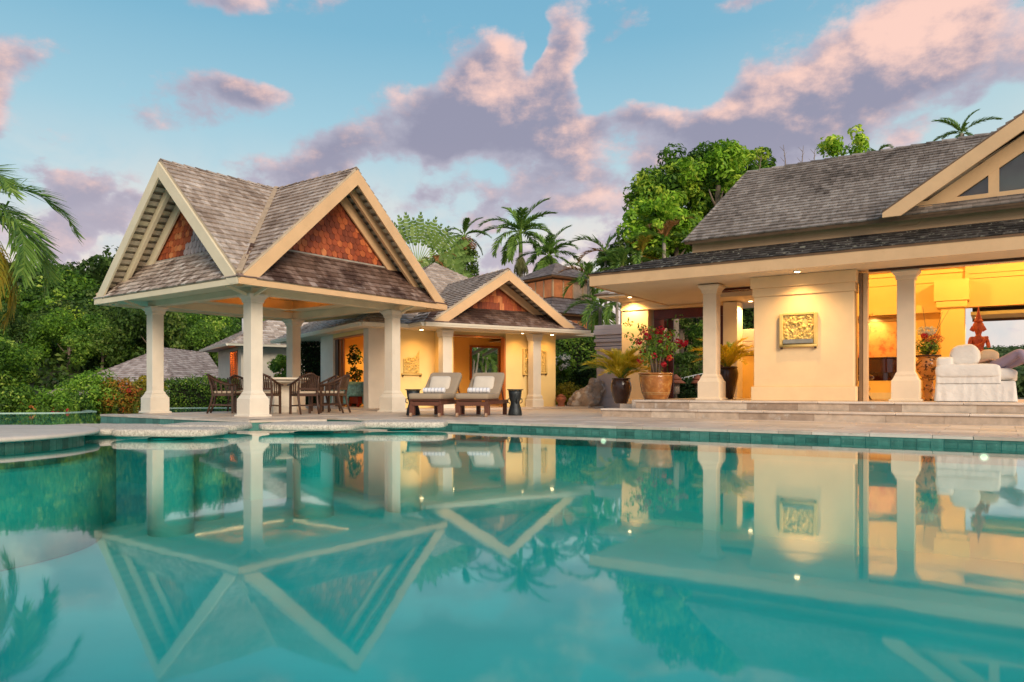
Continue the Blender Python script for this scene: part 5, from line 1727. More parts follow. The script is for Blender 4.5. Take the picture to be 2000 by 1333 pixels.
# bronze drum tables
def drum_table(px, d, label):
    c = Vector(((px - CX) / FPX * d, d, .009))
    t = thing('drum_table', label, 'side table', c, 'bronze drum side tables')
    mb = MB(); mb.lathe(c, [(.16, 0), (.165, .02), (.155, .10), (.13, .20), (.105, .28), (.11, .32), (.135, .38), (.15, .50), (.16, .585)], 28); obj('body', mb, BRONZE, t)
    mb = MB(); mb.lathe(c, [(.15, .586), (.19, .59), (.195, .605), (.17, .612)], 28); obj('top_plate', mb, BRONZE, t)
    for k in range(4):
        a = k * math.pi / 2 + .3
        o = c + Vector((math.cos(a) * .115, math.sin(a) * .115, .33)); r = Vector((math.cos(a), math.sin(a), 0))
        mb = MB(); mb.tube([o + Vector((0, 0, .06)), o + r * .055 + Vector((0, 0, .05)), o + r * .06 + Vector((0, 0, -.02)), o + r * .01 + Vector((0, 0, -.05))], .012, 6); obj('handle', mb, BRONZE, t)
drum_table(1006, 17.4, 'dark bronze drum side table standing right of the loungers')
drum_table(807, 17.6, 'dark bronze drum side table behind the left lounger, partly hidden')
# small pedestal at the hedge
c = Vector(((1096 - CX) / FPX * 24.6, 24.6, .0))
t = thing('terracotta_urn', 'small terracotta urn standing by the corner of the guest house', 'urn', c)
mb = MB(); mb.lathe(c, [(.10, 0), (.14, .02), (.12, .10), (.10, .16), (.17, .28), (.18, .33), (.13, .38)], 20); obj('body', mb, TERRA, t)
mb = MB(); mb.lathe(c, [(.14, .381), (.16, .39), (.10, .42), (.03, .47)], 20); obj('lid', mb, TERRA, t)

# ------------------------------------------------------------------ skinned figures
def skin_obj(name, joints, bones, m, parent=None, loc=(0, 0, 0), sub=2, root=0):
    """joints: {key: (x,y,z,r)}; bones: pairs of keys"""
    keys = list(joints)
    me = bpy.data.meshes.new(name)
    me.from_pydata([Vector(joints[k][:3]) for k in keys], [(keys.index(a), keys.index(b)) for a, b in bones], [])
    o = bpy.data.objects.new(name, me); COL.objects.link(o); o.parent = parent; o.location = loc
    sk = o.modifiers.new('skin', 'SKIN'); sk.use_smooth_shade = True
    for i, k in enumerate(keys):
        r = joints[k][3]
        me.skin_vertices[0].data[i].radius = (r, r) if not isinstance(r, tuple) else r
        me.skin_vertices[0].data[i].use_root = (i == root)
    s = o.modifiers.new('subdivision', 'SUBSURF'); s.levels = sub; s.render_levels = sub
    me.materials.append(m)
    return o


def bake(o):
    """turn the modifiers into plain mesh so that the shape is ordinary geometry"""
    dg = bpy.context.evaluated_depsgraph_get(); dg.update()
    me = bpy.data.meshes.new_from_object(o.evaluated_get(dg))
    me.polygons.foreach_set('use_smooth', [True] * len(me.polygons))
    o.modifiers.clear(); o.data = me
    return o


# elephant figure at the guest house opening
ec = GF.p(-5.0, 2.75, GZ + .01)
el = thing('elephant_figure', 'verdigris bronze elephant figure standing in the left opening of the guest house', 'figure', ec)
EJ = {'hip': (-.34, 0, .62, .26), 'mid': (0, 0, .66, .30), 'sho': (.34, 0, .66, .25), 'neck': (.50, 0, .72, .18), 'head': (.68, 0, .72, .17), 'tr1': (.84, 0, .55, .075), 'tr2': (.90, 0, .34, .055), 'tr3': (.88, 0, .15, .042), 'tr4': (.96, 0, .08, .03),
      'fl1': (.34, .17, .40, .11), 'fl2': (.35, .18, .05, .095), 'fr1': (.34, -.17, .40, .11), 'fr2': (.30, -.18, .05, .095), 'bl1': (-.36, .17, .40, .12), 'bl2': (-.34, .18, .05, .095), 'br1': (-.36, -.17, .40, .12), 'br2': (-.42, -.18, .05, .095),
      'ta1': (-.60, 0, .66, .04), 'ta2': (-.66, 0, .35, .022)}
EB = [('mid', 'hip'), ('mid', 'sho'), ('sho', 'neck'), ('neck', 'head'), ('head', 'tr1'), ('tr1', 'tr2'), ('tr2', 'tr3'), ('tr3', 'tr4'), ('sho', 'fl1'), ('fl1', 'fl2'), ('sho', 'fr1'), ('fr1', 'fr2'), ('hip', 'bl1'), ('bl1', 'bl2'), ('hip', 'br1'), ('br1', 'br2'), ('hip', 'ta1'), ('ta1', 'ta2')]
eb = bake(skin_obj('body', EJ, EB, VERDI, el, root=1))
for s in (-1, 1):
    mb = MB(); vs = []
    for k in range(9):
        a = 2 * math.pi * k / 9; vs.append(ec + Vector((.56 + .16 * math.cos(a), s * (.16 + .10 * max(0, -math.cos(a))), .66 + .22 * math.sin(a) - .05 * (math.sin(a) < 0))))
    mb.prism(vs, (0, s * .02, 0)); obj('ear', mb, VERDI, el)
    mb = MB(); mb.tube([ec + Vector((.80, s * .08, .58)), ec + Vector((.93, s * .10, .50)), ec + Vector((1.0, s * .10, .56))], [.025, .02, .006], 6); obj('tusk', mb, VERDI, el)
el.rotation_euler = (0, 0, R(192))
el.scale = (.86,) * 3
rb_ = GF.p(-4.75, 3.2, GZ + .002)
t = thing('lacquer_bench', 'low red lacquered bench behind the elephant figure', 'bench', rb_)
F_ = Frame(rb_, GF.ex, GF.ey)
mb = MB(); mb.box(F_, -.15, .15, -.40, .40, .10, .36); obj('seat', mb, REDLACQ, t, bevel=.01)
for a in (-.12, .12):
    for b in (-.36, .36):
        mb = MB(); mb.box(F_, a - .03, a + .03, b - .03, b + .03, 0, .098); obj('leg', mb, REDLACQ, t)

# ------------------------------------------------------------------ villa living room
def W3(u, v, z=0): return vf(u, v, z)
# grand piano
pu, pv = VF.px(1705, 19.2), 19.2
pc = vf(pu, pv, FZ)
pn = thing('grand_piano', 'polished dark grand piano with raised lid in front of the ochre painting', 'piano', pc)
F_ = Frame(pc, VF.ex, VF.ey)
out = [(-.75, -.45)] + [(.35 + .42 * math.cos(a), -.05 + .40 * math.sin(a)) for a in [R(-90 + 15 * i) for i in range(13)]] + [(.1, .42), (-.2, .55), (-.75, .60)]
mb = MB(); mb.prism([F_.p(a, b, .62) for a, b in out], (0, 0, .32)); obj('case', mb, PIANO, pn, bevel=.01)
mb = MB(); mb.prism([F_.p(a * 1.02, b * 1.03, .945) for a, b in out], (0, 0, .03)); obj('lid', mb, PIANO, pn, bevel=.006)
mb = MB(); mb.prism([F_.p(a * .75, b * .75, .44) for a, b in out], (0, 0, .178)); obj('soundboard', mb, PIANO, pn)
mb = MB(); mb.box(F_, -.95, -.755, -.45, .6, .64, .78); obj('keyboard', mb, PIANO, pn)
for a, b in ((-.7, -.3), (-.7, .45), (.5, 0)):
    mb = MB(); mb.lathe(F_.p(a, b, 0), [(.035, .05), (.05, .12), (.04, .3), (.07, .42), (.07, .44)], 12); lg = obj('leg', mb, PIANO, pn)
    mb = MB(); mb.lathe(F_.p(a, b, 0), [(.03, 0), (.045, .02), (.03, .05)], 10); obj('castor', mb, BRASS, lg)
mb = MB(); mb.tube([F_.p(-.35, 0, .44), F_.p(-.35, 0, .10)], .03, 8); mb.box(F_, -.42, -.28, -.06, .06, .06, .10); obj('pedal_lyre', mb, BRASS, pn)
# stool with brass fittings at the left of the opening
sc = vf(VF.px(1688, 17.9), 17.9, FZ)
t = thing('piano_stool', 'dark carved stool with brass fittings beside the door jamb', 'stool', sc)
mb = MB(); mb.lathe(sc, [(.17, .46), (.2, .48), (.2, .53), (.16, .56)], 20); obj('seat', mb, PIANO, t)
mb = MB(); mb.lathe(sc, [(.05, .12), (.08, .16), (.13, .26), (.08, .36), (.06, .459)], 16); obj('stem', mb, BRASS, t)
for k in range(3):
    a = k * 2.1 + .4; r = Vector((math.cos(a), math.sin(a), 0))
    mb = MB(); mb.tube([sc + Vector((0, 0, .18)), sc + r * .12 + Vector((0, 0, .1)), sc + r * .2 + Vector((0, 0, .02))], [.03, .025, .02], 6); obj('leg', mb, PIANO, t)

# vase with flowers
vc = vf(VF.px(1812, 18.2), 18.2, FZ)
vt = thing('flower_vase', 'tall patterned oriental vase on a stand between the column and the sofa', 'vase', vc)
mb = MB(); mb.lathe(vc, [(.15, 0), (.16, .03), (.11, .06), (.10, .20), (.13, .24), (.10, .27), (.10, .42), (.14, .46), (.15, .48)], 28); obj('stand', mb, VASE, vt)
mb = MB(); mb.lathe(vc, [(.10, .481), (.13, .52), (.20, .62), (.235, .74), (.22, .84), (.17, .90), (.19, .915), (.22, .94)], 32); obj('body', mb, VASE, vt)
mb = MB(); mb.lathe(vc, [(.20, .941), (.255, .945), (.255, .975), (.20, .98)], 32); obj('rim', mb, DARKWOOD, vt)
r_ = random.Random(4)
fl = thing('flower_arrangement', 'arrangement of twigs with white and red flowers in the patterned vase', 'flowers', vc + Vector((0, 0, .98)))
mb = MB()
for k in range(22):
    a = r_.uniform(0, 6.3); sp = r_.uniform(.1, .42); h = r_.uniform(.3, 1.15 if k < 8 else .6)
    p0 = vc + Vector((0, 0, .96)); r = Vector((math.cos(a), math.sin(a), 0))
    mb.tube([p0, p0 + r * sp * .4 + Vector((0, 0, h * .5)), p0 + r * sp * (1.1 if k % 2 else .8) + Vector((0, 0, h))], [.008, .006, .003], 4)
obj('twig', mb, BARK, fl, kind='stuff')
def blob_leaves(name, centre, n, rad, ln, wd, m, parent, seed, zs=1.0, kind='stuff'):
    rg = np.random.default_rng(seed)
    d = rg.normal(size=(n, 3)); d /= np.linalg.norm(d, axis=1)[:, None]
    pos = np.array(centre) - np.array(wloc(parent)) + d * (rad * rg.uniform(.3, 1, n) ** .5)[:, None] * np.array([1, 1, zs])
    q, t = leaves(pos, d, ln, wd, rg.uniform(0, 1, n), rg)
    return mesh_obj(name, quads_mesh(name, q, t), m, parent, kind=kind)
blob_leaves('foliage', vc + Vector((0, 0, 1.15)), 260, .26, .12, .035, L_HEDGE, fl, 1, .8)
blob_leaves('white_flower', vc + Vector((-.05, -.05, 1.48)), 160, .20, .07, .05, L_WHITEFL, fl, 2, .55)
blob_leaves('red_flower', vc + Vector((-.16, -.15, 1.38)), 40, .07, .06, .05, L_MAGENTA, fl, 3)
blob_leaves('orange_flower', vc + Vector((.05, -.1, 1.32)), 90, .24, .06, .045, L_ORANGEFL, fl, 6, .5)

# sofa
su0, su1 = VF.px(1829, 16.95), VF.px(1985, 16.75)
SCc = vf((su0 + su1) / 2, 17.4, FZ)
SW = (su1 - su0)
so = thing('sofa', 'white slipcovered daybed sofa with rolled side, seen from its side at the villa edge', 'sofa', SCc)
F_ = Frame(SCc, VF.ex, VF.ey)
h = SW / 2
def drape(name, a0, a1, b0, b1, z0, z1, flare=.02, fold=.004, n=40, m=None):
    """slipcover skirt: box with flared, softly folded sides"""
    rim = []
    for (p, q) in (((a0, b0), (a1, b0)), ((a1, b0), (a1, b1)), ((a1, b1), (a0, b1)), ((a0, b1), (a0, b0))):
        for i in range(n): rim.append((p[0] + (q[0] - p[0]) * i / n, p[1] + (q[1] - p[1]) * i / n))
    vs, fs = [], []; N_ = len(rim); ca, cb = (a0 + a1) / 2, (b0 + b1) / 2
    lv = [(z1, 0), (z1 - .03, .3), ((z0 + z1) / 2, .6), (z0, 1)]
    for z, k in lv:
        for i, (a, b) in enumerate(rim):
            f = flare * k + fold * k * math.sin(i * 1.1 + 2 * math.sin(i * .37))
            da, db = a - ca, b - cb
            L_ = max(abs(da) / (a1 - a0), abs(db) / (b1 - b0)) * 2
            vs.append(F_.p(a + math.copysign(f, da) * (abs(da) > (a1 - a0) * .49), b + math.copysign(f, db) * (abs(db) > (b1 - b0) * .49), z))
    for j in range(len(lv) - 1):
        for i in range(N_):
            fs.append((j * N_ + (i + 1) % N_, j * N_ + i, (j + 1) * N_ + i, (j + 1) * N_ + (i + 1) % N_))
    fs.append(tuple(range(N_)))
    mb = MB(); mb.add(vs, fs, .5, True); mb.sm[-1] = False
    return obj(name, mb, m or WHITEFAB, so)
drape('skirt', -h, h - .02, -.45, .45, .01, .40, .04, .007)
drape('side_panel', -h, h * .62, -.475, -.20, .36, .62, .008, .003)
mb = MB()
mb.sell(F_, (-h * .2, -.36, .60), (h * 1.66, .30, .28), .45, .18, 48, 16); obj('rolled_side', mb, WHITEFAB, so)
mb = MB(); mb.sell(F_, (-h + .14, -.02, .74), (.30, .92, .30), .4, .3, 32, 14); obj('head_roll', mb, WHITEFAB, so)
mb = MB(); mb.sell(F_, (.12, .08, .47), (SW * .86, .66, .16), .3, .2, 40, 12); obj('seat_cushion', mb, WHITEFAB, so)
def cushion(F, c, s, label, m, rot=None, e=(.8, .45)):
    mb = MB(); mb.sell(F, c, s, e[0], e[1], 40, 20, .06, 5, len(label), rot=rot)
    return top('cushion', mb, m, label, 'cushion', F.p(*c))
cushion(F_, (-h + .47, -.18, .90), (.52, .24, .46), 'big white cushion propped at the head of the white sofa', WHITEFAB, Matrix.Rotation(R(-8), 3, 'Y'))
cushion(F_, (-h + .86, .0, .84), (.36, .20, .38), 'tan cushion behind the resting head, right of the big white cushion', SHIRT, Matrix.Rotation(R(12), 3, 'Y'))
cushion(F_, (h - .20, -.30, .53), (.46, .30, .24), 'small white bolster cushion at the foot of the white sofa', WHITEFAB)

# person resting on the sofa
def person():
    c = SCc + Vector((0, 0, 0))
    t = thing('person', 'person lying on the white sofa in lavender trousers, one knee raised', 'person', c)
    def L(a, b, z):
        k = (a + .68) * .92; b = b - .05
        q = F_.p(-.24 + k * .80 + b * .6, .32 - k * .55 + b * .8, z + .03) - c; return (q.x, q.y, q.z)
    J = {}
    def j(k, a, b, z, r): J[k] = (*L(a, b, z), r)
    j('pel', .10, .05, .66, .125); j('waist', -.10, .05, .68, .115); j('chest', -.34, .05, .74, .135); j('neck', -.54, .05, .80, .05); j('chin', -.60, .04, .83, .075); j('head', -.68, .03, .87, .095); j('crown', -.77, .03, .90, .08)
    for s, k in ((-1, 'n'), (1, 'f')):
        j('sh' + k, -.46, .05 + s * .17, .76, .055); j('el' + k, -.22, .05 + s * .26, .70, .042); j('wr' + k, -.02, .05 + s * .16, .78, .028); j('pa' + k, .05, .05 + s * .11, .79, .03)
        for i in range(4): j('f%s%d' % (k, i), .12 - .008 * abs(i - 1), .05 + s * (.085 + .018 * i), .79, .010); j('g%s%d' % (k, i), .16 - .008 * abs(i - 1), .05 + s * (.08 + .018 * i), .775, .008)
        j('t' + k, .07, .05 + s * .065, .80, .011); j('u' + k, .10, .05 + s * .05, .80, .009)
    # near leg: knee raised; far leg: lying over the end with the foot down
    j('hin', .20, -.05, .68, .10); j('knn', .72, -.06, .92, .07); j('ann', 1.02, -.08, .56, .045); j('ton', 1.18, -.08, .52, .03)
    j('hif', .20, .15, .68, .10); j('knf', .68, .17, .80, .07); j('anf', 1.08, .17, .46, .045); j('tof', 1.22, .17, .40, .03)
    B = [('pel', 'waist'), ('waist', 'chest'), ('chest', 'neck'), ('neck', 'chin'), ('chin', 'head'), ('head', 'crown'), ('pel', 'hin'), ('hin', 'knn'), ('knn', 'ann'), ('ann', 'ton'), ('pel', 'hif'), ('hif', 'knf'), ('knf', 'anf'), ('anf', 'tof')]
    for k in 'nf':
        B += [('chest', 'sh' + k), ('sh' + k, 'el' + k), ('el' + k, 'wr' + k), ('wr' + k, 'pa' + k), ('pa' + k, 't' + k), ('t' + k, 'u' + k)]
        for i in range(4): B += [('pa' + k, 'f%s%d' % (k, i)), ('f%s%d' % (k, i), 'g%s%d' % (k, i))]
    bake(skin_obj('body', J, B, SKIN, t, sub=1))
    TJ = {}
    def q(k, a, b, z, r): TJ[k] = (*L(a, b, z), r)
    q('w', -.02, .05, .67, .135); q('p', .12, .05, .665, .14); q('hn', .22, -.05, .68, .115); q('mn', .48, -.055, .80, .10); q('kn', .72, -.06, .925, .085); q('cn', .88, -.07, .73, .08); q('an', .99, -.08, .60, .075)
    q('hf', .22, .15, .68, .115); q('mf', .45, .16, .74, .10); q('kf', .68, .17, .805, .085); q('cf', .88, .17, .62, .08); q('af', 1.05, .17, .49, .075)
    bake(skin_obj('trousers', TJ, [('w', 'p'), ('p', 'hn'), ('hn', 'mn'), ('mn', 'kn'), ('kn', 'cn'), ('cn', 'an'), ('p', 'hf'), ('hf', 'mf'), ('mf', 'kf'), ('kf', 'cf'), ('cf', 'af')], TROUSER, t, root=1))
    SJ = {}
    def s_(k, a, b, z, r): SJ[k] = (*L(a, b, z), r)
    s_('h', .04, .05, .67, .135); s_('w', -.10, .05, .69, .125); s_('c', -.34, .05, .745, .148); s_('n', -.47, .05, .77, .085)
    for s, k in ((-1, 'n'), (1, 'f')): s_('s' + k, -.45, .05 + s * .165, .765, .068); s_('e' + k, -.33, .05 + s * .22, .735, .058)
    bake(skin_obj('top', SJ, [('h', 'w'), ('w', 'c'), ('c', 'n'), ('c', 'sn'), ('sn', 'en'), ('c', 'sf'), ('sf', 'ef')], SHIRT, t, root=2))
    def LW(a, b, z): q = L(a, b, z); return (q[0] + c.x, q[1] + c.y, q[2] + c.z)
    mb = MB(); mb.sell(WORLD, LW(-.735, .03, .895), (.23, .225, .235), 1, 1, 24, 16, .05, 5, 3); obj('hair', mb, HAIR, t)
    mb = MB(); mb.sell(WORLD, LW(-.66, -.085, .80), (.16, .08, .22), .9, .9, 20, 12, .1, 6, 5); obj('hair_lock', mb, HAIR, t)
    # face: nose, eyes, mouth, ears, looking up and to the foot of the sofa
    for nm, a, b, z, sz, m in (('nose', -.60, .03, .95, (.03, .03, .04), SKIN), ('eye', -.645, -.01, .945, (.02, .026, .02), WHITEPAINT), ('eye', -.645, .07, .945, (.02, .026, .02), WHITEPAINT), ('mouth', -.565, .03, .905, (.02, .05, .015), mat('lips', (.40, .12, .10), .5, .05)), ('ear', -.68, -.068, .87, (.05, .02, .06), SKIN), ('ear', -.68, .128, .87, (.05, .02, .06), SKIN)):
        mb = MB(); mb.sell(WORLD, LW(a, b, z), sz, 1, 1, 12, 8); obj(nm, mb, m, t)
    return t
person()

# red deity-like carved standing figure (plain praying figure with a tall pointed crown)
dc = vf(VF.px(1911, 18.6), 18.6, FZ)
dt = thing('carved_statue', 'tall red orange carved statue with pointed crown and joined hands behind the sofa', 'statue', dc)
mb = MB(); mb.lathe(dc, [(.26, 0), (.28, .03), (.24, .08), (.22, .36), (.27, .40), (.27, .44)], 24); obj('pedestal', mb, STATUE, dt)
z0 = .44
DJ = {'hip': (0, 0, z0 + .78, .145), 'waist': (0, 0, z0 + .92, .11), 'chest': (0, 0, z0 + 1.10, .135), 'neck': (0, 0, z0 + 1.30, .06), 'head': (0, -.01, z0 + 1.44, .135), 'crown': (0, 0, z0 + 1.56, .115), 'skl': (0, 0, z0 + .45, .16), 'skm': (0, 0, z0 + .18, .15), 'foot': (0, 0, z0 + .02, .16)}
DB = [('chest', 'waist'), ('waist', 'hip'), ('hip', 'skl'), ('skl', 'skm'), ('skm', 'foot'), ('chest', 'neck'), ('neck', 'head'), ('head', 'crown')]
for s, k in ((-1, 'l'), (1, 'r')):
    DJ['sh' + k] = (s * .18, 0, z0 + 1.21, .065); DJ['el' + k] = (s * .225, -.06, z0 + .96, .048); DJ['wr' + k] = (s * .05 + .10, -.22, z0 + 1.03, .04); DJ['ha' + k] = (s * .022 + .11, -.26, z0 + 1.13, .032)
    DB += [('chest', 'sh' + k), ('sh' + k, 'el' + k), ('el' + k, 'wr' + k), ('wr' + k, 'ha' + k)]
    for i in range(4):
        DJ['f%s%d' % (k, i)] = (s * .016 + .095 + i * .016, -.28 + abs(i - 1.5) * .004, z0 + 1.24 - abs(i - 1.2) * .012, .010); DB.append(('ha' + k, 'f%s%d' % (k, i)))
bake(skin_obj('body', DJ, DB, STATUE, dt, root=2))
mb = MB(); q = dc + Vector((0, 0, z0)); mb.lathe(q, [(.10, 1.62), (.115, 1.64), (.10, 1.67), (.075, 1.69), (.085, 1.71), (.055, 1.75), (.062, 1.77), (.036, 1.84), (.022, 1.94), (.004, 2.06)], 20); mb.sell(Frame(q, (1, 0)), (0, .015, 1.50), (.27, .27, .32), 1, 1, 20, 14); obj('crown', mb, STATUE, dt)
for s in (-1, 1):
    mb = MB(); mb.prism([q + Vector((s * .105, .0, 1.36)), q + Vector((s * .20, .02, 1.42)), q + Vector((s * .15, .02, 1.52)), q + Vector((s * .10, 0, 1.50))], (0, .03, 0)); obj('ear_ornament', mb, STATUE, dt)
for i in range(6):
    mb = MB(); mb.lathe(q + Vector((.0, .0, .10 + i * .11)), [(.145, 0), (.16, .015), (.145, .03)], 20, sx=1, sy=1); obj('skirt_band', mb, STATUE, dt)
mb = MB(); mb.prism([q + Vector((-.10, -.17, .80)), q + Vector((.10, -.17, .80)), q + Vector((.06, -.19, .25)), q + Vector((-.06, -.19, .25))], (0, -.02, 0)); obj('sash', mb, STATUE, dt)
mb = MB(); mb.lathe(q, [(.14, .82), (.16, .84), (.16, .88), (.13, .90)], 20); obj('belt', mb, STATUE, dt)
for nm, a, b, z, sz in (('nose', 0, -.125, 1.41, (.03, .04, .06)), ('eye', -.045, -.11, 1.44, (.04, .02, .015)), ('eye', .045, -.11, 1.44, (.04, .02, .015)), ('mouth', 0, -.115, 1.36, (.055, .02, .018))):
    mb = MB(); mb.sell(Frame(q, (1, 0)), (a, b, z), sz, 1, 1, 10, 8); obj(nm, mb, STATUE, dt)
dt.rotation_euler = (0, 0, R(-18)); dt.scale = (.80, .80, .81)
# ------------------------------------------------------------------ trees
def crown_mesh(name, seed, rad, k, clump_r, per, ln, wd, spread=.22, fill=.3, low=-.75, squash=.8, tmean=.5, tvar=.22):
    rg = np.random.default_rng(seed)
    c = ellipsoid_clumps(rg, k, rad, fill, low)
    k = len(c)
    r = clump_r * rg.uniform(.6, 1.25, k)
    # clumps differ in leaf colour (age of the leaf), brighter tips up high
    tc = tmean + rg.normal(size=k) * tvar
    q, t = clump_leaves(rg, c, r, per, ln, wd, tc, spread, squash)
    return quads_mesh(name, q, t)


def trunk_mb(base, h, r0, r1, lean=(0, 0), branches=0, spread=1.2, seed=0):
    rg = random.Random(seed); mb = MB(); base = Vector(base)
    pts = [base + Vector((lean[0] * t * t, lean[1] * t * t, h * t)) + Vector((rg.uniform(-.06, .06), rg.uniform(-.06, .06), 0)) * (t > 0) for t in (0, .25, .5, .75, 1)]
    mb.tube(pts, [r0 * 1.35, r0, (r0 + r1) / 2, r1 * 1.1, r1], 8)
    for i in range(branches):
        a = 2 * math.pi * i / max(1, branches) + rg.uniform(-.4, .4); z = rg.uniform(.55, 1)
        p0 = base + Vector((lean[0] * z * z, lean[1] * z * z, h * z)); d = Vector((math.cos(a), math.sin(a), 0))
        mb.tube([p0, p0 + d * spread * .5 + Vector((0, 0, spread * .35)), p0 + d * spread + Vector((0, 0, spread * 1.0))], [r1 * .8, r1 * .5, r1 * .2], 6)
    return mb


def tree(name, label, cat, base, h, crown, cz, m, r0=.2, group=None, branches=5, trunk_m=None, scale=1, seed=0, rot=0, bspread=.7):
    base = Vector(base)
    t = thing(name, label, cat, base, group)
    obj('trunk', trunk_mb(base, h, r0, r0 * .5, branches=branches, spread=bspread, seed=seed), trunk_m or BARK, t)
    c = mesh_obj('crown', crown, m, t, (0, 0, cz))
    c.scale = (scale,) * 3 if isinstance(scale, (int, float)) else scale; c.rotation_euler = (0, 0, rot)
    return t


def gz(x, y): return float(terrain_h(x, y))


# --- hillside wood on the left
CR = [crown_mesh('crown', 100 + i, (2.3, 2.3, 1.9), 46, .62, 140, .22, .11, .16, .3, -.6, .8, .42 + .05 * i, .2) for i in range(4)]
CRB = [crown_mesh('crown', 120 + i, (2.3, 2.3, 1.7), 44, .6, 95, .30, .15, .16, .3, -.6, .8, .45, .22) for i in range(3)]
hr = random.Random(21)
KIND = ['dark rounded tree', 'mid green bushy tree', 'pale green spreading tree', 'yellowish green tree']
spots = []
for (y0, y1, n, sc0, sc1) in ((36, 44, 16, .75, 1.0), (44, 56, 22, .9, 1.3), (56, 74, 30, 1.1, 1.6), (74, 100, 34, 1.4, 2.2)):
    tries = 0; got = 0
    while got < n and tries < 4000:
        tries += 1
        y = hr.uniform(y0, y1); r = hr.uniform(-.80, -.235)
        x = r * y
        s = hr.uniform(sc0, sc1)
        if r > -.36 and y < 42: continue
        if -.68 < r < -.34 and y < 48: continue
        if any((x - a) ** 2 + (y - b) ** 2 < ((s + q) * 1.55) ** 2 for a, b, q in spots): continue
        spots.append((x, y, s)); got += 1
L_FOR = [L_FOREST, L_FOREST, L_MANGO, L_HEDGE]
for i, (x, y, s) in enumerate(spots):
    kd = hr.choice((0, 0, 1, 1, 2, 3)); m = [L_FOREST, L_FOREST, L_HEDGE, L_MANGO][kd]
    me = (CR if y < 56 else CRB)[hr.randrange(4 if y < 56 else 3)]
    key = 'hill_%d_%s' % (kd, me.name)
    if key not in bpy.data.meshes:
        c = me.copy(); c.name = key; c.materials.clear(); c.materials.append(m); me2 = c
    else: me2 = bpy.data.meshes[key]
    h = 2.0 * s
    z = gz(x, y)
    t = tree('hillside_tree', '%s in the wood on the hillside left of and behind the pavilion' % KIND[kd], 'tree', (x, y, z - .2), h, me2, h * .95 + .2, m, .13 * s, 'trees on the wooded hillside', 3, scale=(s, s, s * hr.uniform(.9, 1.25)), seed=i, rot=hr.uniform(0, 6.3))

# undergrowth mass filling the hillside between the trees
rg = np.random.default_rng(31)
n = 900
rr = rg.uniform(-.85, -.22, n); yy = rg.uniform(33, 105, n) ; xx = rr * yy
shrink = np.where((rr > -.67) & (rr < -.35) & (yy < 47), .42, 1.0)
zz = terrain_h(xx, yy)
cent = np.stack([xx, yy, zz + .5 * shrink], -1)
q, t = clump_leaves(rg, cent, rg.uniform(.7, 1.7, n) * (yy / 60) ** .5 * shrink, 42, .42, .22, .38 + rg.normal(size=n) * .2, .15, .8)
uo = mesh_obj('undergrowth', quads_mesh('undergrowth', q, t), L_FOREST, kind='stuff')
tag(uo, 'dense dark undergrowth covering the wooded hillside', 'undergrowth')
# far hills seen through the villa
n = 2600
rr = rg.uniform(.48, .74, n); yy = rg.uniform(48, 165, n); xx = rr * yy
cent = np.stack([xx, yy, terrain_h(xx, yy) + 1.0], -1)
q, t = clump_leaves(rg, cent, rg.uniform(.8, 1.0, n) * (yy / 45), 42, .55, .32, .45 + rg.normal(size=n) * .25, .12, .8)
uo = mesh_obj('far_wood', quads_mesh('far_wood', q, t), L_HILL, kind='stuff')
tag(uo, 'far wooded hill seen through the open end of the villa', 'wood')

# --- bushes and hedges
def bush(name, label, cat, centre, rad, k, cr, per, ln, wd, m, seed, group=None, tmean=.5, flowers=None, low=-.9, stem=True):
    c = Vector(centre)
    t = thing(name, label, cat, (c.x, c.y, c.z - rad[2] * .9), group)
    me = crown_mesh('foliage', seed, rad, k, cr, per, ln, wd, .18, .35, low, .85, tmean, .2)
    mesh_obj('foliage', me, m, t, (0, 0, rad[2] * .9))
    if stem:
        mb = MB()
        for i in range(4):
            a = i * 1.6; mb.tube([Vector((c.x + .05 * math.cos(a), c.y + .05 * math.sin(a), c.z - rad[2] * 1.0)), Vector((c.x + rad[0] * .4 * math.cos(a), c.y + rad[1] * .4 * math.sin(a), c.z))], [.04, .02], 5)
        obj('stem', mb, BARK, t)
    if flowers:
        rgf = np.random.default_rng(seed + 5)
        cc = ellipsoid_clumps(rgf, flowers[1], (rad[0] * 1.02, rad[1] * 1.02, rad[2] * 1.02), .9, -.3)
        q, tt = clump_leaves(rgf, cc, np.full(len(cc), flowers[2]), flowers[3], .09, .06, rgf.uniform(.2, .8, len(cc)), .2)
        mesh_obj('flower', quads_mesh('flower', q, tt), flowers[0], t, (0, 0, rad[2] * .9), kind='stuff')
    return t


def bushpx(name, label, cat, px, py_top, py_bot, d, w, m, seed, depth=None, **kw):
    x = (px - CX) / FPX * d
    zt = CAMZ - (py_top - HZ) / FPX * d; zb = CAMZ - (py_bot - HZ) / FPX * d
    h = (zt - zb) / 2
    rx = w / FPX * d / 2
    return bush(name, label, cat, (x, d, (zt + zb) / 2), (rx, depth or rx * .8, h), kw.pop('k', 40), kw.pop('cr', .28), kw.pop('per', 90), kw.pop('ln', .13), kw.pop('wd', .06), m, seed, **kw)


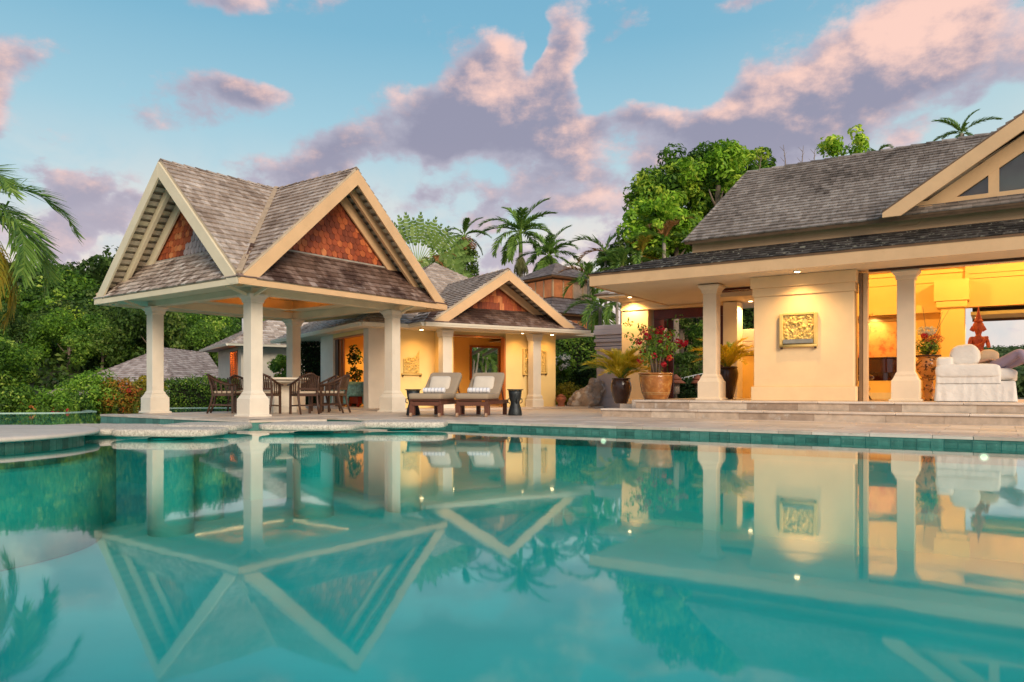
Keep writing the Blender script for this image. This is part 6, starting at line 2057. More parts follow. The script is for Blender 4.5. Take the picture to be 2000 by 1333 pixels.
BG = 'shrubs beyond the pool rim on the left'
bushpx('shrub', 'low feathery green shrub at the far left edge above the pool rim', 'shrub', 20, 760, 818, 24.5, 130, L_HEDGE, 1, group=BG, k=60, cr=.26)
bushpx('shrub', 'bright green shrub above the pool rim, second from the left edge', 'shrub', 85, 768, 818, 25, 120, L_BRIGHT, 2, group=BG, k=50, flowers=(L_ORANGEFL, 6, .06, 12))
bushpx('shrub', 'tall lime green shrub in front of the pool house roof', 'shrub', 172, 728, 815, 27, 105, L_BRIGHT, 3, group=BG, k=60, cr=.32)
bushpx('shrub', 'mid green shrub below the tall lime green shrub', 'shrub', 135, 775, 815, 26, 80, L_HEDGE, 4, group=BG)
bushpx('croton_bush', 'orange and yellow croton bush left of the left pavilion column', 'shrub', 232, 742, 806, 27.5, 95, L_CROTON, 5, group=BG, k=55, flowers=(L_MAGENTA, 5, .09, 26))
bushpx('croton_bush', 'small yellow green croton bush touching the left pavilion column', 'shrub', 285, 735, 800, 29, 60, L_YELLOW, 6, group=BG, k=36, tmean=.35)
bushpx('flower_bed', 'low bed of red flowers along the rim at the left', 'flowers', 100, 798, 818, 24.2, 90, L_HEDGE, 8, k=30, cr=.14, per=60, ln=.08, wd=.05, flowers=(L_MAGENTA, 8, .05, 14))


def hedge(name, label, x0, x1, z0, z1, F, b0, b1, m, seed, per_m2=420, ln=.11, wd=.06, flowers=None, group=None):
    """clipped hedge: box volume with leaf covered uneven faces"""
    rg = np.random.default_rng(seed)
    L_, D_, H_ = x1 - x0, b1 - b0, z1 - z0
    area = 2 * (L_ * H_ + D_ * H_) + L_ * D_
    n = int(area * per_m2)
    a = rg.uniform(x0, x1, n); b = rg.uniform(b0, b1, n); z = rg.uniform(z0, z1, n)
    side = rg.choice(5, n, p=np.array([L_ * H_, L_ * H_, D_ * H_, D_ * H_, L_ * D_]) / (2 * L_ * H_ + 2 * D_ * H_ + L_ * D_))
    nr = np.zeros((n, 3))
    ex, ey = np.array(F.ex), np.array(F.ey)
    b[side == 0] = b0; nr[side == 0] = -ey; b[side == 1] = b1; nr[side == 1] = ey
    a[side == 2] = x0; nr[side == 2] = -ex; a[side == 3] = x1; nr[side == 3] = ex
    z[side == 4] = z1; nr[side == 4] = (0, 0, 1)
    pos = np.array(F.o)[None] + a[:, None] * ex + b[:, None] * ey + z[:, None] * np.array([0, 0, 1.])
    bump = np.sin(pos[:, 0] * 3.1 + pos[:, 2] * 4) * np.cos(pos[:, 1] * 2.7 - pos[:, 2] * 2.3)
    pos += nr * (rg.normal(size=n) * .09 + bump * .09 - .04)[:, None]
    nn = nr + rg.normal(size=(n, 3)) * .6; nn /= np.linalg.norm(nn, axis=1)[:, None]
    tone = .45 + bump * .16 + rg.normal(size=n) * .24 + (side == 4) * .1
    org = F.p((x0 + x1) / 2, (b0 + b1) / 2, z0)
    t = thing(name, label, 'hedge', org, group)
    q, tt = leaves(pos - np.array(org), nn, ln, wd, tone, rg)
    mesh_obj('foliage', quads_mesh('foliage', q, tt), m, t)
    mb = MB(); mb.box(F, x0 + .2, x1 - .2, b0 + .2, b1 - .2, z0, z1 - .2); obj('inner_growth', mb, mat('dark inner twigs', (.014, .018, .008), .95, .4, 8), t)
    if flowers:
        k = rg.choice(n, flowers[1])
        q, tt = clump_leaves(rg, pos[k] - np.array(org) + nr[k] * .05, np.full(flowers[1], flowers[2]), flowers[3], .07, .05, rg.uniform(.2, .8, flowers[1]), .2)
        mesh_obj('flower', quads_mesh('flower', q, tt), flowers[0], t, kind='stuff')
    return t


HFm = Frame(Vector(((318 - CX) / FPX * 30.6, 30.6, 0)), (1, .02))
hedge('hedge', 'bright green hedge behind the left dining chair', 0, 2.9, -.4, 1.02, HFm, 0, 1.0, L_HEDGE, 41)
HF2 = Frame(Vector(((583 - CX) / FPX * 27.6, 27.6, 0)), (1, .1))
hedge('hedge', 'tall dark hedge seen between the pavilion rear column and the guest house', 0, .95, -.2, 2.35, HF2, 0, 1.2, L_DARKH, 42)
bushpx('shrub', 'round green shrub left of the rear pavilion column', 'shrub', 553, 698, 745, 27.5, 42, L_HEDGE, 43, k=26, cr=.2)
HF3 = Frame(Vector(((1082 - CX) / FPX * 28.5, 28.5, 0)), (1, -.02))
hedge('hedge', 'tall green hedge between the guest house and the garden wall', 0, 2.6, -.1, 2.65, HF3, 0, 1.4, L_HEDGE, 44, flowers=None)
bushpx('white_flower_bush', 'bush with a patch of white blossom against the tall hedge', 'shrub', 1098, 693, 735, 27.7, 34, L_HEDGE, 45, k=22, cr=.16, flowers=(L_WHITEFL, 16, .13, 40))
bushpx('yellow_shrub', 'low yellow shrub at the foot of the tall hedge', 'shrub', 1108, 748, 795, 27, 58, L_YELLOW, 46, k=40, cr=.2)
bushpx('shrub', 'low dark shrub with fine twigs between hedge and boulder', 'shrub', 1150, 715, 770, 27.6, 55, L_DARKH, 47, k=30, cr=.25, tmean=.8)

# boulder
bc = P(1146, 795, 24.8)
mb = MB(); F_ = Frame((bc.x, bc.y, 0), (1, 0))
mb.sell(F_, (-.10, 0, .26), (1.05, .9, .72), .8, .8, 70, 46, .3, 2.6, 3, rot=Matrix.Rotation(R(-28), 3, 'Y'))
mb.sell(F_, (.24, .12, .50), (.55, .6, 1.0), .8, .8, 60, 44, .32, 2.8, 8, rot=Matrix.Rotation(R(18), 3, 'Y'))
top('boulder', mb, STONEC, 'large rough brown boulder beside the garden wall', 'boulder', (bc.x, bc.y, 0))

# --- palms
def frond_mesh(name, L_, droop, nl, leaf_l, leaf_w, seed, ang=50, vee=25, hang=0.0, tone=.5, curl=1.0):
    """pinnate frond: rachis from the origin along +x, curving down; leaflets both sides"""
    rg = np.random.default_rng(seed); Q, T = [], []
    def rach(t):
        a = -droop * t ** curl
        # integrate a simple arc
        return a
    pts = [np.zeros(3)]; N_ = 24
    for i in range(N_):
        a = rach((i + .5) / N_)
        pts.append(pts[-1] + np.array([math.cos(a), 0, math.sin(a)]) * L_ / N_)
    pts = np.array(pts)
    def at(t):
        k = min(int(t * N_), N_ - 1); f = t * N_ - k
        return pts[k] * (1 - f) + pts[k + 1] * f, (pts[k + 1] - pts[k]) * N_ / L_
    for i in range(nl):
        t = .12 + .87 * i / (nl - 1)
        p, d = at(t)
        prof = min(1, .35 + 3.0 * (t - .08)) * (1 - .55 * max(0, t - .55) / .45)
        up = np.cross(d, [0, 1, 0]); up = up * (1 if up[2] > 0 else -1)
        for s in (-1, 1):
            l = leaf_l * prof * rg.uniform(.85, 1.12)
            a = R(ang - 18 * t + rg.normal() * 5); v = R(vee + rg.normal() * 12)
            dr = d * math.cos(a) + (np.array([0, s, 0]) * math.cos(v) + up * math.sin(v)) * math.sin(a)
            m_ = p + dr * l * .5; dr2 = dr + np.array([0, 0, -1]) * (.32 + hang + rg.uniform(0, .25)); dr2 /= np.linalg.norm(dr2)
            e = m_ + dr2 * l * .55
            wv = np.cross(dr, up + rg.normal(size=3) * .25); wv /= np.linalg.norm(wv) + 1e-9
            w = leaf_w * rg.uniform(.8, 1.1)
            tn = tone + rg.normal() * .18
            Q.append([p - wv * w * .3, p + wv * w * .3, m_ + wv * w * .5, m_ - wv * w * .5]); T.append(tn)
            Q.append([m_ - wv * w * .5, m_ + wv * w * .5, e + wv * w * .08, e - wv * w * .08]); T.append(tn + .08)
    # rachis as crossed strips
    for i in range(N_):
        w0 = .028 * L_ / 3 * (1 - i / N_) + .004; w1 = .028 * L_ / 3 * (1 - (i + 1) / N_) + .004
        for ax in (np.array([0, 1, 0]), np.array([0, .2, 1])):
            Q.append([pts[i] - ax * w0, pts[i] + ax * w0, pts[i + 1] + ax * w1, pts[i + 1] - ax * w1]); T.append(.95)
    return quads_mesh(name, np.array(Q), np.array(T))


def palm(name, label, top_, ground_z, fr, m, trunk_r=.16, shaft=0, seed=0, lean=(0, 0), mats=None, group=None, scale=1.0, trunk=True, cat='palm tree', trunk_m=None):
    """fr: list of (mesh, azimuth deg, pitch deg, scale, material or None)"""
    T = Vector(top_); base = Vector((T.x + lean[0], T.y + lean[1], ground_z))
    t = thing(name, label, cat, base, group)
    if trunk:
        mb = MB(); pts = []
        for k in range(9):
            f = k / 8; pts.append(base.lerp(T - Vector((0, 0, shaft)), f) + Vector((math.sin(f * 3.1) * -lean[0] * .15, 0, 0)))
        mb.tube(pts, [trunk_r * (1.25 - .35 * k / 8) * (1 + .04 * (k % 2)) for k in range(9)], 10); obj('trunk', mb, trunk_m or PALMBARK, t)
        if shaft:
            mb = MB(); mb.tube([T - Vector((0, 0, shaft)), T - Vector((0, 0, shaft * .5)), T + Vector((0, 0, .1))], [trunk_r * .9, trunk_r * .85, trunk_r * .4], 10); obj('crownshaft', mb, CROWNSHAFT, t)
    rg = random.Random(seed)
    for me, az, pitch, sc, mm in fr:
        me2 = me
        key = me.name + '|' + (mm or m).name
        if key in bpy.data.meshes: me2 = bpy.data.meshes[key]
        else:
            me2 = me.copy(); me2.name = key; me2.materials.clear(); me2.materials.append(mm or m)
        o = bpy.data.objects.new('frond', me2); COL.objects.link(o); o.parent = t
        o.location = T - base + Vector((0, 0, rg.uniform(-.05, .05)))
        o.rotation_euler = Euler((R(rg.uniform(-12, 12)), R(-pitch), R(az)), 'XYZ'); o.scale = (sc * scale,) * 3
    return t


FR_UP = frond_mesh('frond_up', 3.0, R(58), 58, .66, .085, 1, 50, 30)
FR_ARCH = frond_mesh('frond_arch', 3.0, R(92), 58, .66, .085, 2, 55, 15, .2)
FR_HANG = frond_mesh('frond_hang', 3.0, R(95), 50, .60, .045, 3, 55, 0, .9)
FR_SMALL = frond_mesh('frond_small', 1.6, R(85), 36, .46, .06, 4, 48, 35)
FR_ARECA = frond_mesh('frond_areca', 1.1, R(74), 44, .30, .026, 5, 42, 35, tone=.55)


def ring_fronds(n, meshes, pitch0, pitch1, s0, s1, seed, m2=None, p2=0.0):
    rg = random.Random(seed); out = []
    for i in range(n):
        f = i / max(1, n - 1)
        out.append((rg.choice(meshes), i * 137.5 + rg.uniform(-15, 15), pitch0 + (pitch1 - pitch0) * f, rg.uniform(s0, s1), m2 if (m2 and rg.random() < p2) else None))
    return out


def palm_px(name, label, px, py, d, **kw):
    return palm(name, label, P(px, py, d), kw.pop('gz', 0.0), kw.pop('fr'), kw.pop('m', L_PALM), **kw)


# royal palms behind the guest house
fr = ring_fronds(16, [FR_UP, FR_ARCH], 80, -8, .98, 1.2, 1)
tp = palm_px('royal_palm', 'tall royal palm with green crownshaft and a skirt of hanging pale dead fronds', 1017, 455, 55, fr=fr, shaft=1.5, trunk_r=.17, seed=1)
T = P(1017, 455, 55)
hm = frond_mesh('frond_dead', 1.9, R(20), 40, .75, .06, 9, 40, -10, 1.6, .5)
for k in range(10):
    me2 = hm; 
    if not hm.materials: hm.materials.append(L_PALMG)
    o = bpy.data.objects.new('dead_frond', hm); COL.objects.link(o); o.parent = tp
    o.location = Vector((0, 0, T.z - 1.55)); o.rotation_euler = Euler((0, R(58 + (k % 3) * 9), R(k * 36)), 'XYZ'); o.scale = (.82,) * 3
    o['label'] = 'pale olive dead frond hanging down the trunk'
palm_px('royal_palm', 'lower bushy royal palm beside the tall one, above the tiered house', 1072, 500, 51, fr=ring_fronds(20, [FR_UP, FR_ARCH], 82, -35, .78, .98, 2), shaft=.6, trunk_r=.16, seed=2)
vp = palm_px('vine_palm', 'palm with its trunk wrapped in dark climbing leaves', 906, 462, 52, fr=ring_fronds(11, [FR_UP, FR_ARCH], 75, -35, .62, .78, 3), shaft=.4, trunk_r=.16, seed=3)
T = P(906, 462, 52)
me = crown_mesh('climber', 61, (.75, .7, 1.9), 46, .40, 60, .22, .13, .18, .4, -1, .9, .62, .2)
mesh_obj('climber', me, L_DARKH if False else L_FOREST, vp, (.1, -.1, T.z - 2.3))
me = crown_mesh('dry_fruit_stalks', 62, (.7, .6, .55), 16, .26, 60, .18, .05, .2, .4, -1, .9, .3, .2)
mesh_obj('dry_fruit_stalks', me, L_PALMDRY, vp, (.15, -.3, T.z - .75))

# traveller's palm: fan of big blades
def fan_palm(label, px, py, d, n, L_, seed, name='traveller_palm', spread=85, face=0):
    b = P(px, py, d)
    t = thing(name, label, 'palm tree', (b.x, b.y, 0.0))
    mb = MB(); mb.tube([Vector((b.x, b.y, 0)), Vector((b.x, b.y, b.z))], [.22, .18], 10); obj('trunk', mb, PALMBARK, t)
    rg = np.random.default_rng(seed)
    for i in range(n):
        a = R(-spread + 2 * spread * i / (n - 1)) ; l = L_ * rg.uniform(.85, 1.1)
        Q, T = [], []
        dirv = np.array([math.sin(a), rg.normal() * .10, math.cos(a)]); dirv /= np.linalg.norm(dirv)
        s0 = l * .42
        side = np.cross(dirv, [0, 1, 0])
        p = np.zeros(3)
        Q.append([-side * .035, side * .035, dirv * s0 + side * .02, dirv * s0 - side * .02]); T.append(.9)
        m_ = 9
        for k in range(m_):
            f0, f1 = k / m_, (k + 1) / m_
            for sgn in (-1, 1):
                w0 = .30 * math.sin(math.pi * min(1, f0 * .9 + .12)) * rg.uniform(.8, 1.1); 
                c0 = dirv * (s0 + (l - s0) * f0) + np.array([0, 0, -.25 * f0 ** 2 * abs(math.sin(a))]); c1 = dirv * (s0 + (l - s0) * (f1 - .012)) + np.array([0, 0, -.25 * f1 ** 2 * abs(math.sin(a))])
                e0 = c0 + side * sgn * w0 + dirv * .10 + np.array([0, -.10, -.06]); e1 = c1 + side * sgn * w0 * .95 + dirv * .10 + np.array([0, -.10, -.06])
                Q.append([c0, e0, e1, c1]); T.append(.45 + rg.normal() * .2)
        o = mesh_obj('leaf', quads_mesh('leaf', np.array(Q), np.array(T)), L_FAN, t, (0, 0, b.z - .05))
    return t
fan_palm('traveller palm with a fan of big pale green blades behind the pavilion gable', 815, 520, 46, 22, 3.6, 71)
fan_palm('smaller fan palm lower to the right of the traveller palm', 862, 552, 45, 13, 2.1, 72, spread=95)
palm_px('dry_palm', 'small palm with pinkish dry fronds between the fan palms', 848, 512, 45.5, fr=ring_fronds(6, [FR_ARCH], 60, 10, .45, .6, 8), m=L_PALMDRY, trunk_r=.1)

# slender palms right of centre
palm_px('slender_palm', 'slender palm with three arching fronds against the sky left of the mango tree', 1183, 492, 31, fr=[(FR_SMALL, 185, 55, 1.05, None), (FR_SMALL, 20, 75, 1.0, None), (FR_SMALL, 170, 20, .85, L_PALMDRY), (FR_SMALL, -15, 25, .8, L_PALMDRY), (FR_SMALL, 90, 40, .8, None)], trunk_r=.06, seed=11)
palm_px('dry_palm', 'palm with orange dry fronds in front of the mango tree', 1297, 468, 29.5, fr=ring_fronds(7, [FR_SMALL], 80, 10, .8, 1.0, 12, L_PALM, .25), m=L_PALMDRY, trunk_r=.08, seed=12)
palm_px('areca_palm', 'bushy yellow green palm left of the villa eave', 1150, 545, 30, fr=ring_fronds(12, [FR_SMALL], 80, -5, .65, .9, 13, L_PALMDRY, .2), m=L_PALM, trunk_r=.07, seed=13)
palm_px('areca_palm', 'dark palm clump below the villa eave corner', 1172, 600, 29, fr=ring_fronds(13, [FR_SMALL], 70, -40, .7, .95, 14), m=L_PALM, trunk_r=.07, seed=14)
palm_px('areca_palm', 'palm with upright stems above the garden wall', 1205, 590, 28, fr=ring_fronds(10, [FR_SMALL], 70, -30, .6, .85, 15), m=L_PALM, trunk_r=.06, seed=15)
palm_px('areca_palm', 'dense dark green palm at the villa roof corner, below the slender palm', 1215, 520, 30, fr=ring_fronds(12, [FR_SMALL], 75, -20, .8, 1.05, 16), m=L_PALM, trunk_r=.07, seed=16)
palm_px('areca_palm', 'palm with a broad yellow green frond in front of the lime tree', 1252, 500, 29.8, fr=ring_fronds(9, [FR_SMALL], 75, 5, .8, 1.05, 17, L_PALMY, .4), m=L_PALM, trunk_r=.07, seed=17)
palm_px('coconut_palm', 'palm top showing above the right part of the villa roof ridge', 1878, 262, 34, fr=ring_fronds(13, [FR_UP, FR_SMALL], 85, -10, .38, .55, 18), trunk_r=.12, seed=18)
palm_px('coconut_palm', 'low palm top just above the villa roof ridge', 1715, 300, 34, fr=ring_fronds(8, [FR_SMALL], 60, 0, .5, .65, 19), trunk_r=.1, seed=19)

# mango and lime trees behind the villa
def bigtree(name, label, px, py, d, radpx, rz, k, cr, per, ln, wd, m, seed, tmean=.5, tvar=.2, gz_=0.0, branches=6):
    c = P(px, py, d); rx = radpx / FPX * d
    me = crown_mesh('crown', seed, (rx, rx * .85, rz / FPX * d), k, cr, per, ln, wd, .18, .35, -.8, .8, tmean, tvar)
    return tree(name, label, 'tree', (c.x, c.y, gz_), c.z - .3, me, c.z - gz_, m, .22, None, branches, seed=seed, bspread=min(rx, rz / FPX * d) * .45)
bigtree('mango_tree', 'large dense dark green mango tree behind the villa roof', 1370, 385, 34, 132, 98, 150, .52, 130, .28, .10, L_MANGO, 81, .42)
bigtree('mango_tree', 'right part of the trees behind the villa, small rounded green crown at the ridge', 1460, 345, 35, 62, 52, 40, .45, 110, .26, .09, L_MANGO, 82, .6)
bigtree('lime_tree', 'bright lime green tree with red seed pods at the crown top behind the villa', 1400, 350, 31.5, 78, 66, 50, .38, 70, .26, .11, L_LIME, 83, .55)
bigtree('lime_tree', 'yellow green broad leaved tree in front of the mango tree', 1285, 450, 30.8, 72, 66, 60, .36, 80, .24, .11, L_LIME, 84, .5)
bigtree('lime_tree', 'lower yellow green bush tree beside the villa roof hip', 1320, 470, 30.4, 55, 45, 30, .36, 70, .24, .11, L_MANGO, 85, .65)
bigtree('mango_tree', 'spreading yellow green mango tree left of the big dark one', 1325, 400, 33, 95, 75, 90, .45, 110, .27, .11, L_MANGO, 88, .75)
bigtree('lime_tree', 'sparse bright green tree top above the villa roof ridge', 1652, 292, 33, 45, 34, 16, .34, 55, .26, .12, L_LIME, 86, .6)
bigtree('shrub_tree', 'dark mixed shrub tree at the corner of the villa skirt roof', 1250, 505, 31.5, 80, 40, 40, .4, 80, .22, .09, L_FOREST, 87, .6)
for i, (px, pt) in enumerate(((1560, 285), (1533, 283), (1583, 290), (1478, 303))):
    b, e = P(px, 345, 33), P(px + (9 if i != 1 else -3), pt, 33)
    mb = MB(); mb.tube([Vector((b.x, b.y, 0)), b, b.lerp(e, .5) + Vector((.05, 0, 0)), e], [.05, .035, .022, .008], 5)
    for k in range(4): q = b.lerp(e, .3 + .17 * k); mb.tube([q, q + Vector((.16 * (-1) ** k, .05, .22))], [.012, .004], 4)
    top('bare_sapling', mb, BARK, 'thin bare %s sticking up behind the villa ridge' % ('forked twig', 'straight twig', 'short twig near the lime tree top', 'twig beside the mango tree')[i], 'sapling', (b.x, b.y, 0), 'bare twigs behind the villa ridge')

# foreground palm at the left edge, rooted on the round platform
FGB = Vector((-8.05, 10.4, .04))
FR_BIG = frond_mesh('frond_big', 2.15, R(132), 100, .50, .034, 21, 58, 10, .35)
FR_BIGH = frond_mesh('frond_bigh', 2.3, R(110), 110, .52, .034, 22, 55, -5, .9)
frs = [(FR_BIG, 18, 62, .95, None), (FR_BIG, -8, 34, 1.02, None), (FR_BIG, 30, 28, .9, None), (FR_BIGH, -15, 2, .85, L_PALMY), (FR_BIGH, 25, -8, .8, L_PALMY), (FR_BIGH, -50, 0, .8, L_PALMY), (FR_BIG, 75, 45, .95, None), (FR_BIG, 130, 40, .95, None), (FR_BIG, 180, 50, .95, None), (FR_BIG, 235, 35, .95, None), (FR_BIG, -70, 50, .9, None), (FR_BIG, -25, 74, .85, None), (FR_BIGH, 5, -25, .75, L_PALMY), (FR_BIGH, 160, 0, .8, L_PALMY), (FR_BIGH, 60, -15, .75, L_PALMY)]
palm('date_palm', 'palm at the left picture edge with long arching and yellowing hanging fronds', Vector((-7.95, 10.4, 3.0)), .04, frs, L_PALM, .17, 0, 23)

# garden seen through the gate
rg = np.random.default_rng(90)
for i, (px, py0, py1, d, w, m, lab) in enumerate(((1340, 745, 790, 27.5, 90, L_DARKH, 'low clipped dark hedge seen through the entrance gate'), (1330, 690, 750, 30, 95, L_FOREST, 'green shrub in the garden beyond the entrance gate'), (1375, 630, 700, 31, 70, L_HEDGE, 'leafy shrub climbing in front of the bamboo screen'), (1365, 595, 640, 32.5, 120, L_FOREST, 'dark foliage at the top of the garden bank behind the gate'))):
    bushpx('garden_shrub', lab, 'shrub', px, py0, py1, d, w, m, 300 + i, k=46, cr=.26, tmean=.75 if m is L_DARKH else .5)
HF4 = Frame(vf(VF.px(1250, 33.6), 33.6), VF.ex, VF.ey)
hedge('hedge', 'tall leafy hedge closing the garden behind the entrance gate and porch', 0, 7.0, 0, 4.9, HF4, 0, 1.2, L_FOREST, 47, 260, .16, .09)
bs = thing('bamboo_screen', 'screen of hanging roots and bamboo canes behind the entrance gate', 'screen', (P(1370, 700, 33.2).x, 33.2, 0))
rr_ = random.Random(8)
for k in range(70):
    px = 1318 + k * 1.75 + rr_.uniform(-1, 1); x0 = (px - CX) / FPX * 33.2
    mb = MB(); y = 33.2 + rr_.uniform(-.25, .25); r = rr_.uniform(.012, .032); zt = rr_.uniform(3.2, 4.3); zb = rr_.uniform(.8, 2.2)
    mb.tube([Vector((x0, y, zt)), Vector((x0 + rr_.uniform(-.12, .12), y, (zt + zb) / 2)), Vector((x0 + rr_.uniform(-.2, .2), y, zb))], [r, r, r * .8], 5); obj('cane', mb, mat('pale dry cane', (.34, .25, .15), .8, .3, 8), bs)
rl = thing('garden_railing', 'thin white handrail beside the path beyond the gate', 'railing', P(1345, 745, 28))
p0, p1 = P(1318, 742, 28), P(1372, 730, 28)
for z in (0, -.22):
    mb = MB(); mb.tube([p0 + Vector((0, 0, z)), p1 + Vector((0, 0, z))], .014, 6); obj('rail', mb, WHITEPAINT, rl)
for k in range(7):
    q = p0.lerp(p1, k / 6); mb = MB(); mb.tube([q, q + Vector((0, 0, -.5))], .012, 5); obj('post', mb, WHITEPAINT, rl)
for i, (px, d) in enumerate(((1363, 27.2), (1320, 26.8))):
    c = P(px, 765, d)
    t = thing('garden_lantern', 'garden lantern with a small tiered red roof ' + ('left of the villa column' if i == 0 else 'behind the brown glazed pot'), 'lantern', c, 'red roofed garden lanterns')
    z = c.z
    mb = MB(); mb.lathe(c, [(.05, -.55), (.05, -.1), (.14, -.08), (.14, .28)], 8); obj('body', mb, STONEC, t)
    mb = MB(); mb.lathe(c, [(.34, .29), (.36, .31), (.20, .42), (.19, .44)], 8); obj('roof', mb, TERRA, t)
    mb = MB(); mb.lathe(c, [(.22, .441), (.23, .455), (.10, .55), (.03, .62)], 8); obj('roof_top', mb, TERRA, t)
# plants seen through the guest house window
for i, (px, d) in enumerate(((935, 33), (944, 33.2), (951, 33.4), (926, 33.1))):
    palm_px('window_palm', 'slim palm stem in the garden seen through the guest house, %s' % ('tallest', 'second', 'third', 'leaning left')[i], px, 690 + i * 4, d, fr=ring_fronds(6, [FR_SMALL], 70, -20, .5, .7, 40 + i), trunk_r=.045, seed=40 + i, lean=(-.5 + .1 * i, 0), trunk_m=mat('pale palm stem', (.55, .48, .38), .8, .15, 5))
bushpx('garden_shrub', 'dark shrub with pink blossom in the garden behind the guest house window', 'shrub', 945, 685, 765, 36, 120, L_FOREST, 310, k=50, cr=.35, flowers=(L_MAGENTA, 6, .12, 12))

# ------------------------------------------------------------------ potted plants
def pot(name, label, c, prof, m, group=None):
    t = thing(name, label, 'plant pot', c, group)
    mb = MB(); mb.lathe(c, prof, 40); obj('body', mb, m, t)
    r, z = prof[-1]
    mb = MB(); mb.lathe(c, [(r * .75, z - .05), (r * .86, z - .045)], 24); obj('soil', mb, SOIL, t)
    mb = MB(); mb.lathe(c, [(r * .84, z - .045), (r * .84, z + .004), (r * 1.05, z + .006), (r * 1.07, z + .03), (r * .98, z + .045), (r * .80, z + .04), (r * .80, z - .045)], 40); obj('rim', mb, m, t)
    return t
def areca(label, c, n, s, seed, m=L_ARECA, name='potted_palm'):
    fr = []
    rg = random.Random(seed)
    for i in range(n):
        f = i / n
        fr.append((FR_ARECA, i * 137.5 + rg.uniform(-20, 20), 86 - 42 * f + rg.uniform(-8, 8), rg.uniform(.75, 1.1) * s, L_PALM if rg.random() < .18 else None))
    t = palm(name, label, Vector(c), c[2], fr, m, .03, 0, seed, trunk=False, cat='potted palm')
    for i in range(7):
        a = i * .9; mb = MB(); q = Vector(c)
        mb.tube([q + Vector((.05 * math.cos(a), .05 * math.sin(a), -.05)), q + Vector((.09 * math.cos(a), .09 * math.sin(a), .32 * s))], [.014, .008], 5); obj('stem', mb, CROWNSHAFT, t)
    return t
# dark pot on the plinth
pc1 = vf(VF.px(1213, 17.75), 17.75, .25)
pot('glazed_pot', 'dark brown glazed pot holding the golden palm left of the steps', pc1, [(.15, 0), (.17, .03), (.235, .22), (.27, .40), (.265, .52), (.235, .60), (.225, .62)], DARKPOT)
areca('golden areca palm in the dark brown pot left of the steps', pc1 + Vector((0, 0, .60)), 40, 1.0, 51)
# ochre pot with bougainvillea
pc2 = vf(VF.px(1281, 17.05), 17.05, FZ)
pot('glazed_pot', 'wide ochre brown glazed pot holding the bougainvillea', pc2, [(.27, 0), (.29, .03), (.345, .18), (.385, .38), (.40, .54), (.395, .60)], GLAZE)
mb = MB()
for z, r in ((.13, .335), (.165, .35), (.575, .405)): mb.lathe(pc2 + Vector((0, 0, z)), [(r - .01, -.008), (r + .006, 0), (r - .01, .008)], 40)
obj('glaze_band', mb, mat('pale ochre glaze', (.45, .27, .10), .25, .2, 8, coat=.4), bpy.data.objects['glazed_pot.001'])
bg = thing('bougainvillea', 'bougainvillea with red and magenta blossom in the ochre pot', 'flowering shrub', pc2 + Vector((0, 0, .6)))
b0 = pc2 + Vector((0, 0, .56))
mb = MB(); r_ = random.Random(6); tips = []
for k in range(11):
    a = k * .57 * 2; sp = r_.uniform(.15, .55); h = r_.uniform(.5, 1.15)
    e = b0 + Vector((math.cos(a) * sp, math.sin(a) * sp, h)); mid = b0.lerp(e, .5) + Vector((0, 0, .1)); tips += [e, mid, b0.lerp(e, .75)]
    mb.tube([b0 + Vector((math.cos(a) * .08, math.sin(a) * .08, 0)), mid, e], [.022, .014, .005], 5)
e1 = b0 + Vector((-.85, -.15, 1.05)); e2 = b0 + Vector((.62, -.15, .75))
for e in (e1, e2):
    mb.tube([b0 + Vector((0, 0, .5)), b0.lerp(e, .55) + Vector((0, 0, .30)), e], [.012, .008, .003], 5)
    tips += [b0.lerp(e, .8) + Vector((0, 0, .12)), b0.lerp(e, .6) + Vector((0, 0, .24))]
obj('stem', mb, BARK, bg)
cen = np.array([[p.x, p.y, p.z] for p in tips]) - np.array(bg.location)
rgb = np.random.default_rng(77)
cen = np.concatenate([cen, cen + rgb.normal(size=cen.shape) * .14])
q, t_ = clump_leaves(rgb, cen, np.full(len(cen), .13), 17, .085, .055, .5 + rgb.normal(size=len(cen)) * .2, .2)
mesh_obj('foliage', quads_mesh('foliage', q, t_), L_BOUG, bg)
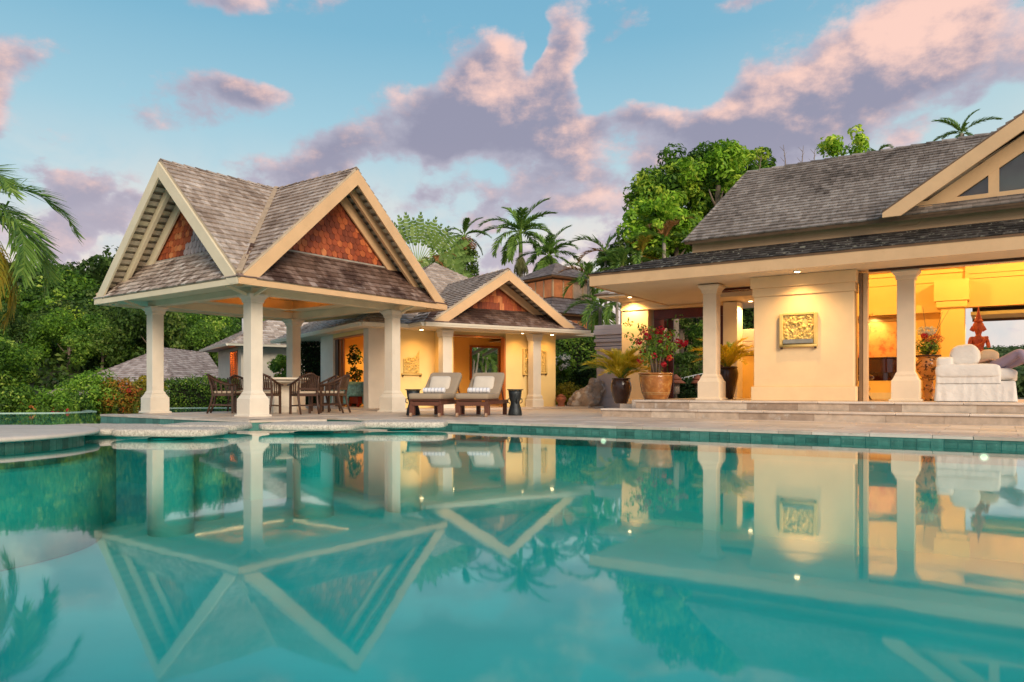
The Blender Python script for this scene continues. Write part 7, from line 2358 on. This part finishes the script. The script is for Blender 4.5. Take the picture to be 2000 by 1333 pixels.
fc = np.array([(-.27, -.1, 1.02), (-.22, -.05, .92), (.10, -.1, 1.08), (.02, 0, 1.05), (.28, -.1, .95), (.52, -.15, .80), (.66, -.2, .76), (.60, -.1, .72), (-.45, -.1, .80), (.2, -.2, .65), (-.1, -.25, .45), (.28, -.25, .40), (-.35, -.2, .55), (-.40, -.15, .35), (.05, -.2, .8), (.15, -.2, .25)])
q, t_ = clump_leaves(rgb, fc, np.array([.12, .11, .12, .1, .1, .09, .1, .08, .09, .07, .08, .08, .07, .08, .06, .06]), 46, .065, .05, rgb.uniform(.1, .9, len(fc)), .2)
mesh_obj('blossom', quads_mesh('blossom', q, t_), L_MAGENTA, bg, kind='stuff')
# second palm pot behind the column
pc3 = vf(VF.px(1421, 18.9), 18.9, FZ)
pot('glazed_pot', 'tall brown glazed pot half hidden behind the left villa column', pc3, [(.14, 0), (.15, .03), (.20, .25), (.26, .52), (.27, .66), (.25, .74), (.235, .78)], DARKPOT)
areca('golden areca palm behind the left villa column', pc3 + Vector((0, 0, .76)), 20, 1.0, 53)
# room plant behind the elephant figure
pc4 = GF.p(-4.6, 3.9, GZ)
pot('planter', 'dark planter of the indoor tree behind the elephant figure', pc4, [(.18, 0), (.24, .05), (.27, .35), (.26, .42)], BRONZE)
it = thing('indoor_tree', 'indoor fiddle leaf tree with two tiers of dark leaves behind the elephant figure', 'indoor plant', pc4 + Vector((0, 0, .38)))
mb = MB(); mb.tube([pc4 + Vector((0, 0, .36)), pc4 + Vector((.04, 0, 1.1)), pc4 + Vector((-.02, 0, 1.95))], [.025, .02, .01], 6); obj('stem', mb, BARK, it)
rgi = np.random.default_rng(5)
cz = np.array([(0, 0, 1.52), (.05, 0, 1.35), (-.08, 0, 1.30), (.12, .05, 1.18), (-.05, 0, 1.12), (0, 0, .82), (.1, 0, .72), (-.1, 0, .66), (.03, 0, .55)])
q, t_ = clump_leaves(rgi, cz, np.full(len(cz), .17), 26, .14, .10, np.full(len(cz), .5), .25)
mesh_obj('foliage', quads_mesh('foliage', q, t_), L_DARKH, it)
